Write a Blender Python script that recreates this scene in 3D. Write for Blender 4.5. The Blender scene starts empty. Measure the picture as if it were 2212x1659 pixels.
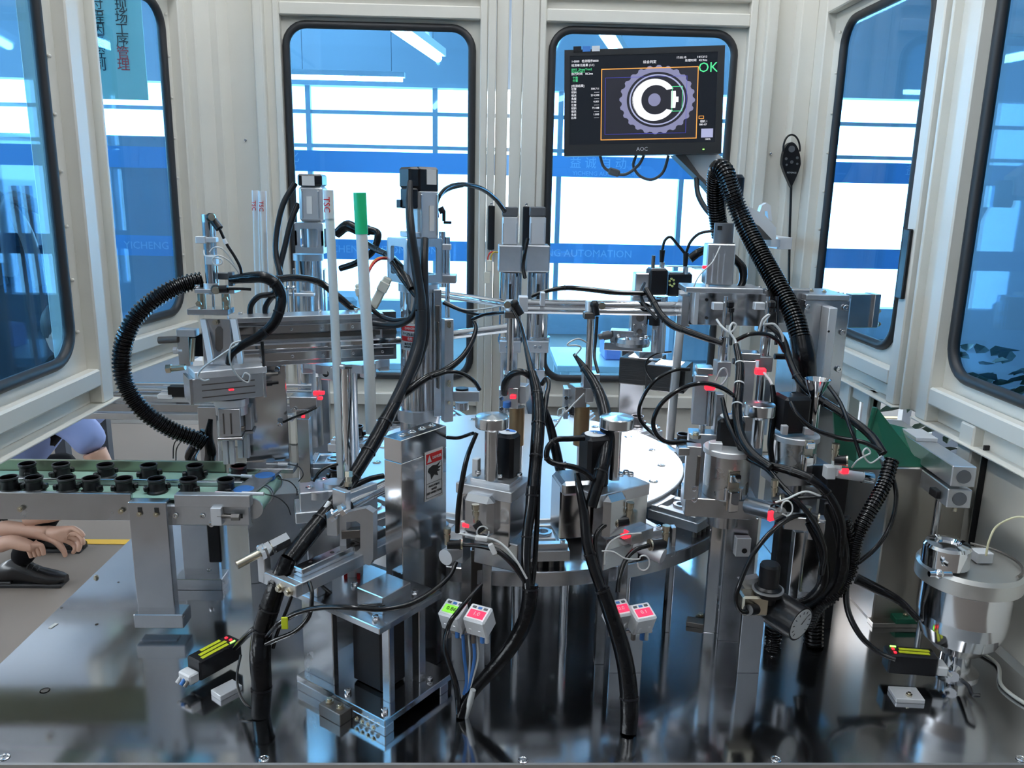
import bpy, bmesh, math, random
from mathutils import Vector, Matrix
random.seed(7)
scene = bpy.context.scene
COL = scene.collection
R = math.radians

# ------------------------------------------------------------------ camera
FPX, PITCH, YAW, ROLL, CAM_H = 1748.2, R(13.134), R(1.724), R(1.179), 1.0
_f = Vector((math.sin(YAW)*math.cos(PITCH), math.cos(YAW)*math.cos(PITCH), -math.sin(PITCH)))
_r = Vector((math.cos(YAW), -math.sin(YAW), 0)); _u = _r.cross(_f)
AX_R = math.cos(ROLL)*_r + math.sin(ROLL)*_u
AX_U = -math.sin(ROLL)*_r + math.cos(ROLL)*_u
AX_F = _f
CAM = Vector((0, 0, CAM_H))
cd = bpy.data.cameras.new('camera'); cam = bpy.data.objects.new('camera', cd); COL.objects.link(cam)
cd.sensor_width = 36; cd.lens = 36*FPX/2212; cd.clip_start = 0.02; cd.clip_end = 200
cam.matrix_world = Matrix(((AX_R.x, AX_U.x, -AX_F.x, 0), (AX_R.y, AX_U.y, -AX_F.y, 0), (AX_R.z, AX_U.z, -AX_F.z, CAM_H), (0, 0, 0, 1)))
scene.camera = cam

# ------------------------------------------------------------------ world and exposure
w = bpy.data.worlds.new('overcast_sky'); scene.world = w; w.use_nodes = True
bg = w.node_tree.nodes['Background']; bg.inputs[0].default_value = (0.86, 0.94, 1.0, 1); bg.inputs[1].default_value = 6.0
scene.view_settings.view_transform = 'Standard'; scene.view_settings.look = 'None'
scene.view_settings.gamma = 1; scene.view_settings.use_curve_mapping = False
scene.view_settings.exposure = 0.95
try:
    scene.cycles.use_denoising = True
    scene.cycles.max_bounces = 6; scene.cycles.transparent_max_bounces = 12; scene.cycles.adaptive_threshold = .06
    scene.cycles.caustics_reflective = False; scene.cycles.caustics_refractive = False
    scene.cycles.sample_clamp_indirect = 6
except Exception:
    pass

# ------------------------------------------------------------------ measuring: a picture point + a real distance -> a place in the room
def ray(x, y):
    return AX_R*((x-1106)/FPX) - AX_U*((y-829.5)/FPX) + AX_F
def at(x, y, Y):
    d = ray(x, y); return CAM + d*(Y/d.y)
def atz(x, y, z=0.0):
    d = ray(x, y); return CAM + d*((z-CAM_H)/d.z)
def px2m(p, Y):
    return p*Y/FPX*1.03

# ------------------------------------------------------------------ mesh builder
class B:
    def __init__(s):
        s.v = []; s.f = []; s.sm = []
    def add(s, vs, fs, smooth=False):
        o = len(s.v); s.v += [Vector(p) for p in vs]
        for f in fs:
            s.f.append(tuple(i+o for i in f))
            s.sm.append(smooth if isinstance(smooth, bool) else False)
        return s
    def box(s, c, size, rot=0.0, ch=0.0012, M=None):
        hx, hy, hz = [abs(k)/2 for k in size]
        c = Vector(c); ch = min(ch, hx*.45, hy*.45, hz*.45)
        cs, sn = math.cos(rot), math.sin(rot)
        def T(p):
            if M is not None: return c + M @ Vector(p)
            return Vector((c.x+p[0]*cs-p[1]*sn, c.y+p[0]*sn+p[1]*cs, c.z+p[2]))
        if ch <= 1e-5:
            vs = [T((sx*hx, sy*hy, sz*hz)) for sz in (-1, 1) for sy in (-1, 1) for sx in (-1, 1)]
            return s.add(vs, [(0,2,3,1),(4,5,7,6),(0,1,5,4),(2,6,7,3),(0,4,6,2),(1,3,7,5)])
        vs = []; idx = {}
        for sx in (-1, 1):
            for sy in (-1, 1):
                for sz in (-1, 1):
                    idx[sx,sy,sz,0] = len(vs); vs.append(T((sx*hx, sy*(hy-ch), sz*(hz-ch))))
                    idx[sx,sy,sz,1] = len(vs); vs.append(T((sx*(hx-ch), sy*hy, sz*(hz-ch))))
                    idx[sx,sy,sz,2] = len(vs); vs.append(T((sx*(hx-ch), sy*(hy-ch), sz*hz)))
        fs = []
        for a in range(3):
            b2, c2 = [(1, 2), (0, 2), (0, 1)][a]
            for sg in (-1, 1):
                q = []
                for u, v in ((-1,-1),(1,-1),(1,1),(-1,1)):
                    k = [0,0,0]; k[a] = sg; k[b2] = u; k[c2] = v
                    q.append(idx[k[0],k[1],k[2],a])
                if (sg > 0) != (a != 1): q.reverse()
                fs.append(tuple(q))
        for a in range(3):
            b2, c2 = [(1, 2), (0, 2), (0, 1)][a]
            for u in (-1, 1):
                for v in (-1, 1):
                    k0 = [0,0,0]; k0[a] = -1; k0[b2] = u; k0[c2] = v
                    k1 = list(k0); k1[a] = 1
                    fs.append((idx[k0[0],k0[1],k0[2],b2], idx[k1[0],k1[1],k1[2],b2], idx[k1[0],k1[1],k1[2],c2], idx[k0[0],k0[1],k0[2],c2]))
        for sx in (-1, 1):
            for sy in (-1, 1):
                for sz in (-1, 1):
                    fs.append((idx[sx,sy,sz,0], idx[sx,sy,sz,1], idx[sx,sy,sz,2]))
        return s.add(vs, fs)
    def rings(s, rings, cap0=True, cap1=True, closed=False):
        o = len(s.v); n = len(rings[0])
        for r_ in rings: s.v += [Vector(p) for p in r_]
        m = len(rings)
        for i in range(m if closed else m-1):
            a = o+i*n; b2 = o+((i+1) % m)*n
            for k in range(n):
                s.f.append((a+k, a+(k+1) % n, b2+(k+1) % n, b2+k)); s.sm.append(True)
        if not closed:
            if cap0: s.f.append(tuple(o+k for k in range(n))[::-1]); s.sm.append(False)
            if cap1: s.f.append(tuple(o+(m-1)*n+k for k in range(n))); s.sm.append(False)
        return s
    def cyl(s, p0, p1, r0, r1=None, n=20):
        p0 = Vector(p0); p1 = Vector(p1); r1 = r0 if r1 is None else r1
        d = (p1-p0).normalized(); u = d.orthogonal().normalized(); v = d.cross(u)
        def ring(p, r_): return [p+u*(r_*math.cos(2*math.pi*k/n))+v*(r_*math.sin(2*math.pi*k/n)) for k in range(n)]
        return s.rings([ring(p0, r0), ring(p1, r1)])
    def hexa(s, p0, p1, r0):
        return s.prism6(p0, p1, r0)
    def prism6(s, p0, p1, r0, n=6):
        p0 = Vector(p0); p1 = Vector(p1); d = (p1-p0).normalized(); u = d.orthogonal().normalized(); v = d.cross(u)
        a = [p0+u*(r0*math.cos(2*math.pi*k/n))+v*(r0*math.sin(2*math.pi*k/n)) for k in range(n)]
        b2 = [q+(p1-p0) for q in a]
        return s.add(a+b2, [tuple(range(n))[::-1], tuple(range(n, 2*n))]+[(k, (k+1) % n, n+(k+1) % n, n+k) for k in range(n)])
    def lathe(s, c, prof, n=28, axis=None):
        c = Vector(c); d = Vector(axis or (0, 0, 1)).normalized(); u = d.orthogonal().normalized(); v = d.cross(u)
        # split at sharp corners by doubling rings
        rr = []
        for r_, z in prof:
            rr.append([c+d*z+u*(r_*math.cos(2*math.pi*k/n))+v*(r_*math.sin(2*math.pi*k/n)) for k in range(n)])
        for i in range(len(rr)-1):
            s.rings([rr[i], rr[i+1]], cap0=(i == 0 and prof[0][0] > 1e-4), cap1=(i == len(rr)-2 and prof[-1][0] > 1e-4))
        return s
    def tube(s, pts, r, n=10, radii=None, closed=False):
        pts = [Vector(p) for p in pts]; m = len(pts); rings = []; u = None
        for i, p in enumerate(pts):
            if closed: t = pts[(i+1) % m]-pts[i-1]
            else: t = pts[min(i+1, m-1)]-pts[max(i-1, 0)]
            if t.length < 1e-9: t = Vector((0, 0, 1))
            t.normalize()
            if u is None: u = t.orthogonal().normalized()
            else:
                u = u - t*u.dot(t)
                u = u.normalized() if u.length > 1e-6 else t.orthogonal().normalized()
            v = t.cross(u); rad = radii[i] if radii else r
            rings.append([p+u*(rad*math.cos(2*math.pi*k/n))+v*(rad*math.sin(2*math.pi*k/n)) for k in range(n)])
        return s.rings(rings, closed=closed)
    def prism(s, poly, vec):
        vec = Vector(vec); a = [Vector(p) for p in poly]; n = len(a)
        return s.add(a+[p+vec for p in a], [tuple(range(n))[::-1], tuple(range(n, 2*n))]+[(k, (k+1) % n, n+(k+1) % n, n+k) for k in range(n)])
    def frame(s, outer, inner, vec):
        """plate with a hole: two rings of equal length, extruded by vec"""
        vec = Vector(vec); n = len(outer); o = [Vector(p) for p in outer]; i = [Vector(p) for p in inner]
        vs = o+i+[p+vec for p in o]+[p+vec for p in i]; fs = []
        for k in range(n):
            j = (k+1) % n
            fs += [(k, j, n+j, n+k), (2*n+k, 3*n+k, 3*n+j, 2*n+j), (k, 2*n+k, 2*n+j, j), (n+k, n+j, 3*n+j, 3*n+k)]
        return s.add(vs, fs)
    def ball(s, c, r, n=12, sc=(1, 1, 1)):
        c = Vector(c); rr = []
        for i in range(1, n//2+1):
            a = math.pi*i/(n//2+1)
            rr.append([c+Vector((r*sc[0]*math.sin(a)*math.cos(2*math.pi*k/n), r*sc[1]*math.sin(a)*math.sin(2*math.pi*k/n), r*sc[2]*math.cos(a))) for k in range(n)])
        return s.rings(rr)

WLOC = {}
def fin(name, b, mat, parent=None, origin=None):
    me = bpy.data.meshes.new(name)
    lo = Vector([min(p[i] for p in b.v) for i in range(3)]); hi = Vector([max(p[i] for p in b.v) for i in range(3)])
    c = Vector(origin) if origin is not None else (lo+hi)/2
    me.from_pydata([tuple(p-c) for p in b.v], [], b.f)
    me.polygons.foreach_set('use_smooth', b.sm)
    bm = bmesh.new(); bm.from_mesh(me); bmesh.ops.recalc_face_normals(bm, faces=bm.faces)
    if any(b.sm):
        for e in bm.edges:
            lf = e.link_faces
            if len(lf) == 2 and (lf[0].smooth != lf[1].smooth or (lf[0].smooth and e.calc_face_angle(0) > .8)): e.smooth = False
    bm.to_mesh(me); bm.free()
    me.materials.append(mat); me.update()
    o = bpy.data.objects.new(name, me); COL.objects.link(o)
    pl = Vector((0, 0, 0))
    if parent is not None:
        o.parent = parent; pl = WLOC[parent.name]
    o.location = c-pl; WLOC[o.name] = c
    return o
def tag(o, label=None, cat=None, group=None, kind=None):
    if label: o['label'] = label
    if cat: o['category'] = cat
    if group: o['group'] = group
    if kind: o['kind'] = kind
    return o
def thing(name, label, cat, loc, group=None, kind=None):
    o = bpy.data.objects.new(name, None); COL.objects.link(o); o.location = Vector(loc); o.empty_display_size = .02
    WLOC[o.name] = Vector(loc); return tag(o, label, cat, group, kind)
def struct(name, loc, label):
    return thing(name, label, None, loc, kind='structure')
def one(name, b, mat, label, cat, group=None, kind=None):
    return tag(fin(name, b, mat), label, cat, group, kind)

# pixel-and-distance shapes (sizes come out in metres at that distance)
def pb(b, x0, y0, x1, y1, Y, d, rot=0.0, ch=0.0012):
    xm, ym = (x0+x1)/2, (y0+y1)/2
    X0 = at(x0, ym, Y).x; X1 = at(x1, ym, Y).x; Z1 = at(xm, y0, Y).z; Z0 = at(xm, y1, Y).z
    return b.box(((X0+X1)/2, Y+d/2, (Z0+Z1)/2), (X1-X0, d, Z1-Z0), rot, ch)
def rb(b, x, y, Y, w_, d_, h_, rot=0.0, ch=0.0012):
    return b.box(at(x, y, Y), (w_, d_, h_), R(rot), ch)
def pc(b, x, y0, y1, wpx, Y, w1=None, n=20):
    ym = (y0+y1)/2; c = at(x, ym, Y); z1 = at(x, y0, Y).z; z0 = at(x, y1, Y).z
    return b.cyl((c.x, Y, z0), (c.x, Y, z1), px2m(wpx, Y)/2, px2m(w1, Y)/2 if w1 else None, n)
def smooth_path(P, step=6):
    P = [Vector(p) for p in P]; out = []
    Q = [P[0]*2-P[1]]+P+[P[-1]*2-P[-2]]
    for i in range(1, len(Q)-2):
        for k in range(step):
            t = k/step; a, b2, c, d = Q[i-1], Q[i], Q[i+1], Q[i+2]
            out.append(.5*((2*b2)+(c-a)*t+(2*a-5*b2+4*c-d)*t*t+(3*b2-a-3*c+d)*t**3))
    out.append(P[-1]); return out
def pt(b, pts, wpx, step=6, n=10):
    W = [at(*p) for p in pts]; S = smooth_path(W, step)
    Ym = sum(p.y for p in W)/len(W)
    if isinstance(wpx, (list, tuple)):
        rad = []
        for i in range(len(S)):
            t = i/(len(S)-1)*(len(wpx)-1); k = min(int(t), len(wpx)-2); rad.append(px2m(wpx[k]*(1-(t-k))+wpx[k+1]*(t-k), Ym)/2)
        return b.tube(S, 0, n, rad)
    return b.tube(S, px2m(wpx, Ym)/2, n)
def corrugate(b, pts, wpx, pitch=0.0065, n=14):
    W = [at(*p) for p in pts]; S = smooth_path(W, 10); Ym = sum(p.y for p in W)/len(W); r = px2m(wpx, Ym)/2
    L = [0]
    for i in range(1, len(S)): L.append(L[-1]+(S[i]-S[i-1]).length)
    out = []; rad = []; N = int(L[-1]/pitch)*4; j = 0
    for i in range(N+1):
        d = L[-1]*i/N
        while j < len(L)-2 and L[j+1] < d: j += 1
        t = (d-L[j])/max(1e-9, L[j+1]-L[j]); out.append(S[j].lerp(S[j+1], t)); rad.append(r*(1.0 if i % 4 in (0, 1) else .80))
    return b.tube(out, 0, n, rad)

# ------------------------------------------------------------------ materials
def mat(name, col, rough=.5, metal=0.0, emit=None, estr=0, noise=0, nscale=40, bump=0, coat=0, aniso=None, spec=None):
    m = bpy.data.materials.new(name); m.use_nodes = True; nt = m.node_tree; p = nt.nodes['Principled BSDF']
    p.inputs['Base Color'].default_value = (*col, 1); p.inputs['Roughness'].default_value = rough; p.inputs['Metallic'].default_value = metal
    if spec is not None: p.inputs['Specular IOR Level'].default_value = spec
    if coat: p.inputs['Coat Weight'].default_value = coat; p.inputs['Coat Roughness'].default_value = .08
    if emit: p.inputs['Emission Color'].default_value = (*emit, 1); p.inputs['Emission Strength'].default_value = estr
    if noise or bump:
        tc = nt.nodes.new('ShaderNodeTexCoord'); mp = nt.nodes.new('ShaderNodeMapping'); nz = nt.nodes.new('ShaderNodeTexNoise')
        nz.inputs['Scale'].default_value = nscale; nz.inputs['Detail'].default_value = 4
        if aniso: mp.inputs['Scale'].default_value = aniso
        nt.links.new(tc.outputs['Object'], mp.inputs[0]); nt.links.new(mp.outputs[0], nz.inputs['Vector'])
        if noise:
            mr = nt.nodes.new('ShaderNodeMapRange'); mr.inputs['To Min'].default_value = max(.02, rough-noise); mr.inputs['To Max'].default_value = rough+noise
            nt.links.new(nz.outputs['Fac'], mr.inputs['Value']); nt.links.new(mr.outputs[0], p.inputs['Roughness'])
            mx = nt.nodes.new('ShaderNodeMix'); mx.data_type = 'RGBA'
            mx.inputs['A'].default_value = (*[c*.93 for c in col], 1); mx.inputs['B'].default_value = (*[min(1, c*1.06) for c in col], 1)
            nt.links.new(nz.outputs['Fac'], mx.inputs['Factor']); nt.links.new(mx.outputs['Result'], p.inputs['Base Color'])
        if bump:
            bp = nt.nodes.new('ShaderNodeBump'); bp.inputs['Strength'].default_value = bump; bp.inputs['Distance'].default_value = .002
            nt.links.new(nz.outputs['Fac'], bp.inputs['Height']); nt.links.new(bp.outputs[0], p.inputs['Normal'])
    return m
def glass(name, tint, refl=.5, rough=.03):
    m = bpy.data.materials.new(name); m.use_nodes = True; nt = m.node_tree; nt.nodes.clear()
    out = nt.nodes.new('ShaderNodeOutputMaterial'); mix = nt.nodes.new('ShaderNodeMixShader'); tr = nt.nodes.new('ShaderNodeBsdfTransparent')
    gl = nt.nodes.new('ShaderNodeBsdfGlossy'); fr = nt.nodes.new('ShaderNodeLayerWeight'); fr.inputs['Blend'].default_value = .5
    pw = nt.nodes.new('ShaderNodeMath'); pw.operation = 'POWER'; pw.inputs[1].default_value = 4.0
    ml = nt.nodes.new('ShaderNodeMath'); ml.operation = 'MULTIPLY_ADD'; ml.inputs[1].default_value = refl; ml.inputs[2].default_value = .025
    tr.inputs[0].default_value = (*tint, 1); gl.inputs['Color'].default_value = (.9, .95, 1, 1); gl.inputs['Roughness'].default_value = rough
    nt.links.new(fr.outputs['Facing'], pw.inputs[0]); nt.links.new(pw.outputs[0], ml.inputs[0]); nt.links.new(ml.outputs[0], mix.inputs[0])
    nt.links.new(tr.outputs[0], mix.inputs[1]); nt.links.new(gl.outputs[0], mix.inputs[2]); nt.links.new(mix.outputs[0], out.inputs[0])
    return m
CREAM = mat('cream_paint', (.74, .72, .655), .42, noise=.06, nscale=6, spec=.4)
RUBBER = mat('black_rubber', (.022, .023, .026), .48)
ALU = mat('machined_aluminium', (.56, .57, .59), .24, 1, noise=.08, nscale=22)
ALUB = mat('anodised_aluminium', (.63, .64, .66), .32, .9, noise=.05, nscale=60)
ALUW = mat('satin_silver_aluminium', (.8, .8, .81), .45, .6)
STEEL = mat('polished_steel', (.70, .70, .71), .14, 1, noise=.05, nscale=12)
TURNED = mat('turned_steel', (.76, .77, .78), .2, 1, noise=.04, nscale=9)
CHROME = mat('chrome', (.82, .82, .83), .07, 1)
DSTEEL = mat('blackened_steel', (.20, .18, .165), .4, .9)
BRASS = mat('nickel_brass', (.62, .56, .44), .25, 1)
COPPER = mat('bronze_barrel', (.33, .21, .11), .35, .8)
DECK = mat('ground_steel_deck', (.60, .61, .63), .11, 1, noise=.07, nscale=4)
HOSE = mat('black_hose', (.007, .007, .008), .16, spec=.45)
CONDUIT = mat('black_conduit', (.007, .007, .008), .17, spec=.5)
SLEEVE = mat('black_cable_sleeve', (.006, .006, .007), .22, bump=.7, nscale=60, spec=.28)
BLACK = mat('black_plastic', (.009, .009, .011), .33, spec=.4)
GREYP = mat('grey_cable', (.016, .017, .02), .3, spec=.35)
WCABLE = mat('white_cable', (.68, .68, .66), .5)
WHITE = mat('white_plastic', (.78, .79, .8), .35)
IVORY = mat('ivory_plastic', (.80, .77, .66), .4)
MOTORG = mat('motor_grey', (.62, .63, .65), .38, .5)
CAPG = mat('motor_cap_grey', (.11, .115, .125), .45)
GREEN = mat('green_paint', (.012, .13, .075), .35)
BELT = mat('green_belt', (.36, .58, .47), .55)
RAILG = mat('olive_reflective_rail', (.34, .40, .30), .3, .7)
REDL = mat('red_indicator', (.9, .02, .03), .4, emit=(1, .015, .03), estr=1.5)
REDD = mat('red_display', (.4, .01, .03), .4, emit=(1, .02, .09), estr=.75)
GRNL = mat('green_indicator', (.1, .9, .1), .4, emit=(.25, 1, .1), estr=2)
YEL = mat('yellow_label', (.62, .68, .02), .5)
RED = mat('red_print', (.72, .02, .02), .5)
INK = mat('black_print', (.012, .012, .012), .6)
PAPER = mat('white_label', (.8, .8, .79), .5)
BLUEP = mat('blue_tubing', (.06, .22, .6), .4)
STAIN = mat('stainless_sheet', (.36, .335, .30), .34, 1, noise=.08, nscale=3)
# ================================================================== the hall outside
ZF = -0.75
HFLOOR = mat('hall_floor', (.24, .205, .18), .75, noise=.05, nscale=1.5, spec=.15)
HWALL = mat('hall_wall', (.55, .60, .66), .7)
HCEIL = mat('hall_ceiling', (.86, .88, .90), .8)
BEAMM = mat('hall_beam', (.45, .50, .56), .6)
LINEY = mat('yellow_floor_paint', (.80, .48, .05), .5)
BANDB = mat('blue_film', (.14, .36, .72), .4)
BANDT = mat('pale_film_lettering', (.36, .58, .86), .5)
LAMPM = mat('lamp_tube', (1, 1, 1), .5, emit=(.93, .97, 1), estr=26)
XL, XR, YB = -1.04, 1.175, 3.15
b = B(); b.box((0, 2.5, ZF-.05), (20, 21, .1), ch=0); fl = fin('floor', b, HFLOOR); tag(fl, 'beige epoxy floor of the factory hall', kind='structure')
for i, (yy, x0, x1) in enumerate([(atz(100, 1170, ZF).y, -9, -1.2), (atz(1930, 902, ZF).y, 1.6, 9)]):
    b = B(); b.box(((x0+x1)/2, yy, ZF+.0015), (x1-x0, .055, .003), ch=0)
    tag(fin('floor_line', b, LINEY, fl), 'yellow painted line')
b = B(); b.box((0, 2.5, 4.3), (20, 21, .1), ch=0); ce = tag(fin('ceiling', b, HCEIL), 'pale hall ceiling with dark beams', kind='structure')
for yy in (5.2, 7.4, 9.6):
    b = B(); b.box((0, yy, 3.95), (20, .16, .5)); fin('beam', b, BEAMM, ce)
for xx in (-4.6, -1.6, 1.5, 4.6):
    b = B(); b.box((xx, 7.5, 4.1), (.12, 8, .3)); fin('beam', b, BEAMM, ce)
b = B(); b.box((0, -7.9, 1.8), (20, .1, 5.1), ch=0); tag(fin('wall_front', b, mat('hall_end_wall', (.20, .21, .23), .7)), 'hall wall behind the photographer', kind='structure')
def glazed(name, axis, pos, span, zlo, zhi, label, step=1.55):
    wl = struct(name, (pos if axis == 'x' else 0, pos if axis == 'y' else 2.5, ZF), label)
    def bx(a0, a1, z0, z1, t, m, nm):
        b = B(); c = (a0+a1)/2
        if axis == 'y': b.box((c, pos, (z0+z1)/2), (a1-a0, t, z1-z0), ch=0)
        else: b.box((pos, c, (z0+z1)/2), (t, a1-a0, z1-z0), ch=0)
        fin(nm, b, m, wl)
    s0, s1 = span
    bx(s0, s1, ZF, zlo, .2, HWALL, 'sill_wall'); bx(s0, s1, zhi, 4.3, .2, HWALL, 'upper_wall')
    k = s0
    while k < s1:
        bx(k-.03, k+.03, zlo, zhi, .08, BEAMM, 'mullion'); k += step
    for zz in (1.55, 1.95):
        bx(s0, s1, zz-.022, zz+.022, .06, BEAMM, 'transom')
    return wl
glazed('wall_back', 'y', 10.5, (-10, 10), -.35, 2.25, 'far glazed hall wall with steel mullions')
glazed('wall_left', 'x', -9.5, (-8, 13), 1.1, 2.6, 'left glazed hall wall far from the machine', 1.9)
b = B(); b.box((9.9, 2.5, 1.8), (.2, 21, 5.1), ch=0); tag(fin('wall_right', b, HWALL), 'plain pale wall on the right of the hall', kind='structure')
# tube lamps under the hall ceiling
def lamp(x, y, z, L, ang, label, grp='hall tube lamps'):
    t = thing('tube_lamp', label, 'lamp', (x, y, z), grp)
    u = Vector((math.cos(ang), math.sin(ang), 0))
    b = B(); c = Vector((x, y, z)); b.box(c+Vector((0, 0, .035)), (L+.04, .09, .045), ang); fin('housing', b, WHITE, t)
    b = B(); b.cyl(c-u*L/2, c+u*L/2, .024, n=12); fin('tube', b, LAMPM, t)
    for s in (-1, 1):
        b = B(); p = c+u*(L*.4*s); b.cyl(p+Vector((0, 0, .05)), (p.x, p.y, 4.25), .004, n=6); fin('hanger', b, BEAMM, t)
_p = at(888, 85, 4.6); lamp(_p.x+.0, 4.6, _p.z, 1.2, R(80), 'lit tube lamp seen through the upper part of the left back window')
_p = at(1320, 95, 4.8); lamp(_p.x, 4.8, _p.z, 1.2, R(75), 'lit tube lamp seen above the monitor through the window')
_p = at(750, 168, 7.8); lamp(_p.x, 7.8, _p.z, 1.0, R(0), 'distant level tube lamp in the left back window')
for i, (x, y) in enumerate([(-.75, .85), (.75, .85), (-.75, 2.4), (.75, 2.4), (3.6, 3.8), (-3.4, 1.2)]):
    lamp(x, y, 2.75, 1.4, R(90), 'white tube lamp hung ' + ['high over the left front of the machine', 'high over the right front of the machine', 'over the left back of the enclosure', 'over the right back of the enclosure', 'over the aisle beyond the right doors', 'over the aisle beyond the left doors'][i])
for x, y, w_ in ((.4, 7.2, 'left'), (4.0, 7.2, 'right')):
    lamp(x, y, 3.45, 1.5, R(0), 'tube lamp high beyond the glass partition on the %s' % w_)
for x, y, w_ in ((-2.0, 9.3, 'left'), (2.2, 9.3, 'right')):
    lamp(x, y, 3.45, 1.5, R(0), 'tube lamp near the far glazed wall on the %s' % w_)
# glass partition with blue film bands
YP = 6.0
pt_ = struct('window_7', (0, YP, ZF), 'glass partition with two blue film bands of pale lettering')
CLEAR = glass('clear_glass', (.93, .97, 1), .3)
for k in range(-3, 3):
    b = B(); b.box((k*2.0+1.0, YP, 1.0), (1.97, .012, 3.5), ch=0); fin('pane', b, CLEAR, pt_)
    b = B(); b.box((k*2.0, YP, 1.0), (.03, .03, 3.5)); fin('glazing_bar', b, ALUW, pt_)
def textmesh(s, size, loc, xdir, ydir, m, parent, name='lettering', align='CENTER', ext=.0004, label=None, squash=1.0):
    cu = bpy.data.curves.new('t', 'FONT'); cu.body = s; cu.size = size; cu.align_x = align; cu.align_y = 'CENTER'; cu.extrude = ext; cu.resolution_u = 2
    to = bpy.data.objects.new('t', cu); COL.objects.link(to); bpy.context.view_layer.update()
    me = bpy.data.meshes.new_from_object(to.evaluated_get(bpy.context.evaluated_depsgraph_get()))
    bpy.data.objects.remove(to); bpy.data.curves.remove(cu)
    x = Vector(xdir).normalized(); y = Vector(ydir).normalized(); z = x.cross(y)
    M = Matrix(((x.x*squash, y.x, z.x), (x.y*squash, y.y, z.y), (x.z*squash, y.z, z.z)))
    for v in me.vertices: v.co = M @ v.co
    me.materials.clear(); me.materials.append(m); me.name = name
    o = bpy.data.objects.new(name, me); COL.objects.link(o)
    if parent is not None:
        o.parent = parent; o.location = Vector(loc)-WLOC[parent.name]
    else: o.location = loc
    WLOC[o.name] = Vector(loc)
    if label: o['label'] = label
    return o
zb1 = at(1106, 357, YP).z; zb2 = at(1106, 545, YP).z
for zz, nm in ((zb1, 'upper'), (zb2, 'lower')):
    b = B(); b.box((0, YP-.009, zz), (12, .004, .145), ch=0); fin('film_band', b, BANDB, pt_, )
for k in range(-4, 5):
    xx = k*1.22+.52
    if k % 2 == 0:
        textmesh('益 诚 自 动 化', .085, (xx+.3, YP-.0125, zb1+.022), (1, 0, 0), (0, 0, 1), BANDT, pt_)
        textmesh('YICHENG AUTOMATION', .042, (xx+.3, YP-.0125, zb1-.047), (1, 0, 0), (0, 0, 1), BANDT, pt_)
    textmesh('YICHENG AUTOMATION', .075, (k*1.42+.62, YP-.0125, zb2), (1, 0, 0), (0, 0, 1), BANDT, pt_)

# ================================================================== the machine deck
dk = thing('base_plate', 'polished steel base plate carrying all the stations', 'plate', (.07, 2.2, -.02))
b = B(); b.box((.0675, (1.267+3.2)/2, -.01), (2.215, 3.2-1.267, .02), ch=.0025); fin('plate', b, DECK, dk)
b = B(); b.box((.0675, 2.235, -.385), (2.14, 1.86, .73), ch=.004); bc = one('base_cabinet', b, CREAM, 'cream machine base cabinet under the steel plate', 'cabinet')
BOLT = {}
def boltmesh(kind):
    if kind in BOLT: return BOLT[kind]
    b = B()
    if kind == 'socket':
        b.lathe((0, 0, 0), [(1, 0), (1, 1.05), (.88, 1.2), (.55, 1.2), (.55, .7), (.001, .7)], 14)
    elif kind == 'flush':
        b.lathe((0, 0, 0), [(1, 0), (1, .12), (.8, .2), (.62, .1), (.55, .22), (.28, .22), (.28, .0), (.001, 0)], 20)
    else:
        b.prism6((0, 0, 0), (0, 0, .7), 1.1); b.cyl((0, 0, .7), (0, 0, 1.3), .6, n=10)
    me = bpy.data.meshes.new('bolt'); me.from_pydata([tuple(p) for p in b.v], [], b.f); me.polygons.foreach_set('use_smooth', b.sm)
    bm = bmesh.new(); bm.from_mesh(me); bmesh.ops.recalc_face_normals(bm, faces=bm.faces); bm.to_mesh(me); bm.free()
    me.materials.append(BRASS if kind == 'hex' else STEEL); BOLT[kind] = me; return me
def bolt(parent, p, r=.004, d=(0, 0, 1), kind='socket', name='bolt'):
    o = bpy.data.objects.new(name, boltmesh(kind)); COL.objects.link(o); o.parent = parent
    o.location = Vector(p)-WLOC[parent.name]; o.scale = (r, r, r); o.rotation_euler = Vector((0, 0, 1)).rotation_difference(Vector(d).normalized()).to_euler(); WLOC[o.name] = Vector(p)
    return o
for x, y in ((10, 1636), (570, 1640), (1130, 1643), (1676, 1641), (2206, 1640)):
    bolt(dk, atz(x, y)+Vector((0, 0, .0005)), .0095, (0, 0, 1), 'flush')
for x, y, r in ((97, 1492, .0095), (209, 1349, .004), (297, 1258, .003), (256, 1258, .003), (133, 1313, .003)):
    b = B(); p = atz(x, y); b.lathe(p, [(r, .0006), (r*.8, .0006), (r*.75, -.004), (.001, -.004)], 18); fin('tapped_hole', b, DSTEEL, dk)
bolt(dk, atz(208, 1248), .006, kind='hex', name='stud')
b = B(); rb(b, 115, 1350, 1.76, .008, .02, .001, 10, 0); b = B(); b.box(atz(115, 1352)+Vector((0, 0, .0008)), (.009, .022, .0012), R(-12), 0); one('paper_scrap', b, PAPER, 'small white scrap of paper lying on the steel plate', 'scrap')

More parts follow.
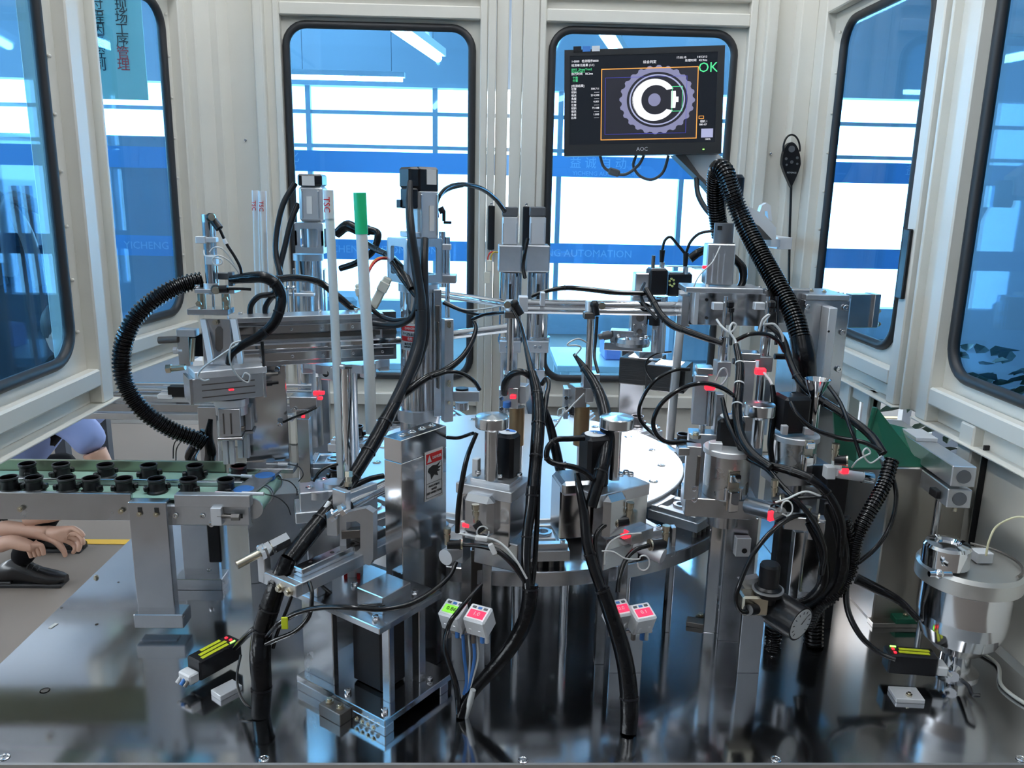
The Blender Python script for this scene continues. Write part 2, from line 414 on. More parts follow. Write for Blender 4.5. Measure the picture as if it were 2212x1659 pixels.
# ================================================================== cream enclosure panels with blue-tinted windows
BLUEG = glass('blue_tinted_pane', (.48, .785, .995), .35, .02)
def rrect(a0, a1, z0, z1, r, n=7):
    out = []
    for (ca, cz, s) in ((a1-r, z1-r, 0), (a0+r, z1-r, 90), (a0+r, z0+r, 180), (a1-r, z0+r, 270)):
        for k in range(n+1):
            t = R(s+90*k/n); out.append((ca+r*math.cos(t), cz+r*math.sin(t)))
    return out
class Panel:
    def __init__(s, name, label, O, u, n):
        s.O = Vector(O); s.u = Vector(u).normalized(); s.n = Vector(n).normalized(); s.rot = math.atan2(s.u.y, s.u.x)
        s.root = struct(name, O, label)
    def P(s, a, z, k): return s.O+s.u*a+s.n*k+Vector((0, 0, z))
    def bx(s, nm, a0, a1, z0, z1, k0, k1, m=None, ch=.004, par=None):
        b = B(); b.box(s.P((a0+a1)/2, (z0+z1)/2, (k0+k1)/2), (a1-a0, k1-k0, z1-z0), s.rot, ch); return fin(nm, b, m or CREAM, par or s.root)
    def sheet(s, A0, A1, Z0, Z1, win, k, rad=.085):
        a0, a1, z0, z1 = win; inn = rrect(a0, a1, z0, z1, rad); n = len(inn)//4
        cor = [(A1, Z1), (A0, Z1), (A0, Z0), (A1, Z0)]
        out = []
        for i in range(len(inn)):
            c = i//n; j = i % n; pa, pz = cor[c]; t = j/(n-1)
            # spread over the corner so the quads stay regular
            ca, cz = inn[i]
            if c == 0: q = (A1, min(Z1, cz+(Z1-z1)*t*2)) if t < .5 else (min(A1, a1-rad+(A1-a1+rad)*(2-2*t)), Z1)
            elif c == 1: q = (max(A0, a0+rad-(a0+rad-A0)*t*2), Z1) if t < .5 else (A0, max(z1-rad, Z1-(Z1-z1+rad)*(2*t-1)))
            elif c == 2: q = (A0, max(Z0, z0+rad-(z0+rad-Z0)*t*2)) if t < .5 else (min(a0+rad, A0+(a0+rad-A0)*(2*t-1)), Z0)
            else: q = (min(A1, a1-rad+(A1-a1+rad)*t*2), Z0) if t < .5 else (A1, min(z0+rad, Z0+(z0+rad-Z0)*(2*t-1)))
            if c == 0: q = (A1, z1-rad+(Z1-z1+rad)*t*2) if t < .5 else (A1-(A1-a1+rad)*(2*t-1), Z1)
            out.append(q)
        b = B(); b.frame([s.P(a, z, k) for a, z in out], [s.P(a, z, k) for a, z in inn], s.n*-.003); fin('sheet', b, CREAM, s.root)
        b = B(); b.tube([s.P(a, z, k+.002) for a, z in rrect(a0-.004, a1+.004, z0-.004, z1+.004, rad)], .0145, 10, closed=True); seal = fin('window_seal', b, RUBBER, s.root)
        b = B(); pts = [s.P(a, z, k-.001) for a, z in rrect(a0-.006, a1+.006, z0-.006, z1+.006, rad)]; b.prism(pts, s.n*-.005); fin('pane', b, BLUEG, seal)
    def nubs(s, a, zs, k):
        for z in zs:
            b = B(); b.ball(s.P(a, z, k), .0055, 8); fin('weld_nub', b, CREAM, s.root)
ZT = 2.05
def side_panel(name, label, O, u, n, W, win, stiles, nub_a):
    p = Panel(name, label, O, u, n)
    for a0, a1 in stiles: p.bx('stile', a0, a1, .428, ZT, -.045, 0)
    A0, A1 = stiles[0][1], stiles[-1][0]
    p.bx('rail', A0, A1, .477, .525, -.035, .0, ch=.005); p.bx('rail', A0, A1, 1.645, 1.70, -.035, 0); p.bx('rail', 0, W, ZT-.05, ZT, -.045, 0)
    p.sheet(stiles[0][0], stiles[-1][1], .43, ZT-.05, win, -.036)
    p.bx('bottom_flange', 0, W, .424, .428, -.045, .012, ch=.001)
    p.bx('back_skin', stiles[0][0], stiles[-1][1], .43, .477, -.05, -.047, ch=0)
    p.nubs(nub_a, [.63+.135*i for i in range(8)], -.031)
    return p
d1 = side_panel('door_1', 'cream enclosure door nearest on the left with a blue window', (XL, 1.15, 0), (0, 1, 0), (1, 0, 0), 1.075, (.0, .922, .57, 1.72), [(-.05, -.01), (1.0, 1.062)], .962)
_hd = Vector((-1.07, 3.06, 0)); _u2 = Vector((-.105, -.735, 0)).normalized()
d2 = side_panel('door_2', 'cream enclosure door far left, slightly ajar, with a blue window', _hd, _u2, (_u2.y*-1, _u2.x, 0), .80, (.11, .70, .572, 1.60), [(0, .05), (.75, .80)], .075)
d3 = side_panel('door_3', 'cream enclosure door far right beside the corner post', (XR, 3.13, 0), (0, -1, 0), (-1, 0, 0), .90, (.185, .772, .575, 1.597), [(.0, .085), (.835, .885)], .14)
d4 = side_panel('door_4', 'cream enclosure door nearest on the right with a blue window', (XR, 2.125, 0), (0, -1, 0), (-1, 0, 0), .98, (.085, .95, .572, 1.72), [(.0, .055), (.96, 1.0)], .066)
d3.bx('handle', .84, .875, .735, .93, .0, .012, BLACK, .003)
# lower framing on the right
d4.bx('lower_post', .215, .275, 0, .477, -.04, 0); d4.bx('lower_sheet', .275, 1.0, 0, .477, -.03, -.026); d4.bx('lower_rail', .0, .275, .0, .004, -.04, 0); d4.bx('lower_hinge', .30, .306, .1, .44, -.026, -.012, BLACK, .001)
d3.bx('lower_post', .56, .60, 0, .43, -.04, 0); d3.bx('lower_post', .70, .74, .30, .43, -.04, 0); d3.bx('lower_rail', .60, .74, .38, .43, -.03, -.01); d3.bx('lower_sheet', .0, .56, 0, .43, -.04, -.036)
# posts between the doors
for i, (x, y, s) in enumerate([(XL-.02, 2.275, 1), (XR+.02, 2.185, -1)]):
    b = B(); b.box((x-.03*s, y, (ZT+.425)/2), (.04, .075, ZT-.425), ch=.004); t = tag(fin('trim_%d' % (i+1), b, CREAM), 'cream post between the two %s doors' % ('left', 'right')[i], kind='structure')
    b = B(); b.box((x+.0*s, y+(.04 if s > 0 else .03), (ZT+.425)/2), (.03, .012, ZT-.425), ch=.002); fin('strip', b, CREAM, t)
# back wall
def back_panel(name, label, x0, x1, win):
    p = Panel(name, label, (x0, YB, 0), (1, 0, 0), (0, -1, 0)); W = x1-x0
    p.bx('stile', -.0, .025, .0, ZT, -.035, 0); p.bx('stile', W-.028, W, .0, ZT, -.035, 0)
    p.bx('rail', .025, W-.028, 1.615, 1.66, -.035, 0); p.bx('rail', .025, W-.028, 1.70, 1.75, -.035, 0); p.bx('rail', .025, W-.028, .17, .22, -.03, 0)
    p.sheet(.01, W-.01, .0, ZT, win, -.03, .075); return p
p5 = back_panel('window_5', 'cream back panel with the left blue window', -.795, -.018, (.045, .715, .29, 1.585))
p6 = back_panel('window_6', 'cream back panel with the right blue window behind the monitor', .168, .965, (.055, .722, .29, 1.59))
p6.bx('slot', .835, .86, 1.60, 1.70, -.03, .012, ALUW, .002)
mul = struct('trim_3', (.07, YB, 0), 'cream middle mullion of two door edges with a bright slit between')
for x0, x1, k in ((-.018, .012, .0), (.012, .058, -.018), (.066, .11, -.018), (.11, .168, .0)):
    b = B(); b.box(((x0+x1)/2, YB+.015-k*0+(.012 if k else 0), ZT/2), (x1-x0-.001, .04, ZT), ch=.003); fin('edge_profile', b, CREAM, mul)
def corner(name, label, pts, screws):
    t = struct(name, (*pts[0], 0), label)
    for (xa, ya), (xb, yb) in zip(pts, pts[1:]):
        v = Vector((xb-xa, yb-ya, 0)); a = math.atan2(v.y, v.x); b = B(); b.box(((xa+xb)/2, (ya+yb)/2, ZT/2), (v.length, .012, ZT), a, .002); fin('fold', b, CREAM, t)
    for (xa, ya) in pts[1:-1]:
        b = B(); b.cyl((xa, ya, 0), (xa, ya, ZT), .006, n=8); fin('rib', b, CREAM, t)
    for q in screws: bolt(t, q, .005, (0, -1, 0), 'flush', 'screw')
corner('trim_4', 'folded cream corner post at the left back', [(-1.09, 3.06), (-1.045, 3.06), (-1.01, 3.12), (-.985, 3.12), (-.96, 3.165), (-.865, 3.165), (-.855, 3.135), (-.83, 3.135), (-.83, 3.165), (-.795, 3.165)],
       [at(493, 301, 3.155), at(530, 303, 3.155)])
corner('trim_5', 'folded cream corner post at the right back', [(.965, 3.165), (1.0, 3.165), (1.0, 3.135), (1.03, 3.135), (1.035, 3.165), (1.11, 3.165), (1.12, 3.13), (1.175, 3.13)], [at(1665, 332, 3.155)])
for q in ((1061, 492), (1136, 494)):
    b = B(); p = at(*q, YB-.02); b.box(p, (.026, .02, .165), ch=.003); o = fin('door_handle', b, BLACK, mul)
    for s in (-1, 1): bolt(mul, p+Vector((0, -.002, s*.09)), .005, (0, -1, 0), 'flush', 'screw')
b = B(); b.box((.07, YB-.01, ZT+.02), (2.3, .06, .05)); tag(fin('trim_6', b, CREAM), 'top beam of the enclosure at the back', kind='structure')
# ================================================================== conveyor on the left
YC = 1.735
cv = thing('conveyor', 'twin-lane conveyor with pale green belts entering from the left', 'conveyor', (-.85, 1.84, 0))
zt = at(200, 1066, YC).z; zb = at(200, 1124, YC).z; XE = -.535
ZBELT = zt-.012
b = B(); b.box(((-1.75-.80)/2-.02, YC+.006, (zt+zb)/2), (.95+.04, .012, zt-zb)); fin('side_plate', b, ALU, cv)
b = B(); b.box((-1.2, YC+.10, zb+.02), (1.1, .17, .012)); fin('bed_plate', b, RAILG, cv)
b = B(); pb(b, 376, 1070, 540, 1096, YC-.012, .022); fin('end_rail', b, ALUB, cv)
b = B(); pb(b, 362, 1092, 540, 1136, YC-.004, .014, ch=.004); ep = fin('end_plate', b, ALUB, cv)
b = B(); pb(b, 480, 1110, 524, 1120, YC-.0055, .004, ch=.0015); fin('adjusting_slot', b, INK, ep)
b = B(); pb(b, 455, 1098, 478, 1136, YC-.024, .022); fin('clamp_block', b, ALUW, cv)
b = B(); p = at(470, 1114, YC-.02); q = at(512, 1117, YC-.02); b.cyl(p, q, .0042, n=10); b.prism6(q-Vector((.012, 0, 0)), q+Vector((.006, 0, 0)), .0085); fin('adjusting_screw', b, DSTEEL, cv)
YD = [1.752, 1.828, 1.846, 1.925]
for y0, y1 in ((YD[0], YD[1]), (YD[2], YD[3])):
    b = B(); b.box((-1.15, (y0+y1)/2, ZBELT-.006), (1.24, y1-y0, .004), ch=0)
    b.tube([(XE-.02+.02*math.sin(R(a)), (y0+y1)/2, ZBELT-.026+.0215*math.cos(R(a))) for a in range(0, 181, 20)], .0, 4, [.0001]*10) if 0 else None
    r0 = [(math.sin(R(a)), math.cos(R(a))) for a in range(0, 181, 15)]
    n0 = len(r0); vs = [(XE+.022*s, yy, ZBELT-.026+.022*c) for yy in (y0, y1) for s, c in r0]
    b.add(vs, [(k, k+1, n0+k+1, n0+k) for k in range(n0-1)], True); fin('belt', b, BELT, cv)
    b = B(); b.cyl((XE, y0-.002, ZBELT-.026), (XE, y1+.002, ZBELT-.026), .0205, n=22); fin('end_roller', b, ALUW, cv)
    for yy in (y0-.004, y1+.004):
        b = B(); b.cyl((XE, yy-.002, ZBELT-.026), (XE, yy+.002, ZBELT-.026), .025, n=22); fin('roller_cheek', b, ALUB, cv)
b = B(); b.box((-1.16, (YD[1]+YD[2])/2, ZBELT-.004), (1.16, .012, .022)); fin('divider', b, ALUB, cv)
b = B(); b.cyl((-1.7, (YD[1]+YD[2])/2-.008, ZBELT+.01), (-.72, (YD[1]+YD[2])/2-.008, ZBELT+.01), .003, n=8); fin('guide_rod', b, CHROME, cv)
b = B(); b.box((-1.22, YD[3]+.008, ZBELT+.006), (1.14, .008, .035)); fin('back_rail', b, RAILG, cv)
b = B(); b.box((-.56, YD[3]+.02, ZBELT+.004), (.16, .05, .012)); fin('end_bridge', b, ALU, cv)
lg = B(); pb(lg, 288, 1085, 370, 1352, YC-.028, .026, ch=.002); fin('leg', lg, ALU, cv)
b = B(); pb(b, 289, 1328, 396, 1358, YC-.045, .05, ch=.002); b.v = [Vector((v.x, v.y, max(v.z, 0.0))) for v in b.v]; fin('foot', b, ALU, cv)
b = B(); p0 = at(384, 1128, 1.93); p1 = at(462, 1128, 1.93); b.box(((p0.x+p1.x)/2, 1.955, p0.z/2), (p1.x-p0.x, .02, p0.z)); fin('leg', b, ALU, cv)
b = B(); b.box(((p0.x+p1.x)/2-.0, 1.945, .015), (p1.x-p0.x+.03, .06, .03)); fin('foot', b, ALU, cv)
b = B(); pb(b, 448, 1132, 476, 1216, 1.90, .012, .0, .004); fin('hanging_brush', b, BLACK, cv)
for x, y in ((302, 1108), (338, 1109)):
    b = B(); pb(b, x-5, y-12, x+5, y+2, YC-.0292, .003, ch=.001); fin('slot', b, INK, cv)
    bolt(cv, at(x, y+2, YC-.029), .0058, (0, -1, 0), 'hex'); 
for x, y in ((45, 1099), (262, 1104), (381, 1112), (439, 1113), (458, 1131)):
    bolt(cv, at(x, y, YC-.004), .0062, (0, -1, 0), 'hex' if x < 300 else 'socket')
for x, y in ((298, 1329), (386, 1327), (376, 1229), (452, 1231)):
    bolt(cv, at(x, y+2, YC-.022 if x < 390 and y > 1300 else 1.918), .0055)
for x, y in ((505, 1071), (513, 1063), (530, 1050), (537, 1042), (548, 1032), (560, 1012), (567, 1003)):
    Yk = atz(x, y, ZBELT+.012).y; bolt(cv, Vector((atz(x, y, ZBELT+.012).x, Yk, ZBELT-.002)), .0045, kind='hex')
for yy in ((YD[0]+YD[1])/2, (YD[2]+YD[3])/2):
    b = B(); b.lathe((-.565+(yy-1.79)*.25, yy, ZBELT-.004), [(.024, 0), (.024, .01), (.018, .012), (.001, .012)], 24); fin('blue_stop', b, BLUEP, cv)
b = B(); b.prism([(-.60, 1.73, ZBELT+.0), (-.545, 1.73, ZBELT), (-.50, 1.99, ZBELT), (-.545, 1.99, ZBELT)], (0, 0, .006)); fin('sensor_bracket', b, ALUB, cv)
for (x, y), (x2, y2) in (((492, 1026), (545, 1029)), ((465, 1063), (570, 1067)), ((575, 1002), (622, 1003))):
    b = B(); p = atz(x, y, ZBELT+.016); q = atz(x2, y2, ZBELT+.016); b.cyl(p, q, .0022, n=8); b.cyl(p.lerp(q, .55), q, .0042, n=10); fin('fibre_head', b, ALUW, cv)
# black cups riding on the belts
def make_cup(px, py, lane, i):
    yy = (YD[2]+YD[3])/2 if lane == 0 else (YD[0]+YD[1])/2
    p = atz(px, py, ZBELT+.012); X = p.x
    lab = ('black ribbed cup on the far belt, %s from the gripper end' if lane == 0 else 'black ribbed cup on the near belt, %s from the gripper end')
    return X, yy, lab
ORD = ['first', 'second', 'third', 'fourth', 'fifth', 'sixth', 'seventh', 'eighth', 'ninth']
def cup_mesh(b, c):
    b.lathe(c, [(.0235, 0), (.0235, .004), (.0195, .007), (.0180, .024), (.0195, .028), (.0195, .033), (.0178, .033), (.0160, .006), (.001, .006)], 24)
proto_c = None
lanes = [[(68, 1011), (140, 1012), (232, 1015), (324, 1017), (423, 1018), (517, 1020)], [(21, 1045), (71, 1048), (140, 1050), (193, 1051), (262, 1053), (334, 1053), (401, 1056), (485, 1054)]]
for lane in (0, 1):
    n = len(lanes[lane])
    for i, (px, py) in enumerate(lanes[lane]):
        X, yy, lab = make_cup(px, py, lane, i); z0 = ZBELT-.004
        t = thing('ribbed_cup', lab % ORD[n-1-i], 'cup', (X, yy, z0), 'black cups on the conveyor')
        t.rotation_euler.z = random.uniform(0, 6.28)
        if proto_c is None:
            b = B(); cup_mesh(b, (X, yy, z0)); m1 = fin('cup_body', b, BLACK, t)
            m2 = []
            for a in (0, 180):
                b = B(); b.box(Vector((X, yy, z0+.012))+Vector((.024*math.cos(R(a)), .024*math.sin(R(a)), 0)), (.010, .014, .012), R(a), .002); m2.append(fin('ear', b, BLACK, t))
            b = B(); b.lathe((X, yy, z0), [(.0192, .029), (.0202, .030), (.0202, .0338), (.0180, .0338), (.0176, .029)], 24); m3 = fin('rim', b, mat('cup_rim', (.05, .05, .055), .3), t)
            proto_c = (m1, m2[0], m2[1], m3)
        else:
            for o in proto_c:
                c = o.copy(); COL.objects.link(c); c.parent = t
for x, y in ((513, 1010), (481, 1048)):   # laser spots of the fibre sensors on the last cups
    p = atz(x, y, ZBELT+.03); l = bpy.data.lights.new('fibre_sensor_beam', 'SPOT'); l.energy = .12; l.color = (1, .02, .04); l.spot_size = R(20); l.shadow_soft_size = .002
    o = bpy.data.objects.new('fibre_sensor_beam', l); COL.objects.link(o); o.location = p+Vector((.05, -.02, .05)); o.rotation_euler = (p-o.location).to_track_quat('-Z', 'Y').to_euler()

# second, distant conveyor behind the left door
c2 = thing('outer_conveyor', 'pair of aluminium rails with chrome rods running out behind the left door', 'conveyor', (-.95, 2.35, .3))
for nm, y0, y1, m, d in (('rail', 893, 906, ALUB, .03), ('rail', 872, 889, ALU, .03)):
    b = B(); A = at(170, y0, 2.42); Z = at(440, y1, 2.42); b.box((-1.25, 2.43, (at(330, y0, 2.42).z+at(330, y1, 2.42).z)/2), (1.3, d, abs(at(330, y0, 2.42).z-at(330, y1, 2.42).z))); fin(nm, b, m, c2)
for y in (831, 843, 858):
    b = B(); z = at(340, y, 2.46).z; b.cyl((-1.9, 2.47, z), (-.55, 2.47, z), .006, n=10); fin('rod', b, CHROME, c2)
b = B(); pb(b, 362, 836, 400, 858, 2.44, .04); fin('rod_clamp', b, BLACK, c2)
b = B(); pb(b, 340, 852, 372, 862, 2.44, .03); fin('stop_block', b, ALUW, c2)
b = B(); pb(b, 430, 880, 470, 1000, 2.40, .03); b.v = [Vector((v.x, v.y, 0.0 if v.z < .3 else v.z)) for v in b.v]; fin('support', b, ALU, c2)

# ================================================================== pick-and-place gantry
G = 1.90
g = thing('pick_and_place_gantry', 'pick-and-place gantry with twin grippers reaching over the conveyor end', 'gantry', at(620, 1290, 2.05)*1.0)
WLOC[g.name] = Vector(g.location)
ang = 20
# beam and rails receding to the right
A = at(505, 735, 1.93); Zd = Vector((math.cos(R(ang)), math.sin(R(ang)), 0)); Nn = Vector((math.sin(R(ang)), -math.cos(R(ang)), 0))
def beam(nm, yc, hh, off, th, m, L0=0.0, L1=.40, ch=.0012):
    zc = at(505, yc, 1.93).z; b = B(); c = Vector((A.x, A.y, zc))+Zd*((L0+L1)/2)-Nn*off; b.box(c, (L1-L0, th, hh), R(ang), ch); return fin(nm, b, m, g)
beam('beam_body', 742, .125, .03, .035, ALU, 0, .40)
beam('beam_top', 690, .012, .015, .075, ALUB, -.01, .36)
beam('linear_rail', 716, .02, .008, .014, STEEL, .0, .39); beam('linear_rail', 776, .022, .008, .014, STEEL, 0, .39)
beam('beam_slot', 733, .012, .0105, .004, DSTEEL, 0, .40); beam('beam_rib', 752, .016, .004, .022, CHROME, 0.0, .41, .004)
for s in range(5):
    for yc in (716, 776):
        zc = at(505, yc, 1.93).z; bolt(g, Vector((A.x, A.y, zc))+Zd*(.06+.075*s)+Nn*.0005, .0036, tuple(Nn), 'flush')
for s in (.02, .12, .21, .30): bolt(g, Vector((A.x, A.y, at(505, 684, 1.93).z))+Zd*s-Nn*.03, .0048)
# support plate under the beam
b = B(); pb(b, 527, 790, 618, 1020, 2.0, .02, R(12)); fin('support_plate', b, STEEL, g)
b = B(); c0 = at(575, 1150, 2.0); b.box((c0.x+.03, 2.03, .12), (.16, .12, .24), R(15)); fin('support_block', b, ALU, g)
for x, y in ((600, 797), (605, 917)): bolt(g, at(x, y, 1.99), .007, (0, -1, 0))
# right end of the beam
b = B(); pb(b, 808, 700, 826, 765, 2.06, .05); fin('end_stop', b, ALU, g)
# carriage: upright plate, gussets and slot
b = B(); pb(b, 437, 690, 500, 790, G, .014); up = fin('carriage_plate', b, ALU, g)
b = B(); q = [(465, 712), (470, 705), (477, 705), (481, 712), (481, 752), (477, 759), (470, 759), (465, 752)]; b.prism([at(x, y, G-.001) for x, y in q], (0, .002, 0)); fin('slot', b, DSTEEL, up)
for dx in (0, 65):
    b = B(); poly = [(432+dx, 690), (444+dx, 690), (459+dx, 770), (459+dx, 786), (449+dx, 786)]; b.prism([at(x, y, G-.035 if y > 700 else G-.005) for x, y in poly], (.0, .012, 0)); fin('gusset', b, ALUW, g)
b = B(); pb(b, 404, 668, 492, 681, G-.01, .05); fin('top_plate', b, ALU, g)
b = B(); pb(b, 420, 625, 506, 634, G-.015, .05); fin('cylinder_mount', b, ALUB, g)
for x in (436, 488):
    b = B(); pc(b, x, 634, 668, 17, G+.01); fin('standoff', b, BRASS, g)
b = B(); pc(b, 461, 632, 672, 5, G+.005, n=10); fin('piston_rod', b, CHROME, g)
b = B(); pc(b, 452, 478, 625, 21, G+.005); fin('cylinder_barrel', b, STEEL, g)
b = B(); pc(b, 449, 463, 480, 25, G+.005); fin('cylinder_cap', b, ALU, g)
b = B(); pc(b, 456, 612, 634, 30, G+.005); fin('cylinder_nose', b, ALUW, g)
b = B(); pc(b, 465, 470, 628, 7, G+.03, n=10); fin('guide_rod', b, CHROME, g)
b = B(); pb(b, 441, 513, 466, 524, G-.012, .02); pb(b, 422, 511, 443, 526, G-.015, .018); fin('reed_switch_clamp', b, ALUW, g)
b = B(); pb(b, 443, 552, 466, 572, G-.015, .022); fin('reed_switch_clamp', b, ALUW, g)
b = B(); p = at(456, 470, G-.012); q = at(474, 494, G-.018); b.cyl(p, q, .009, n=12); b.ball(p, .0115); fin('elbow_fitting', b, BLACK, g)
b = B(); p = at(466, 625, G-.02); q = at(492, 624, G-.02); b.cyl(p, q, .009, n=12); b.ball(p, .0115); fin('elbow_fitting', b, BLACK, g)
b = B(); p = at(459, 469, G-.02); b.cyl(p, p-Vector((0, .006, 0)), .008, n=12); p = at(467, 627, G-.03); b.cyl(p, p-Vector((0, .006, 0)), .0085, n=12); fin('fitting_screw', b, BRASS, g)
for x, y in ((426, 616), (478, 618), (430, 650), (487, 640), (490, 658), (466, 690)): bolt(g, at(x, y+6, G-.004), .0065, (0, 0, 1) if y < 630 else (0, -1, 0), 'socket' if y < 630 else 'hex')
# shock absorber brackets on the left of the carriage
b = B(); pb(b, 384, 716, 409, 790, G-.01, .018); fin('stop_arm', b, ALU, g)
b = B(); pb(b, 381, 712, 421, 728, G-.02, .03); fin('stop_head', b, ALUB, g)
b = B(); p = at(343, 735, G-.01); q = at(385, 733, G-.01); b.cyl(p, q, .0085, n=14); fin('shock_absorber', b, DSTEEL, g)
b = B(); b.cyl(at(362, 797, G-.01), at(400, 793, G-.01), .0075, n=12); b.prism6(at(360, 797, G-.01), at(371, 796, G-.01), .011); fin('stop_screw', b, BRASS, g)
b = B(); b.cyl(at(375, 757, G-.005), at(395, 757, G-.005), .006, n=12); b.prism6(at(376, 757, G-.005), at(384, 757, G-.005), .0095); fin('stop_screw', b, ALUW, g)
b = B(); b.cyl(at(417, 731, G-.012), at(414, 780, G-.012), .006, n=10); fin('link_pin', b, BRASS, g)
b = B(); pb(b, 410, 722, 440, 770, G+.02, .02); fin('stop_spacer', b, BLACK, g)
# slide unit, rotary flange, grippers
sl = 30
b = B(); rb(b, 492, 799, G-.005, .165, .075, .018, sl, .002); fin('slide_table', b, ALUW, g)
b = B(); rb(b, 487, 832, G-.01, .165, .07, .058, sl, .002); sb = fin('slide_body', b, ALUB, g)
ud = Vector((math.cos(R(sl)), math.sin(R(sl)), 0)); nd = Vector((math.sin(R(sl)), -math.cos(R(sl)), 0)); sc_ = at(487, 832, G-.01)
for dz in (-.016, .0, .014):
    b = B(); b.box(sc_+nd*.0355+Vector((0, 0, dz)), (.12, .0016, .0025), R(sl), 0); fin('switch_groove', b, DSTEEL, sb)
for s in (-1, 1):
    b = B(); b.box(sc_+ud*(.083*s), (.008, .074, .062), R(sl), .001); fin('end_cap', b, ALU, g)
b = B(); b.box(sc_+nd*.037+ud*(.005)+Vector((0, 0, -.004)), (.011, .004, .0035), R(sl), .001); fin('indicator', b, REDL, g)
for k, dz in enumerate((.016, -.006)):
    b = B(); q = sc_+ud*.087+Vector((0, 0, dz)); b.cyl(q, q+ud*.022, .006+.001*k, n=12); b.cyl(q+ud*.022, q+ud*.038, .0045, n=10); fin('adjuster', b, (DSTEEL, BLACK)[k], g)
b = B(); pc(b, 500, 858, 873, 72, G+.005, n=30); fin('rotary_flange', b, ALUW, g)
b = B(); pc(b, 501, 874, 893, 66, G+.005, n=30); fin('rotary_flange', b, ALUB, g)
for x0, x1, y0, y1, dy in ((470, 516, 884, 944, -.035), (509, 540, 880, 930, .02)):
    b = B(); pb(b, x0, y0, x1, y1, G+dy, .045, R(8)); gb = fin('gripper_body', b, ALUB, g)
    for fx in (.28, .62):
        b = B(); xx = x0+(x1-x0)*fx; pb(b, xx-1.2, y0+10, xx+1.2, y1-6, G+dy-.0035, .003, R(8), 0); fin('groove', b, DSTEEL, gb)
    b = B(); pb(b, x0-3, y1+2, x1+4, y1+8, G+dy-.002, .05, R(8)); fin('gripper_foot', b, ALU, gb)
    b = B(); xm = (x0+x1)/2; pb(b, xm-12, y1+8, xm-1, y1+60, G+dy+.01, .016); pb(b, xm+2, y1+8, xm+12, y1+60, G+dy+.01, .016); fin('gripper_finger', b, ALUW, g)
b = B(); pb(b, 500, 923, 528, 932, G-.03, .012); fin('finger_clamp', b, DSTEEL, g)
# cable anchor on top
b = B(); pb(b, 492, 588, 502, 618, G+.0, .02); pb(b, 470, 590, 494, 604, G+.03, .02); fin('hose_holder', b, CAPG, g)

# ================================================================== white part-magazine tubes
def mag(pts, w, label, capmat=None, capfrac=0.0, txt=True, base=None):
    P = [at(*p) for p in pts]; t = thing('magazine_tube', label, 'tube', P[-1], 'white part tubes')
    r = px2m(w, pts[0][2])/2
    b = B(); b.tube(P, r, 16); fin('tube_body', b, mat_tube, t)
    if capmat:
        b = B(); q = P[0].lerp(P[-1], capfrac); b.cyl(P[0]+(P[0]-P[-1]).normalized()*.002, q, r*1.08, n=18); fin('tape_wrap', b, capmat, t)
    elif txt:
        b = B(); q = P[0].lerp(P[-1], .09); b.cyl(P[0]+(P[0]-P[-1]).normalized()*.001, q, r*1.12, r*1.02, n=18); fin('tube_cap', b, WHITE, t)
        d = (P[-1]-P[0]).normalized(); xx = Vector((1, 0, 0)).cross(d).normalized()
        textmesh('TSC', r*1.9, P[0].lerp(P[-1], .045)+Vector((0, -r*1.13, 0))+Vector((-r*.3, 0, 0)), d, (1, 0, 0), RED, t)
    return t
mat_tube = mat('milky_tube', (.78, .80, .78), .35, spec=.3)
mag([(709, 412, 1.93), (717, 560, 1.93), (728, 795, 1.93), (738, 1045, 1.90)], 19, 'white part tube with a red-lettered cap standing left of the green-capped one')
mag([(777, 418, 1.88), (786, 600, 1.88), (798, 800, 1.88), (802, 935, 1.88)], 24, 'white part tube wrapped in bright green tape at its top', mat('green_tape', (.02, .60, .24), .35), .16)
mag([(551, 412, 2.6), (556, 600, 2.6), (571, 1072, 2.6)], 12, 'slim white part tube on the left of a pair by the corner post')
mag([(567, 413, 2.58), (573, 600, 2.58), (590, 1074, 2.58)], 13, 'slim white part tube on the right of a pair by the corner post')
# ================================================================== indexing dial with fixtures
DC = Vector((.09, 2.2, 0)); DR = .605
dl = thing('indexing_dial', 'round indexing dial plate on chrome posts in the middle of the machine', 'dial', DC)
b = B(); b.lathe(DC, [(.30, .18), (DR, .18), (DR, .212), (DR-.002, .214), (.30, .214)], 96); fin('dial_ring', b, ALU, dl)
b = B(); b.lathe(DC, [(.462, .262), (.462, .274), (.46, .276), (.001, .276)], 80); fin('centre_disc', b, mat('satin_disc', (.74, .75, .76), .42, .55, noise=.05, nscale=3), dl)
b = B(); b.lathe(DC, [(.30, .0), (.30, .262)], 48); fin('drum', b, STEEL, dl)
for a in range(-150, 200, 20):
    q = DC+Vector((.40*math.cos(R(a)), .40*math.sin(R(a)), .276)); bolt(dl, q, .012, kind='flush')
for x, y in ((1112, 1395), (1215, 1397), (1345, 1370), (1440, 1340)):
    p = atz(x, y); p.y = max(p.y, 1.665); b = B(); b.cyl((p.x, p.y, 0), (p.x, p.y, .18), .0105, n=18); fin('post', b, CHROME, dl)
    b = B(); b.lathe((p.x, p.y, 0), [(.02, .17), (.022, .18)], 18); fin('post_collar', b, ALU, dl)
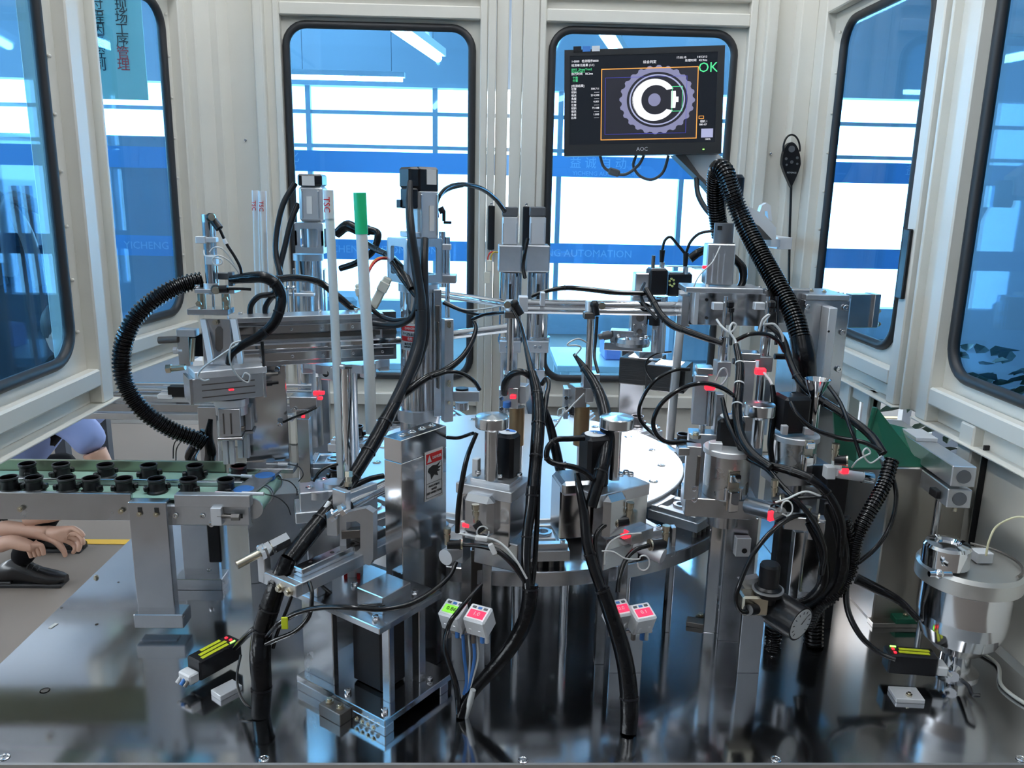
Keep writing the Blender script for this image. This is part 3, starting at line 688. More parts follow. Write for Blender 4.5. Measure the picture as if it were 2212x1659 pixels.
def fixture(th, label):
    u = Vector((math.cos(th), math.sin(th), 0)); v = Vector((-u.y, u.x, 0)); c = DC+u*.54+Vector((0, 0, .236))
    t = thing('fixture', label, 'fixture', c-Vector((0, 0, .022)), 'work fixtures on the dial')
    def bx(nm, du, dv, dz, s, m=ALUB, ch=.0012):
        b = B(); b.box(c+u*du+v*dv+Vector((0, 0, dz)), s, th, ch); return fin(nm, b, m, t)
    bx('base', -.015, 0, .008, (.135, .10, .024)); 
    bx('frame_bar', .035, 0, .026, (.018, .094, .014)); bx('frame_bar', -.068, 0, .026, (.018, .094, .014))
    bx('frame_bar', -.016, .038, .026, (.085, .016, .014)); bx('frame_bar', -.016, -.038, .026, (.085, .016, .014))
    bx('nest', -.02, 0, .023, (.05, .05, .012), ALUW); b = B(); b.lathe(c+u*-.02+Vector((0, 0, .03)), [(.02, 0), (.02, .006), (.012, .006), (.012, -.002), (.001, -.002)], 18); fin('nest_ring', b, ALU, t)
    for du, dv in ((.035, .036), (.035, -.036)):
        bolt(t, c+u*du+v*dv+Vector((0, 0, .033)), .0055)
    for dv in (-.035, -.012, .012, .035):
        b = B(); q = c+u*.038+v*dv; b.cyl((q.x, q.y, .214), (q.x, q.y, .232), .006, n=10); fin('standoff', b, DSTEEL, t)
NM = {-86: 'front fixture between the two middle stations', -62: 'first fixture right of the right middle station', -42: 'second fixture right of the right middle station', -20: 'fixture half under the right hopper', -112: 'fixture behind the left middle station', -134: 'fixture behind the danger column',
      -156: 'fixture left of the danger column behind the white tubes', -178: 'fixture beside the gantry support plate', 160: 'left fixture under the lobed clamp plate', 138: 'fixture behind the main servo press', 115: 'back fixture left of the twin presses', 90: 'back fixture in front of the twin presses', 66: 'back fixture right of the twin presses', 40: 'fixture lit under the box lights', 15: 'fixture on the far right under the tool bracket'}
for a, n_ in NM.items(): fixture(R(a), 'silver nest fixture on the dial, ' + n_)
for a, n_ in ((160, 'left nest under the lobed clamp plate'), (138, 'nest behind the main servo press'), (66, 'nest right of the twin presses'), (40, 'nest lit under the box lights'), (15, 'nest on the far right under the tool bracket'), (-156, 'nest behind the white tubes')):
    q = DC+Vector((.52*math.cos(R(a)), .52*math.sin(R(a)), .274)); t = thing('ribbed_cup', 'black ribbed cup sitting in the ' + n_, 'cup', q, 'black cups in dial nests')
    for o in proto_c:
        c = o.copy(); COL.objects.link(c); c.parent = t

# ================================================================== servo presses
def servo(name, label, cx, Y, ytop, sc, ybot, mount=None, rot=0, parent=None, cap=BLACK):
    """motor stack: encoder cap, motor body, open bracket, cylinder"""
    t = thing(name, label, 'press', (at(cx, 800, Y).x, Y, 0.27))
    return t
# left-back servo press
s1 = servo('servo_press', 'slim servo press with a black-capped grey motor at the left back', 667, 2.50, 0, 1, 0)
b = B(); pb(b, 642, 376, 695, 402, 2.46, .08, 0, .005); fin('encoder_cap', b, BLACK, s1)
b = B(); pb(b, 652, 380, 679, 401, 2.4585, .002, ch=0); fin('rating_label', b, PAPER, s1)
b = B(); pb(b, 645, 402, 697, 480, 2.46, .085, 0, .008); fin('motor_body', b, MOTORG, s1)
for x in (653, 688):
    b = B(); pb(b, x-2, 412, x+2, 472, 2.458, .006, 0, .001); fin('motor_fin', b, ALUB, s1)
b = B(); pb(b, 662, 424, 674, 462, 2.4585, .002, ch=0); fin('rating_label', b, PAPER, s1)
def bracket(t, x0, y0, x1, y1, Y, d, wx, wy, m=ALUB, rot=0):
    P0 = at((x0+x1)/2, (y0+y1)/2, Y); w_ = at(x1, (y0+y1)/2, Y).x-at(x0, (y0+y1)/2, Y).x; h_ = at((x0+x1)/2, y0, Y).z-at((x0+x1)/2, y1, Y).z
    u = Vector((math.cos(rot), math.sin(rot), 0)); v = Vector((-u.y, u.x, 0)); c = P0+v*(d/2)
    for s in (-1, 1):
        b = B(); o = rrect(-w_/2+wx, w_/2-wx, -h_/2+wy, h_/2-wy, .006, 3)
        outer = []
        for (a, z) in o: outer.append((max(-w_/2, min(w_/2, a*w_/(w_-2*wx)*1.02 if abs(a) > (w_/2-wx)*.8 else a)), max(-h_/2, min(h_/2, z*h_/(h_-2*wy)*1.02 if abs(z) > (h_/2-wy)*.8 else z))))
        b.frame([c+v*(s*d/2)+u*a+Vector((0, 0, z)) for a, z in outer], [c+v*(s*d/2)+u*a+Vector((0, 0, z)) for a, z in o], v*(-s*.006)); fin('bracket_face', b, m, t)
        b = B(); o2 = rrect(-d/2+wx, d/2-wx, -h_/2+wy, h_/2-wy, .006, 3); out2 = []
        for (a, z) in o2: out2.append((max(-d/2, min(d/2, a*d/(d-2*wx)*1.02 if abs(a) > (d/2-wx)*.8 else a)), max(-h_/2, min(h_/2, z*h_/(h_-2*wy)*1.02 if abs(z) > (h_/2-wy)*.8 else z))))
        b.frame([c+u*(s*w_/2)+v*a+Vector((0, 0, z)) for a, z in out2], [c+u*(s*w_/2)+v*a+Vector((0, 0, z)) for a, z in o2], u*(-s*.006)); fin('bracket_side', b, m, t)
        b = B(); b.box(c+Vector((0, 0, s*(h_/2-.004))), (w_-.004, d-.004, .008), rot); fin('bracket_plate', b, m, t)
    b = B(); b.cyl(c+Vector((0, 0, -h_/2)), c+Vector((0, 0, h_/2)), min(w_, d)*.20, n=18); fin('coupling', b, ALUW, t)
    return c
c = bracket(s1, 637, 481, 698, 548, 2.45, .10, .016, .018)
b = B(); pc(b, 666, 548, 562, 62, 2.51, n=30); fin('flange', b, ALUB, s1)
b = B(); pc(b, 669, 562, 700, 56, 2.51, n=30); fin('press_cylinder', b, STEEL, s1)
b = B(); pc(b, 669, 700, 960, 50, 2.51, n=30); fin('press_cylinder', b, ALU, s1)
b = B(); c = at(668, 640, 2.58); b.box((c.x, 2.60, .38), (.10, .03, .76)); fin('column', b, ALU, s1)
b = B(); pb(b, 618, 634, 678, 640, 2.44, .02); fin('switch_rail', b, ALUW, s1)
for x in (622, 634): b = B(); pc(b, x, 606, 680, 5, 2.43, n=8); b.ball(at(x, 622, 2.43), .008); fin('ball_pin', b, STEEL, s1)
# main servo press behind the danger column
Y2 = 2.06
s2 = servo('servo_press', 'large servo press with a black-capped motor and open bracket beside the green-taped tube', 905, Y2, 0, 1, 0)
rt = R(38)
cap = at(905, 389, Y2+.03)
b = B(); b.box(at(912, 389, Y2+.02), (.062, .062, .062), rt, .006); fin('encoder_cap', b, BLACK, s2)
b = B(); b.box(at(884, 384, Y2-.01), (.03, .05, .05), rt, .005); b.box(at(884, 428, Y2-.015), (.026, .045, .05), rt, .004); b.box(at(868, 440, Y2+.0), (.02, .02, .02), rt); fin('connector_block', b, BLACK, s2)
b = B(); b.box(at(913, 464, Y2+.02), (.062, .062, .125), rt, .007); fin('motor_body', b, MOTORG, s2)
b = B(); b.box(at(905, 506, Y2+.02), (.07, .07, .014), rt, .002); fin('motor_flange', b, ALUB, s2)
nf = Vector((math.cos(rt-math.pi/2), math.sin(rt-math.pi/2), 0)); uf = Vector((math.cos(rt), math.sin(rt), 0))
for dz, s, m in ((.092, (.028, .002, .036), PAPER), (-.008, (.014, .002, .062), PAPER)):
    b = B(); b.box(at(913, 464, Y2+.02)+nf*.0315+uf*.006+Vector((0, 0, dz)), s, rt, 0); fin('rating_label', b, m, s2)
for k in (-.024, .022):
    b = B(); b.box(at(913, 464, Y2+.02)+nf*.032+uf*k, (.004, .004, .1), rt, .0015); fin('motor_fin', b, ALUB, s2)
c = bracket(s2, 873, 516, 964, 612, Y2-.015, .095, .017, .020, ALUB, rt)
CX = at(905, 740, Y2).x
b = B(); b.cyl((CX, Y2+.02, .277), (CX, Y2+.02, .44), .052, n=36); fin('press_base', b, ALU, s2)
b = B(); pc(b, 905, 612, 628, 86, Y2+.02, n=40); fin('flange', b, ALUB, s2)
b = B(); pc(b, 906, 628, 890, 80, Y2+.02, n=44); pcyl = fin('press_cylinder', b, STEEL, s2)
b = B(); pc(b, 905, 880, 904, 92, Y2+.02, n=40); fin('flange', b, ALUB, s2)
b = B(); pb(b, 933, 626, 950, 900, Y2-.03, .03, R(20)); fin('switch_plate', b, ALU, s2)
b = B(); pb(b, 955, 690, 976, 912, Y2-.02, .026, R(25)); fin('guide_plate', b, ALUB, s2)
b = B(); pb(b, 940, 660, 950, 695, Y2-.034, .004, R(20)); pb(b, 945, 696, 949, 840, Y2-.036, .004, R(20)); fin('slot', b, DSTEEL, s2)
for y in (698, 704, 825, 832, 870): bolt(s2, at(970, y, Y2-.024), .005, (.3, -1, 0), 'hex')
b = B(); pb(b, 975, 846, 1035, 868, Y2, .05); fin('side_shelf', b, ALUB, s2)
b = B(); pc(b, 998, 868, 884, 30, Y2+.02); fin('shelf_boss', b, STEEL, s2)
b = B(); pc(b, 998, 838, 846, 28, Y2+.02); fin('rubber_pad', b, RUBBER, s2)
b = B(); pc(b, 955, 500, 620, 14, Y2+.12); pc(b, 967, 512, 740, 10, Y2+.12); fin('slide_rod', b, CHROME, s2)
b = B(); pb(b, 948, 528, 974, 540, Y2+.10, .03); fin('rod_clamp', b, ALUW, s2)
b = B(); pb(b, 955, 455, 962, 478, Y2+.1, .02); pb(b, 958, 478, 975, 484, Y2+.1, .012); b.cyl(at(951, 448, Y2+.1), at(957, 460, Y2+.1), .008); fin('sensor_plug', b, BLACK, s2)
b = B(); pb(b, 930, 595, 985, 612, Y2+.08, .06); fin('rear_plate', b, ALUB, s2)
# warning label curved on the cylinder
lab = B(); rr = px2m(80, Y2+.02)/2+.0006; z1 = at(905, 703, Y2-.05).z; z0 = at(905, 762, Y2-.05).z; n0 = 12
def arc(b, a0, a1, z0, z1, r, n=10):
    vs = []
    for k in range(n+1):
        a = R(a0+(a1-a0)*k/n); vs += [(CX+r*math.cos(a), Y2+.02+r*math.sin(a), z0), (CX+r*math.cos(a), Y2+.02+r*math.sin(a), z1)]
    b.add(vs, [(2*k, 2*k+2, 2*k+3, 2*k+1) for k in range(n)], True)
arc(lab, 205, 285, z0, z1, rr); lo = fin('warning_label', lab, PAPER, s2)
h = z1-z0
for f0, f1 in ((.72, .92), (.34, .52)):
    b = B(); arc(b, 212, 280, z0+h*f0, z0+h*f1, rr+.0004); fin('red_band', b, RED, lo)
for s, f, sz, m in (('DANGER', .82, .009, PAPER), ('ELECTRIC SHOCK', .63, .006, INK), ('OR BURN', .57, .006, INK), ('危险', .43, .009, PAPER), ('触电或烫伤', .24, .008, INK), ('检修前先关电源', .13, .006, INK)):
    a = R(246); textmesh(s, sz, Vector((CX+(rr+.001)*math.cos(a), Y2+.02+(rr+.001)*math.sin(a), z0+h*f)), (-math.sin(a), math.cos(a), 0), (0, 0, 1), m, lo, squash=.8)
# twin presses at the back
for i, (x, lab_) in enumerate(((1102, 'left of the twin servo presses in front of the middle mullion'), (1162, 'right of the twin servo presses in front of the middle mullion'))):
    Y3 = 2.72; t = thing('servo_press', lab_, 'press', (at(x, 900, Y3).x, Y3, .05), 'twin back presses')
    b = B(); pb(b, x-17, 447, x+17, 468, Y3-.03, .06, 0, .003); fin('encoder_cap', b, CAPG, t)
    b = B(); pb(b, x-17, 468, x+17, 530, Y3-.03, .06, 0, .004); mb = fin('motor_body', b, ALUW, t)
    for dx in (-15, 14):
        b = B(); pb(b, x+dx-1.5, 482, x+dx+1.5, 524, Y3-.032, .004, ch=.001); fin('motor_fin', b, MOTORG, mb)
    b = B(); pb(b, x-26, 530, x+26, 588, Y3-.05, .10, 0, .004); fin('coupling_box', b, ALUB, t)
    b = B(); pc(b, x, 588, 742, 46, Y3+.0, n=32); cy = fin('press_cylinder', b, STEEL, t)
    b = B(); pb(b, x-3, 614, x+3, 652, Y3-.042, .004, ch=0); pb(b, x-1.5, 680, x+1.5, 702, Y3-.042, .004, ch=0); fin('slot', b, INK, cy)
    b = B(); pc(b, x, 726, 738, 52, Y3, n=32); fin('flange', b, ALU, t)
    b = B(); pb(b, x-23, 738, x+23, 762, Y3-.05, .10); fin('mount_block', b, ALUB, t)
    b = B(); pc(b, x-1, 762, 800, 12, Y3); fin('ram', b, CHROME, t)
    b = B(); pb(b, x-14, 800, x+14, 850, Y3-.02, .05); fin('tool_head', b, ALU, t)
    b = B(); cx_ = at(x, 700, Y3).x; b.box((cx_, Y3+.09, .40), (.06, .05, .80)); fin('column', b, ALU, t)
    for dx in (-6, 4): bolt(t, at(x+dx, 749, Y3-.05), .006, (0, -1, 0))
# chrome cross bars between back stations
for i, (p, q, r_, lab_) in enumerate([((955, 636, 2.3), (1122, 660, 2.15), .011, 'chrome round bar sloping from the main servo press'), ((1128, 656, 2.15), (1490, 662, 2.15), .0125, 'long double chrome bar across to the vision bracket'), ((955, 726, 2.12), (1100, 708, 2.15), .012, 'short chrome bar below the sloping bar')]):
    t = thing('cross_bar', lab_, 'bar', at(*p)); P, Q = at(*p), at(*q)
    b = B(); b.cyl(P, Q, r_, n=18)
    fin('bar', b, CHROME, t)
    if i == 1:
        b = B(); b.cyl(P+Vector((0, -.01, -.015)), Q+Vector((0, -.01, -.015)), r_*.8, n=18); fin('bar', b, CHROME, t)
        b = B(); rb(b, 1130, 656, 2.13, .024, .04, .04); fin('bar_end', b, ALUW, t)
        b = B(); rb(b, 1172, 645, 2.13, .012, .03, .035); fin('bar_clamp', b, ALUW, t)

# ================================================================== danger column (front left)
dcol = thing('press_column', 'tall polished steel column with a red danger label and crushed-hand symbol', 'column', (-.14, 1.5, 0))
e0 = atz(873, 1484); th = R(53); u = Vector((math.cos(th), math.sin(th), 0)); v = Vector((math.cos(th-math.pi/2), math.sin(th-math.pi/2), 0))  # v: along the narrow face towards camera-right
Ln, Lw = .047, .135; H = at(872, 952, e0.y).z
cen = e0+u*(Lw/2)-v*(Ln/2)
zs = at(872, 1002, e0.y).z
b = B(); b.box(cen+Vector((0, 0, zs/2)), (Lw, Ln, zs-.001), th, .001); fin('column_body', b, STEEL, dcol)
b = B(); b.box(cen+Vector((0, 0, (zs+H)/2)), (Lw, Ln, H-zs), th, .001); fin('column_head', b, STEEL, dcol)
for k in (.2, .42, .64, .86): bolt(dcol, cen+u*(Lw*(k-.5))+Vector((0, 0, H+.0002)), .008, kind='flush')
for k in (.25, .75): 
    b = B(); b.lathe(cen+u*(Lw*(k-.5))+Vector((0, 0, H)), [(.0112, .0005), (.009, .0006)], 20); fin('counterbore', b, DSTEEL, dcol)
# label plate on the wide face (its normal is v)
def onface(a, z): return e0+u*a+Vector((0, 0, z))+v*.0008
za = at(938, 973, e0.y+.07).z; zb_ = at(938, 1078, e0.y+.07).z; a0, a1 = .066, .122
def quad(b, A0, A1, Z0, Z1, k=0.0): b.prism([onface(A0, Z0)+v*k, onface(A1, Z0)+v*k, onface(A1, Z1)+v*k, onface(A0, Z1)+v*k], v*.0006)
b = B(); quad(b, a0, a1, zb_, za); lb = fin('danger_label', b, PAPER, dcol)
hh = za-zb_
b = B(); quad(b, a0+.004, a1-.004, zb_+hh*.75, zb_+hh*.95, .0007); fin('red_band', b, RED, lb)
b = B(); b.prism([onface(a0+.006, zb_+hh*.78)+v*.0014, onface(a0+.020, zb_+hh*.78)+v*.0014, onface(a0+.013, zb_+hh*.93)+v*.0014], v*.0003); fin('triangle', b, PAPER, lb)
textmesh('DANGER', .0085, onface(a0+.036, zb_+hh*.85)+v*.0016, u, (0, 0, 1), PAPER, lb, squash=.8)
b = B()
hp = [(.2, .66), (.42, .70), (.62, .68), (.86, .73), (.7, .64), (.9, .63), (.7, .58), (.88, .54), (.66, .54), (.72, .45), (.5, .50), (.34, .42), (.3, .52), (.14, .60)]
b.prism([onface(a0+(a1-a0)*x, zb_+hh*y)+v*.0012 for x, y in hp], v*.0003); fin('crushed_hand_symbol', b, INK, lb)
b = B(); quad(b, a0+.006, a1-.006, zb_+hh*.345, zb_+hh*.352, .0008); quad(b, a0+.0035, a0+.0042, zb_+hh*.05, zb_+hh*.74, .0008); quad(b, a1-.0042, a1-.0035, zb_+hh*.05, zb_+hh*.74, .0008); quad(b, a0+.0035, a1-.0035, zb_+hh*.05, zb_+hh*.056, .0008); fin('label_border', b, INK, lb)
for s, f in (('PINCH POINTS', .28), ('HANDS', .21), ('KEEP HANDS CLEAR', .14)): textmesh(s, .0062, onface((a0+a1)/2, zb_+hh*f)+v*.001, u, (0, 0, 1), INK, lb, squash=.8)
# base of the front-left press: stepped frame
pbse = thing('press_base_frame', 'aluminium base frame with a black motor between two plates on the steel deck', 'frame', (-.27, 1.45, 0))
def ub(nm, px, py, z, L, W_, h, m=ALU, par=pbse, ch=.0015, rotd=0):
    p = atz(px, py, z); b = B(); b.box(p+Vector((0, 0, h/2)), (L, W_, h), th+R(rotd), ch); return fin(nm, b, m, par)
fq = atz(832, 1592)         # front right corner on deck
def bpos(a, c_, z): return fq-v*c_+u*a+Vector((0, 0, z))   # a into depth along u, c_ to the left along -v
def bb(nm, a0, a1, c0, c1, z0, z1, m=ALU, ch=.0015):
    b = B(); b.box(bpos((a0+a1)/2, (c0+c1)/2, (z0+z1)/2), (a1-a0, c1-c0, z1-z0), th, ch); return fin(nm, b, m, pbse)
bb('bottom_plate', 0, .20, 0, .25, .02, .034, STEEL); bb('deck_bar', .0, .025, .0, .25, 0, .02, ALU); bb('deck_bar', .16, .185, .0, .25, 0, .02, ALU)
bb('upright', .02, .034, .16, .25, .034, .20, ALU); bb('upright', .045, .06, .03, .05, .034, .20, ALU); bb('upright', .13, .15, .03, .05, .034, .20, ALU)
bb('top_plate', .01, .19, .02, .26, .20, .214, ALU); bb('corner_block', .02, .06, .20, .26, .214, .262, ALU)
bb('motor', .055, .125, .06, .145, .036, .198, BLACK, .006); bb('motor_flange', .05, .13, .055, .15, .186, .2, CAPG)
bb('motor_top', .05, .13, .05, .12, .214, .25, ALU)
for a_, c_, z_ in ((.035, .225, .262), (.03, .05, .214), (.15, .06, .214), (.1, .18, .214), (.02, .12, .034), (.02, .02, .034), (.15, .02, .034)): bolt(pbse, bpos(a_, c_, z_), .0068)
bb('clamp_block', -.03, .0, .09, .15, .0, .025, DSTEEL); bolt(pbse, bpos(-.015, .105, .025), .008, kind='hex'); bolt(pbse, bpos(-.015, .135, .025), .008, kind='hex')
for c_ in (.07, .055, .04, .025): bolt(pbse, bpos(-.004, c_, .012), .0045, tuple(-u), 'hex')
# linear slide of the front-left press
Lz = thing('linear_slide', 'linear slide rail on an angled arm with a hex stop screw at its front end', 'slide', atz(620, 1262, .30))
r0 = atz(640, 1250, .28); 
def lb_(nm, a0, a1, c0, c1, z0, z1, m=ALUB, ch=.0015):
    b = B(); b.box(r0+u*((a0+a1)/2)+v*((c0+c1)/2)+Vector((0, 0, (z0+z1)/2)), (a1-a0, c1-c0, z1-z0), th, ch); return fin(nm, b, m, Lz)
lb_('arm', -.005, .30, -.022, .022, -.026, -.0, ALUB); lb_('rail', .008, .30, -.017, .008, .0, .018, STEEL); lb_('arm_lip', -.02, -.004, -.075, .022, -.026, .0, ALUB); lb_('stop_arm', -.02, -.004, -.09, -.068, -.026, .05, ALUB)
for k in range(5):
    b = B(); q = r0+u*(.04+.055*k)+v*-.0045+Vector((0, 0, .018)); b.lathe(q, [(.0045, .0004), (.003, .0004), (.003, -.003), (.001, -.003)], 12); fin('rail_hole', b, DSTEEL, Lz)
q = r0+u*-.012+v*-.079+Vector((0, 0, .038)); dv = Vector((-.75, -.55, -.25)).normalized()
b = B(); b.cyl(q+dv*.055, q-dv*.02, .0085, n=14); fin('stop_screw', b, BRASS, Lz)
b = B(); b.prism6(q-dv*.005, q-dv*.014, .016); b.prism6(q+dv*.008, q+dv*.0, .016); b.prism6(q-dv*.016, q-dv*.052, .0155); fin('hex_nut', b, CHROME, Lz)
for c_ in (-.02, .006): bolt(Lz, r0+u*-.02+v*c_+Vector((0, 0, -.016)), .0085, tuple(-u), 'hex')
lb_('carriage', .16, .22, -.032, .024, .018, .036, DSTEEL)
lb_('carriage_plate', .15, .24, -.035, -.02, .02, .12, ALUB); lb_('clevis', .14, .155, -.05, -.01, .05, .13, ALUB)
b = B(); c = at(788, 1158, r0.y+.13)
U2 = Vector((.95, .3, 0)).normalized()
o = [(734, 1110), (790, 1098), (806, 1108), (806, 1208), (798, 1222), (734, 1196)]; inn = [(748, 1128), (770, 1126), (778, 1132), (778, 1184), (770, 1192), (748, 1186)]
yq = r0.y+.11
b = B(); b.frame([at(x, y, yq) for x, y in o], [at(x, y, yq) for x, y in inn], (.006, .018, 0)); fin('yoke', b, ALUB, Lz)
b = B(); pb(b, 736, 1146, 780, 1164, yq+.0, .02, R(10)); fin('yoke_bar', b, DSTEEL, Lz)
b = B(); b.cyl(at(716, 1114, yq-.02), at(742, 1098, yq-.02), .007, n=12); b.prism6(at(712, 1117, yq-.02), at(722, 1110, yq-.02), .013); b.prism6(at(735, 1103, yq-.02), at(744, 1098, yq-.02), .013); fin('link_bolt', b, CHROME, Lz)
b = B(); pb(b, 706, 1112, 730, 1158, yq-.012, .016, R(-8)); fin('link_plate', b, ALUB, Lz)
b = B(); pc(b, 762, 1200, 1300, 48, yq+.05, n=24); cyb = fin('air_cylinder', b, ALUW, Lz)
for dx in (-16, 12):
    b = B(); pb(b, 762+dx-3, 1240, 762+dx+4, 1262, yq+.022, .004, ch=0); fin('red_tab', b, RED, cyb)
# air cylinder lying behind, pointing to the dial
b = B(); P = at(752, 1092, yq+.03); Q = at(850, 1040, yq+.16); b.cyl(P, Q, .0145, n=20); b.cyl(P.lerp(Q, .45), P.lerp(Q, .47), .0152, n=20); fin('air_cylinder', b, STEEL, Lz)
b = B(); b.cyl(at(740, 1098, yq+.02), P, .006, n=10); fin('piston_rod', b, CHROME, Lz)
# feeder block where the white tube stands
fd = thing('tube_feeder', 'silver feeder block with round lugs under the white part tubes', 'feeder', atz(690, 1150, .2))
Yf = 1.72
b = B(); pb(b, 640, 1062, 730, 1106, Yf, .07, R(15), .002); fin('feeder_body', b, ALUB, fd)
b = B(); pb(b, 628, 1104, 740, 1128, Yf-.01, .09, R(15), .002); fin('feeder_step', b, ALUB, fd)
b = B(); c = at(684, 1120, Yf+.03); b.box((c.x+.02, Yf+.06, c.z/2), (.10, .05, c.z), R(15)); fin('feeder_leg', b, ALU, fd)
b = B(); pc(b, 690, 1056, 1072, 54, Yf+.02, n=28); pc(b, 722, 1040, 1066, 48, Yf+.04, n=28); fin('round_lug', b, ALUB, fd)
for x, y in ((650, 1055), (683, 1056), (700, 1032), (668, 1050)): bolt(fd, at(x, y+3, Yf+.02), .0085, kind='flush')
b = B(); pc(b, 751, 795, 1050, 26, Yf+.10, n=22); fin('chrome_guide', b, CHROME, fd)
b = B(); pb(b, 736, 790, 746, 1050, Yf+.10, .02); fin('guide_strip', b, ALUB, fd)
# rotary clamp plate seen behind the tubes
rc = thing('clamp_turret', 'blue-reflecting lobed clamp plate on a slim post behind the white tubes', 'turret', at(745, 980, 2.12))
b = B(); z = at(745, 780, 2.12).z; cx_ = at(745, 780, 2.12).x; pts = []
for k in range(36):
    a = 2*math.pi*k/36; r_ = .105+(.012 if (k % 6) < 3 else -.008); pts.append((cx_+r_*math.cos(a), 2.13+r_*math.sin(a), z-.014))
b.prism(pts, (0, 0, .022)); fin('lobed_plate', b, ALUB, rc)
for k in range(6):
    a = 2*math.pi*k/6+.25; q = Vector((cx_+.1*math.cos(a), 2.13+.1*math.sin(a), z-.012)); b = B(); b.box(q, (.03, .034, .036), a, .003); cl = fin('clamp_block', b, ALUW, rc)
    b = B(); d = Vector((math.cos(a), math.sin(a), 0)); b.cyl(q+d*.0155, q+d*.0165, .009, n=14); fin('clamp_hole', b, INK, cl)
b = B(); b.cyl((cx_, 2.13, .277), (cx_, 2.13, z), .03, n=20); fin('spindle', b, ALU, rc)
b = B(); pc(b, 687, 815, 862, 8, 2.03); fin('clamp_pin', b, STEEL, rc)
b = B(); pb(b, 676, 846, 700, 853, 2.02, .01); pb(b, 682, 858, 696, 864, 2.02, .01); fin('red_glow', b, REDL, rc)
# small sensor block in the gap
sbk = thing('sensor_block', 'grey sensor block with a red indicator between the gantry and the dial', 'sensor', at(655, 900, 1.98))
b = B(); pb(b, 625, 858, 684, 885, 1.98, .05); pb(b, 640, 885, 668, 905, 1.98, .04); b.v; fin('housing', b, ALU, sbk)
b = B(); pb(b, 651, 897, 658, 903, 1.977, .004, ch=.001); fin('indicator', b, REDL, sbk)
b = B(); c = at(655, 905, 2.0); b.box((c.x, 2.01, c.z/2), (.03, .03, c.z)); fin('stand', b, ALU, sbk)
bolt(sbk, at(636, 885, 1.978), .006, (0, -1, 0))
# ================================================================== front stations with mushroom knobs
def mushroom(par, x, ytop, yrim, yneck, ybot, wcap, wstem, Y, taper=True):
    c = at(x, ybot, Y); z = lambda yy: at(x, yy, Y).z; rc_ = px2m(wcap, Y)/2; rs = px2m(wstem, Y)/2
    b = B(); b.lathe((c.x, Y, 0), [(rs, z(ybot)), (rs, z(yneck)), (rs*1.2, z(yneck)+.004), (rc_*.97, z(yrim)), (rc_, z(yrim)+.002), (rc_, z(ytop)-.002), (rc_*.95, z(ytop)), (.001, z(ytop)+.003)], 36); return fin('mushroom_knob', b, TURNED, par)
def stepper(par, x, ytop, ybot, w_, Y, rot, stick=True):
    c = at(x, (ytop+ybot)/2, Y); h = at(x, ytop, Y).z-at(x, ybot, Y).z; s = px2m(w_, Y)
    b = B(); b.box(c, (s, s, h), R(rot), .007); m = fin('stepper_motor', b, BLACK, par)
    if stick:
        b = B(); b.lathe(c+Vector((0, 0, h/2)), [(s*.42, .0003), (s*.42, .0012), (s*.15, .0012)], 26); fin('round_sticker', b, PAPER, m)
        b = B(); b.prism([c+Vector((0, 0, h/2+.0016))+Vector((s*.38*math.cos(R(a)), s*.38*math.sin(R(a)), 0)) for a in range(-20, 121, 14)]+[c+Vector((0, 0, h/2+.0016))], (0, 0, .0003)); fin('blue_print', b, BLUEP, m)
    b = B(); b.lathe(c+Vector((0, 0, h/2)), [(s*.1, .0003), (s*.1, .004), (.001, .004)], 12); fin('shaft', b, STEEL, m)
    return m
def latch(par, x, y, Y, dirn, sc=1.0):
    """toggle latch: plate, lever, spring barrels"""
    d = Vector(dirn).normalized(); a = math.atan2(d.y, d.x)+math.pi/2
    c = at(x, y, Y); t = fin('toggle_latch', B().box(c, (.026*sc, .004, .085*sc), a, .001), BRASS, par)
    b = B(); b.box(c+d*.006*sc+Vector((0, 0, -.022*sc)), (.022*sc, .01*sc, .045*sc), a, .004); fin('lever', b, CHROME, t)
    b = B(); b.box(c+d*.006*sc+Vector((0, 0, .028*sc)), (.024*sc, .008*sc, .016*sc), a, .003); fin('hook', b, CHROME, t)
    for s in (-1, 1):
        e = Vector((-d.y, d.x, 0)); q = c+e*(.017*sc*s)+d*.004; b = B(); b.cyl(q+Vector((0, 0, -.018*sc)), q+Vector((0, 0, .006*sc)), .0045*sc, n=10); fin('spring_barrel', b, CHROME, t)
    return t
def elbow(par, p, q, r=.009, knob=None):
    b = B(); b.cyl(p, q, r, n=14); b.cyl(p.lerp(q, .82), q, r*1.12, n=14); fin('push_in_fitting', b, BLACK, par)
    b = B(); b.cyl(p.lerp(q, .93), q+(q-p).normalized()*.0015, r*1.15, n=14); fin('collet', b, BRASS, par)
    if knob:
        b = B(); b.cyl(p, p+Vector(knob), r*.6, n=10); b.cyl(p+Vector(knob)*.45, p+Vector(knob)*.7, r*.75, n=10); b.cyl(p+Vector(knob)*.8, p+Vector(knob)*1.1, r*.8, n=10); fin('throttle_screw', b, BRASS, par)
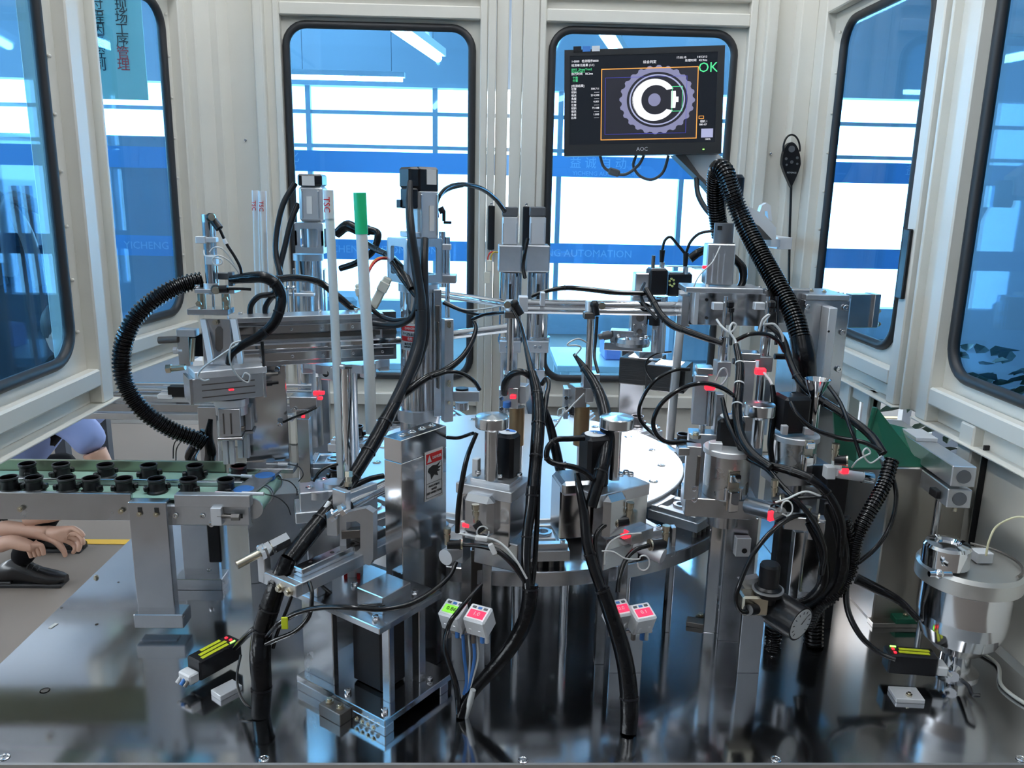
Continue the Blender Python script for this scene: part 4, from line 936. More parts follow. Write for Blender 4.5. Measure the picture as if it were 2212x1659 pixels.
# -- left middle station
f1 = thing('dispensing_station', 'front station with a mushroom knob and sticker-topped black motor nearest the danger column', 'station', atz(1030, 1440))
YS = 1.53; r1 = -27
mushroom(f1, 1061, 898, 922, 930, 1035, 74, 31, YS+.0)
stepper(f1, 1096, 934, 1038, 46, YS+.045, r1)
b = B(); rb(b, 1068, 1048, YS+.03, .125, .10, .022, r1, .0015); fin('top_plate', b, ALUB, f1)
b = B(); rb(b, 1072, 1036, YS+.03, .09, .06, .012, r1); fin('motor_plate', b, ALUB, f1)
b = B(); rb(b, 1066, 1105, YS+.03, .118, .092, .10, r1, .002); fin('valve_body', b, STEEL, f1)
b = B(); rb(b, 1040, 1108, YS-.01, .07, .05, .085, r1, .012); fin('fluid_chamber', b, ALU, f1)
b = B(); rb(b, 1090, 1180, YS+.03, .10, .085, .06, r1, .002); fin('lower_block', b, ALU, f1)
latch(f1, 1112, 1098, YS+.02, (.85, -.5, 0), .9)
b = B(); pb(b, 1022, 992, 1036, 1030, YS+.02, .014, R(r1)); fin('stop_tab', b, WHITE, f1)
for x, y in ((1002, 1034), (1033, 1018), (1080, 1026), (1122, 1024), (1107, 1046)): bolt(f1, at(x, y+5, YS+.02), .006)
for x0, x1 in ((996, 1018), (1042, 1063)):
    b = B(); p = at(x0, 1195, YS+.02); q = at(x1, 1195, YS+.02); b.box(((p.x+q.x)/2, YS+.05, p.z/2+.005), (q.x-p.x, .03, p.z-.01)); fin('stand_plate', b, ALU, f1)
b = B(); pb(b, 1016, 1190, 1044, 1460, YS+.075, .004); fin('stand_web', b, DSTEEL, f1)
b = B(); pb(b, 972, 1150, 1010, 1215, YS+.01, .035, R(r1)); fin('valve_block', b, ALUB, f1)
b = B(); c = at(962, 1204, YS-.025); b.cyl(c, c+Vector((.02, .03, 0)), .0165, n=24); fin('round_knob', b, ALUW, f1)
elbow(f1, at(966, 1176, YS-.03), at(998, 1176, YS-.03), .0095, (0, 0, .032))
elbow(f1, at(1030, 1128, YS-.03), at(1044, 1147, YS-.035), .011, (-.002, 0, .035))
b = B(); pb(b, 996, 1128, 1018, 1146, YS-.02, .012, R(r1)); fin('switch_body', b, ALUW, f1)
b = B(); pb(b, 998, 1132, 1014, 1140, YS-.024, .005, R(r1), .001); fin('indicator', b, REDL, f1)
# -- right middle station
f2 = thing('dispensing_station', 'right middle station with a mushroom knob, its motor wrapped by a hose loop', 'station', atz(1290, 1430))
YT = 1.54; r2 = 34
mushroom(f2, 1326, 900, 923, 930, 1035, 75, 24, YT+.03)
stepper(f2, 1283, 938, 1050, 55, YT+.02, 20)
b = B(); rb(b, 1310, 1054, YT+.03, .145, .105, .026, r2, .0015); fin('top_plate', b, ALUB, f2)
b = B(); rb(b, 1240, 1042, YT+.02, .07, .08, .03, 10, .01); fin('top_plate_wing', b, ALU, f2)
b = B(); rb(b, 1232, 1092, YT+.03, .065, .075, .115, 10, .003); fin('valve_body', b, STEEL, f2)
b = B(); rb(b, 1325, 1112, YT+.03, .11, .085, .105, r2, .002); fin('valve_body', b, STEEL, f2)
b = B(); rb(b, 1316, 1110, YT-.022, .06, .05, .095, r2, .012); fin('fluid_chamber', b, ALU, f2)
b = B(); rb(b, 1318, 1180, YT+.04, .10, .07, .06, r2, .002); fin('lower_block', b, ALU, f2)
b = B(); pb(b, 1362, 1066, 1384, 1150, YT+.04, .05, R(r2)); fin('side_block', b, ALU, f2)
for y in (1058, 1078, 1120): bolt(f2, at(1382, y, YT+.03), .0055, (1, -.3, 0))
for x, y in ((1256, 1030), (1340, 1022), (1352, 1018), (1362, 1022)): bolt(f2, at(x, y+6, YT+.03), .0065)
elbow(f2, at(1356, 1124, YT-.03), at(1330, 1128, YT-.035), .0105, (.003, 0, .035))
elbow(f2, at(1436, 1174, YT-.01), at(1404, 1177, YT-.02), .0105, (.001, 0, .036))
b = B(); pb(b, 1344, 1148, 1410, 1172, YT-.01, .04, R(r2)); fin('valve_block', b, ALUB, f2)
b = B(); pb(b, 1344, 1150, 1360, 1164, YT-.016, .008, R(r2), .001); fin('indicator', b, REDL, f2)
b = B(); c = at(1433, 1202, YT-.02); b.cyl(c, c+Vector((-.05, .035, .012)), .0165, n=24); fin('round_knob', b, ALUW, f2)
for x0, x1 in ((1300, 1322), (1346, 1363)):
    b = B(); p = at(x0, 1200, YT+.02); q = at(x1, 1200, YT+.02); b.box(((p.x+q.x)/2, YT+.06, p.z/2), (q.x-p.x, .03, p.z)); fin('stand_plate', b, ALU, f2)
# rear valve heads (bronze barrels with grey heads) behind the two stations
for i, (x, yt, lab_) in enumerate(((1118, 838, 'bronze valve barrel with a grey clamp head and red light, left of the pair'), (1258, 836, 'bronze valve barrel with a grey clamp head, right of the pair'))):
    Yv = 1.80; t = thing('valve_barrel', lab_, 'valve', at(x, 965, Yv), 'bronze valves behind the front stations')
    b = B(); pc(b, x-2, yt+40, 960, 34, Yv, n=20); fin('barrel', b, COPPER, t)
    b = B(); pb(b, x-22, yt, x+6, yt+45, Yv-.02, .04, R(-15 if i == 0 else 15)); fin('clamp_head', b, ALU, t)
    b = B(); pb(b, x+2, yt-4, x+22, yt+34, Yv-.015, .035, R(-15 if i == 0 else 15)); fin('clamp_head', b, ALUB, t)
    b = B(); c = at(x, 960, Yv); b.cyl((c.x, Yv, .274), (c.x, Yv, c.z), .012, n=14); fin('nozzle', b, STEEL, t)
    if i == 0:
        b = B(); pb(b, x-16, yt+16, x-4, yt+24, Yv-.026, .006, ch=.001); fin('indicator', b, REDL, t)
        b = B(); pc(b, x-24, yt+30, yt+42, 16, Yv-.02); fin('blue_collet', b, BLUEP, t)
    b = B(); pb(b, x-40, yt+4, x-30, yt+70, Yv+.02, .04); fin('side_plate', b, ALUB, t)
    for y in (yt+22, yt+44): bolt(t, at(x-35, y, Yv+.019), .005, (0, -1, 0))
# vertical chrome slide rods above the valves
for i, (x, y0, y1, lab_) in enumerate(((1102, 648, 800, 'upright chrome air cylinder on the left of the middle pair, tilted hose plug on top'), (1274, 650, 800, 'upright chrome air cylinder on the right of the middle pair'))):
    Yv = 1.80; t = thing('air_cylinder', lab_, 'cylinder', at(x, y1, Yv), 'upright cylinders of the middle pair')
    b = B(); pc(b, x, y0+20, y1, 15, Yv); fin('barrel', b, STEEL, t)
    b = B(); pc(b, x, y0, y0+22, 19, Yv); fin('cap', b, ALUW, t)
    b = B(); p = at(x+10, y0+8, Yv-.012); b.ball(p, .01); b.cyl(p, at(x+ (24 if i == 0 else 14), y0+32, Yv-.015), .0085, n=12); fin('elbow_fitting', b, BLACK, t)
    b = B(); c = at(x-6 if i == 0 else x+26, y0+10, Yv-.02); b.cyl(c, c+Vector((0, -.006, 0)), .008, n=12); fin('fitting_screw', b, BRASS, t)
    b = B(); pb(b, x-12, y0+26, x+12, y0+40, Yv-.02, .03); fin('reed_clamp', b, DSTEEL, t)
    b = B(); pc(b, x, y1, y1+50, 7, Yv); fin('piston_rod', b, CHROME, t)
    b = B(); pb(b, x-14, y1+8, x+22, y1+40, Yv-.02, .04); fin('tool_block', b, ALU, t)

# ================================================================== digital pressure switches
def psw(px, py, Y, lab_, col, sub, rot=-28, grp='digital pressure switches'):
    c = at(px, py, Y); t = thing('pressure_switch', lab_, 'sensor', c-Vector((0, 0, .03)), grp); s = .046; a = R(rot)
    M = Matrix.Rotation(a, 3, 'Z') @ Matrix.Rotation(R(22), 3, 'X')
    b = B(); b.box(c, (s, .042, .044), ch=.003, M=M); fin('housing', b, WHITE, t)
    n = M @ Vector((0, 0, 1)); xd = M @ Vector((1, 0, 0)); yd = M @ Vector((0, 1, 0)); top = c+n*.0222
    b = B(); b.box(top, (s*.86, .034, .0012), ch=0, M=M); fin('front_panel', b, ALUW, t)
    b = B(); b.box(top-yd*.004+n*.001, (s*.72, .018, .0012), ch=0, M=M); dsp = fin('display', b, col, t)
    textmesh(sub, .012, top-yd*.004+n*.002, xd, yd, PAPER if col is REDD else INK, t)
    for k in (-.012, 0, .012):
        b = B(); b.box(top+yd*.0115+xd*k+n*.001, (.008, .005, .0015), ch=.0005, M=M); fin('button', b, BLUEP if k == 0 else CAPG, t)
    for k in (-.01, .01):
        b = B(); b.box(c+M @ Vector((k, -.02, -.008)), (.006, .004, .012), ch=.0008, M=M); fin('clip', b, ALUW, t)
    for k, m in ((-.012, DSTEEL), (.006, BLUEP), (.014, WCABLE)):
        b = B(); q = c+Vector((k, .0, -.024)); b.cyl(q, q+Vector((0, 0, -.022)), .005, n=10); fin('port', b, m, t)
    return t
GRND = mat('green_display', (.03, .05, .02), .4, emit=(.28, .9, .05), estr=.5)
psw(982, 1330, 1.43, 'white pressure switch with a green display, left of the left pair', GRND, '0.86')
psw(1036, 1341, 1.41, 'white pressure switch with a red display reading 1.0, right of the left pair', REDD, '1.0')
psw(1334, 1328, 1.46, 'white pressure switch half hidden behind the thick hose', REDD, '0.0', 20)
psw(1383, 1336, 1.45, 'white pressure switch with a red display right of the thick hose', REDD, '0.1', 20)
for x, Y, lab_ in ((1010, 1.47, 'steel angle bracket carrying the left pair of pressure switches'), (1366, 1.50, 'steel angle bracket carrying the right pair of pressure switches')):
    b = B(); pb(b, x-44, 1362, x+44, 1368, Y-.04, .06); pb(b, x-30, 1366, x+30, 1372, Y, .03); c = at(x, 1366, Y); b.box((c.x, Y+.055, c.z/2), (.07, .004, c.z)); b.box((c.x, Y+.03, c.z-.004), (.07, .05, .004)); one('switch_bracket', b, ALU, lab_, 'bracket')
# ================================================================== monitor on its arm
MY = 2.58; mc = at(1389, 220, MY)
Mm = Matrix.Rotation(R(-7), 3, 'Z') @ Matrix.Rotation(R(1.9), 3, 'Y').inverted() @ Matrix.Rotation(R(3), 3, 'X').inverted()
mx, my_, mz = Mm @ Vector((1, 0, 0)), Mm @ Vector((0, 1, 0)), Mm @ Vector((0, 0, 1))
mon = thing('monitor', 'black flat-screen monitor showing a round gear part inside an orange frame', 'monitor', mc)
MW, MH = .478, .312
b = B(); b.box(mc+my_*.02, (MW, .03, MH), ch=.006, M=Mm); fin('back_shell', b, BLACK, mon)
def mq(x, z): return mc-my_*.0+mx*x+mz*z
SX0, SX1, SZ0, SZ1 = -MW/2+.016, MW/2-.02, -MH/2+.034, MH/2-.018
b = B(); o_ = [(-MW/2, -MH/2), (MW/2, -MH/2), (MW/2, MH/2), (-MW/2, MH/2)]; i_ = [(SX0, SZ0), (SX1, SZ0), (SX1, SZ1), (SX0, SZ1)]
b.frame([mq(*p)-my_*.0 for p in o_], [mq(*p) for p in i_], my_*.012); fin('bezel', b, mat('dark_bezel', (.03, .031, .033), .3), mon)
SCR = mat('screen_black', (.004, .005, .007), .08, emit=(.02, .025, .035), estr=.25)
b = B(); b.prism([mq(*p)+my_*.003 for p in i_], my_*.003); scn = fin('screen', b, SCR, mon)
def em(name, c, s=1.0): return mat(name, [k*.3 for k in c], .5, emit=c, estr=s*.52)
E_OR, E_GR, E_BL, E_WH, E_GY, E_DK, E_LB = em('scr_orange', (1, .42, .08), .9), em('scr_green', (.1, .9, .35), .8), em('scr_blue', (.1, .1, .75), .6), em('scr_white', (.95, .95, 1), 1.0), em('scr_grey', (.26, .26, .42), .8), em('scr_dark', (.014, .014, .024), .8), em('scr_lilac', (.45, .47, .7), .8)
def sp(fx, fy): return mq(SX0+(SX1-SX0)*fx, SZ1-(SZ1-SZ0)*fy)          # fraction of the screen
SA = (SX1-SX0)/(SZ1-SZ0)
def poly(nm, pts, m, lay):
    b = B(); b.prism([sp(*p)+my_*(.003-.00025*lay) for p in pts], my_*-.0001); return fin(nm, b, m, scn)
def ring(nm, cx, cy, r0, r1, m, lay, n=48, wob=0):
    b = B(); o = []; i = []
    for k in range(n):
        a = 2*math.pi*k/n; ro = r1*(1+(wob if k % 4 < 2 else -wob)); o.append(sp(cx+1.13*ro*math.cos(a)/SA, cy+ro*math.sin(a))+my_*(.003-.00025*lay)); i.append(sp(cx+1.13*r0*math.cos(a)/SA, cy+r0*math.sin(a))+my_*(.003-.00025*lay))
    b.frame(o, i, my_*-.0001); return fin(nm, b, m, scn)
def outline(nm, x0, y0, x1, y1, t, m, lay):
    b = B(); o = [(x0, y0), (x1, y0), (x1, y1), (x0, y1)]; i = [(x0+t/SA, y0+t), (x1-t/SA, y0+t), (x1-t/SA, y1-t), (x0+t/SA, y1-t)]
    b.frame([sp(*p)+my_*(.003-.00025*lay) for p in o], [sp(*p)+my_*(.003-.00025*lay) for p in i], my_*-.0001); return fin(nm, b, m, scn)
poly('image_area', [(.22, .155), (.872, .155), (.872, .95), (.22, .95)], E_DK, 1)
outline('orange_frame', .217, .15, .875, .955, .010, E_OR, 4); outline('blue_frame', .245, .25, .80, .89, .004, E_BL, 3)
gx, gy = .600, .51
ring('gear_rim', gx, gy, .31, .375, E_GY, 2, 96, .03); ring('inner_ring', gx, gy, .27, .285, E_LB, 3, 56)
ring('shade_ring', gx, gy, .245, .262, E_DK, 3, 56)
b = B(); pts = [(gx-.02+.235*math.cos(a)*1.08/SA, gy+.235*math.sin(a)) for a in [2*math.pi*k/48 for k in range(48)]]; poly('white_disc', pts, E_WH, 3)
key = [(gx-.01+.165*math.cos(R(a))/SA, gy+.165*math.sin(R(a))) for a in range(40, 321, 10)]+[(gx+.12, gy-.125), (gx+.155, gy-.12), (gx+.168, gy-.06), (gx+.168, gy+.06), (gx+.155, gy+.12), (gx+.12, gy+.125)]
poly('keyhole', key, E_DK, 4)
pts = [(gx-.018+.072*math.cos(a)/SA, gy+.072*math.sin(a)) for a in [2*math.pi*k/32 for k in range(32)]]; poly('hub_disc', pts, E_GY, 5)
poly('tab', [(gx+.095, gy-.095), (gx+.125, gy-.095), (gx+.128, gy-.03), (gx+.145, gy-.03), (gx+.145, gy+.03), (gx+.128, gy+.03), (gx+.125, gy+.095), (gx+.095, gy+.095)], E_WH, 5)
outline('green_box', gx+.10, gy-.145, gx+.172, gy+.135, .006, E_GR, 6)
poly('thumbnail', [(.905, .845), (.985, .845), (.985, .945), (.905, .945)], E_LB, 1); outline('small_box', .885, .70, .92, .735, .006, E_OR, 1)
def st(s, fx, fy, h, m, al='LEFT'): textmesh(s, h, sp(fx, fy)+my_*.0022, mx, mz, m, scn, align=al, ext=.0001)
st('OK', .938, .17, .040, E_GR, 'CENTER')
rows = [('1-0000   检测程序0000', .012, .06, E_WH), ('检测单元结果 (1/1)', .012, .105, E_WH), ('0002  ShapeTrax2', .012, .15, E_GR), ('ShapeTrax2', .012, .175, E_GR), ('执行时间   18.2ms', .012, .20, E_WH), ('个数', .02, .245, E_GR), ('分量', .02, .275, E_GR), ('[检测结果]', .012, .335, E_WH)]
for s, fx, fy, m in rows: st(s, fx, fy, .0085, m)
for k, s in enumerate(['300.711', '------', '214.500', '------', '4.001', '------', '73.488', '------', '1.000', '------']):
    st(s, .205, .37+.036*k, .008, E_WH, 'RIGHT')
    st(['位置', '倾斜', '相关', '角度', '比率'][k % 5], .012, .37+.036*k, .008, E_WH)
st('17:05:10', .79, .05, .0085, E_WH, 'RIGHT'); st('14/12/13', .93, .05, .0085, E_WH, 'RIGHT'); st('处理时间   43.9ms', .93, .085, .0085, E_WH, 'RIGHT'); st('综合判定', .50, .09, .010, E_WH); st('相机 1', .895, .765, .008, E_WH); st('080-07', .89, .80, .008, E_WH); st('100%', .95, .965, .008, E_WH, 'CENTER')
textmesh('AOC', .016, mq(.0, -MH/2+.017)-my_*.0006, mx, mz, ALUW, mon, name='brand_letters')
b = B(); b.box(mq(.185, -MH/2+.013)-my_*.001, (.005, .002, .003), ch=0, M=Mm); fin('power_light', b, GRNL, mon)
for k, m in enumerate((GREYP, BLUEP, WHITE)):
    b = B(); b.box(mq(-.20+.028*k, MH/2+.001)-my_*.001, (.024, .004, .016), ch=.0005, M=Mm); fin('sticker', b, m, mon)
# arm
arm = thing('swivel_mount', 'white jointed monitor arm with dark undersides fixed to the right corner post', 'arm', at(1640, 540, 2.85))
def strip(nm, pts, Y0, Y1, th_, m):
    n = len(pts); b = B(); b.prism([at(x, y, Y0+(Y1-Y0)*k/(n-1)) if 0 else at(x, y, Y0) for k, (x, y) in enumerate(pts)], (0, th_, 0)); fin(nm, b, m, arm)
strip('upper_link', [(1478, 333), (1552, 333), (1590, 368), (1585, 408), (1540, 412), (1510, 380)], 2.60, 2.6, .06, WHITE)
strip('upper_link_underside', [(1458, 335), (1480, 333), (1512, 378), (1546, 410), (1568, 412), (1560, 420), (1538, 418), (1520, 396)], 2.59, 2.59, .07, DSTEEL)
b = B(); c = at(1584, 412, 2.64); b.lathe(c+Vector((0, 0, -.035)), [(.03, 0), (.032, .01), (.032, .075), (.024, .085), (.001, .085)], 24); fin('elbow_joint', b, BLACK, arm)
strip('lower_link', [(1585, 436), (1604, 440), (1650, 462), (1677, 492), (1676, 518), (1640, 512), (1600, 480)], 2.68, 2.68, .06, WHITE)
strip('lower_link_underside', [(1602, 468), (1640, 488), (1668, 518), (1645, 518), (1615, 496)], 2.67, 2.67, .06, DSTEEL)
strip('hook', [(1640, 462), (1646, 444), (1656, 438), (1665, 444), (1668, 478), (1660, 474), (1658, 456), (1650, 456), (1648, 466)], 2.74, 2.74, .03, WHITE)
b = B(); pc(b, 1666, 516, 532, 36, 2.76); fin('pivot', b, WHITE, arm)
b = B(); c = at(1668, 525, 2.78); b.box((c.x+.04, 2.95, c.z), (.05, .36, .04)); fin('wall_bracket', b, WHITE, arm)
b = B(); c = at(1500, 330, 2.62); b.box((c.x-.05, 2.65, c.z+.12), (.12, .025, .12)); b.cyl((c.x-.02, 2.66, c.z-.0), (c.x-.05, 2.65, c.z+.10), .02, n=14); fin('tilt_head', b, BLACK, arm)
# remote pad on the wall
rm = thing('remote_pad', 'black oval remote pad hanging by a cord loop on the right corner post', 'remote', at(1710, 350, 3.10))
Yr = 3.09; b = B(); n = 40; prof = []
for k in range(n):
    a = 2*math.pi*k/n; y = math.sin(a); x = math.cos(a); yy = 355-y*48 if y > 0 else 355-y*50
    prof.append((1710+x*20*(1.0 if y > -.1 else max(.06, (1+y))**.62), yy))
b.prism([at(x, y, Yr) for x, y in prof], (0, .025, 0)); pad = fin('pad_body', b, BLACK, rm)
b = B(); b.tube([at(1710+18*math.cos(R(a)), 322-31*math.sin(R(a)), Yr+.01) for a in range(-10, 191, 10)], .0035, 8); fin('hanging_loop', b, BLACK, rm)
for x, y, r_ in ((1710, 322, .012), (1710, 350, .006), (1698, 343, .005), (1722, 341, .005), (1699, 356, .004), (1722, 354, .004)):
    b = B(); c = at(x, y, Yr); b.cyl(c, c-Vector((0, .003, 0)), r_, n=16); fin('button', b, CAPG, pad)
textmesh('KEYENCE', .0085, at(1710, 373, Yr)-Vector((0, .001, 0)), (1, 0, 0), (0, 0, 1), ALUW, rm, name='brand_letters')
b = B(); pt(b, [(1709, 402, 3.1), (1708, 440, 3.1), (1706, 500, 3.1), (1705, 560, 3.1), (1704, 640, 3.08)], 5); fin('cord', b, BLACK, rm)

# ================================================================== vision station
vs = thing('vision_station', 'vision station with two black cameras on a chrome bracket', 'camera', at(1430, 860, 2.30))
VY = 2.30
for x0, x1, y0, y1, dy in ((1402, 1441, 582, 638, 0), (1441, 1494, 591, 640, .02)):
    b = B(); pb(b, x0, y0, x1, y1, VY+dy, .05, R(6), .004); fin('camera_body', b, BLACK, vs)
    b = B(); pb(b, x0+4, y0-3, x1-3, y0+1, VY+dy+.005, .04, R(6)); fin('camera_top', b, ALU, vs)
for x, y0, y1, y2 in ((1430, 540, 566, 582), (1481, 546, 575, 592)):
    b = B(); pc(b, x, y1, y2, 11, VY+.02); fin('plug_sleeve', b, STEEL, vs); b = B(); pc(b, x, y0, y1, 9, VY+.02, 12); fin('plug_boot', b, BLACK, vs)
b = B()
for k in range(6):
    c = at(1451+5*math.cos(R(60*k+20)), 610+8*math.sin(R(60*k+20)), VY-.002); b.cyl(c, c-Vector((0, .003, 0)), .0035, n=8)
fin('gold_contacts', b, mat('gold', (.9, .6, .15), .25, 1), vs)
b = B(); pb(b, 1372, 590, 1403, 640, VY+.01, .05, 0, .003); fin('camera_mount', b, ALU, vs)
b = B(); pc(b, 1411, 552, 582, 8, VY+.03); fin('mount_rod', b, DSTEEL, vs)
b = B(); pb(b, 1500, 580, 1524, 582, VY, .03); pb(b, 1440, 575, 1530, 578, VY+.06, .03); fin('light_shelf', b, ALUB, vs)
b = B(); pb(b, 1362, 640, 1400, 745, VY+.02, .03, 0, .004); br_ = fin('lens_bracket', b, ALU, vs)
for x, y, r_ in ((1383, 686, .012), (1382, 716, .008)):
    b = B(); c = at(x, y, VY+.019); b.cyl(c, c-Vector((0, .001, 0)), r_, n=20); fin('hole', b, DSTEEL, br_)
for x, y in ((1371, 704), (1390, 704), (1371, 724), (1392, 738)): bolt(vs, at(x, y, VY+.019), .006, (0, -1, 0))
b = B(); pc(b, 1414, 645, 690, 26, VY+.02); pc(b, 1414, 690, 702, 24, VY+.02); fin('lens', b, BLACK, vs)
b = B(); pc(b, 1414, 702, 712, 10, VY+.02); fin('lens_tip', b, WHITE, vs)
b = B(); pc(b, 1424, 640, 760, 30, VY+.06); fin('mount_column', b, ALU, vs)
b = B(); pb(b, 1322, 715, 1372, 740, VY-.0, .05, R(-12)); pb(b, 1310, 742, 1392, 758, VY-.01, .07, R(-10)); fin('slide_stage', b, ALU, vs)
b = B(); c = at(1350, 738, VY-.01); b.lathe(c+Vector((.02, 0, 0)), [(.05, -.01), (.052, .0), (.048, .012), (.02, .016)], 30); fin('rotary_table', b, ALU, vs)
for a in range(0, 360, 60): bolt(vs, at(1350, 738, VY-.01)+Vector((.02+.04*math.cos(R(a)), .04*math.sin(R(a)), .013)), .006)
b = B(); b.cyl(at(1293, 728, VY), at(1322, 722, VY), .009, n=12); b.cyl(at(1303, 726, VY), at(1318, 723, VY), .013, n=14); fin('micrometer', b, CAPG, vs)
b = B(); c = at(1385, 760, VY+.08); b.box((c.x+.03, 2.68, c.z/2), (.08, .03, c.z)); fin('stand', b, ALU, vs); b = B(); b.box((c.x+.03, 2.53, c.z-.01), (.07, .30, .02)); fin('stand_arm', b, ALU, vs)
# box lights
LGT = mat('light_window', (1, 1, 1), .5, emit=(.97, .97, 1), estr=3.2)
FIN = mat('black_fins', (.012, .012, .013), .4, bump=.9, nscale=60, aniso=(.2, .2, 6))
for i, (x0, x1, y0, y1, Y, lab_) in enumerate(((1344, 1446, 792, 850, 2.46, 'black finned box light further from the column, lit window on top'), (1402, 1506, 808, 864, 2.36, 'black finned box light nearer the column, lit window on top'))):
    t = thing('box_light', lab_, 'light', at((x0+x1)/2, y1, Y+.05), 'vision box lights'); rot = R(-25)
    X0 = at(x0, y0, Y).x; X1 = at(x1, y0, Y).x; Z1 = at((x0+x1)/2, y0-22, Y+.04).z; Z0 = at((x0+x1)/2, y1-24, Y+.04).z; c = Vector(((X0+X1)/2, Y+.05, (Z0+Z1)/2)); s = (X1-X0)*.82
    b = B(); b.box(c, (s, s, Z1-Z0), rot, .003); fin('housing', b, FIN, t)
    b = B(); b.box(c+Vector((0, 0, (Z1-Z0)/2+.0006)), (s*.62, s*.62, .001), rot, 0); fin('top_window', b, LGT, t)
    b = B(); b.box(c+Vector((0, 0, -(Z1-Z0)/2-.0006)), (s*.8, s*.8, .001), rot, 0); fin('bottom_window', b, mat('light_window_down', (1, 1, 1), .5, emit=(.97, .96, 1), estr=20), t)
    b = B(); b.box(c+Vector((0, s*.5+.02, .0)), (.03, .06, .02)); fin('bracket', b, BLACK, t)

# ================================================================== upright bracket with tool slides
vb = thing('tool_bracket', 'silver bracket block with a grooved air cylinder on its top plate', 'bracket', at(1570, 900, 2.12)); BY = 2.08
b = B(); pb(b, 1490, 633, 1652, 703, BY, .03, R(-3)); fin('front_plate', b, STEEL, vb)
b = B(); pb(b, 1484, 622, 1650, 634, BY-.02, .11, R(-3), .002); fin('top_plate', b, ALUB, vb)
b = B(); pb(b, 1472, 640, 1492, 706, BY+.02, .05); fin('side_cheek', b, ALUB, vb)
b = B(); pb(b, 1528, 527, 1588, 616, BY+.02, .055, R(-4), .003); cy_ = fin('air_cylinder', b, ALUB, vb)
for x in (1540, 1552, 1563, 1575):
    b = B(); pb(b, x-1.4, 548, x+1.4, 612, BY+.0185, .003, R(-4), 0); fin('groove', b, MOTORG, cy_)
b = B(); pc(b, 1563, 482, 524, 40, BY+.05); fin('damper', b, CAPG, vb)
b = B(); pc(b, 1563, 524, 534, 44, BY+.05); fin('damper_ring', b, DSTEEL, vb)
b = B(); pb(b, 1550, 488, 1560, 497, BY+.026, .004, ch=0); fin('damper_tag', b, INK, vb)
b = B(); pb(b, 1518, 574, 1527, 581, BY+.015, .006, ch=.001); fin('indicator', b, REDL, vb)
for x, y in ((1528, 618), (1640, 622), (1655, 627)): bolt(vb, at(x, y+2, BY), .0055)
for x, y in ((1527, 648), (1527, 687), (1616, 650), (1615, 686)): 
    b = B(); c = at(x, y, BY-.0006); b.cyl(c, c-Vector((0, .0008, 0)), .004, n=12); fin('tapped_hole', b, INK, vb)
b = B(); c = at(1600, 660, BY+.05); b.box((c.x+.06, BY+.06, c.z), (.24, .03, .09)); fin('back_arm', b, ALU, vb)
b = B(); c = at(1520, 660, BY+.03); b.box((c.x-.03, BY-.004, c.z), (.012, .02, .09)); fin('strip', b, ALUW, vb)
for i, (x, y0, y1, lab_) in enumerate(((1565, 640, 790, 'upright chrome tool cylinder in front of the bracket plate'), (1655, 640, 780, 'upright chrome tool cylinder right of the bracket plate'))):
    Y = 1.98; t = thing('tool_cylinder', lab_, 'cylinder', at(x, y1+40, Y), 'tool cylinders on the bracket')
    b = B(); pc(b, x, y0, y0+92, 9, Y); fin('rod', b, CHROME, t)
    b = B(); pc(b, x-3, y0+88, y1, 20, Y); fin('barrel', b, STEEL, t)
    b = B(); pb(b, x-16, y1-8, x+14, y1+24, Y-.02, .04); fin('lower_block', b, ALUB, t)
    b = B(); pb(b, x-24, y0+14, x-2, y0+30, Y-.01, .02); fin('reed_clamp', b, ALUW, t)
    b = B(); pb(b, x+6, y0+10, x+22, y0+26, Y-.01, .025, 0, .005); pc(b, x+15, y0+26, y0+34, 12, Y); fin('elbow_fitting', b, BLACK, t)
    b = B(); p = at(x+18, y1-10, Y-.012); b.cyl(p, p+Vector((.04, 0, 0)), .0075, n=12); fin('side_fitting', b, BLACK, t)
    b = B(); p = at(x+40, y1-10, Y-.012); b.ball(p, .007); fin('ball_tip', b, PAPER, t)
for i, (x0, x1, y0, y1, red, Y, lab_) in enumerate(((1502, 1530, 812, 918, (1524, 828, 1546, 844), 1.90, 'grey tool body with a red-lit switch left of the pair of heads'), (1598, 1632, 780, 880, (1632, 796, 1656, 810), 1.92, 'grey tool body with a red-lit switch right of the pair of heads'))):
    t = thing('pneumatic_tool', lab_, 'tool', at((x0+x1)/2, y1+20, Y), 'red-lit tool heads')
    b = B(); pb(b, x0, y0, x1, y1, Y, .05, R(-10)); fin('body', b, ALUB, t)
    b = B(); pb(b, x0+8, y0-16, x1+14, y0-2, Y+.0, .05, R(-10)); fin('head_plate', b, ALU, t)
    b = B(); pb(b, *red, Y-.01, .014, 0, .003); fin('indicator', b, REDL, t)
    b = B(); pc(b, (red[0]+red[2])/2-2, red[3], y1, 20, Y+.01); fin('barrel', b, STEEL, t)
    b = B(); pb(b, x1+14, y0+40, x1+30, y1+60, Y+.02, .03); fin('rear_plate', b, ALUB, t)
    b = B(); pc(b, x0+14, y1, y1+22, 14, Y+.02); fin('tool_pin', b, STEEL, t)
    b = B(); pb(b, x0-10, y1+20, x0+50, y1+52, Y, .05, R(-10)); fin('lower_jaw', b, ALU, t); bolt(t, at(x0, y1+28, Y-.01), .012, kind='hex')
    b = B(); c = at((x0+x1)/2+20, y1+50, Y+.04); b.box((c.x, Y+.07, c.z/2+.1), (.05, .03, abs(c.z-.2))); fin('stand', b, ALU, t)

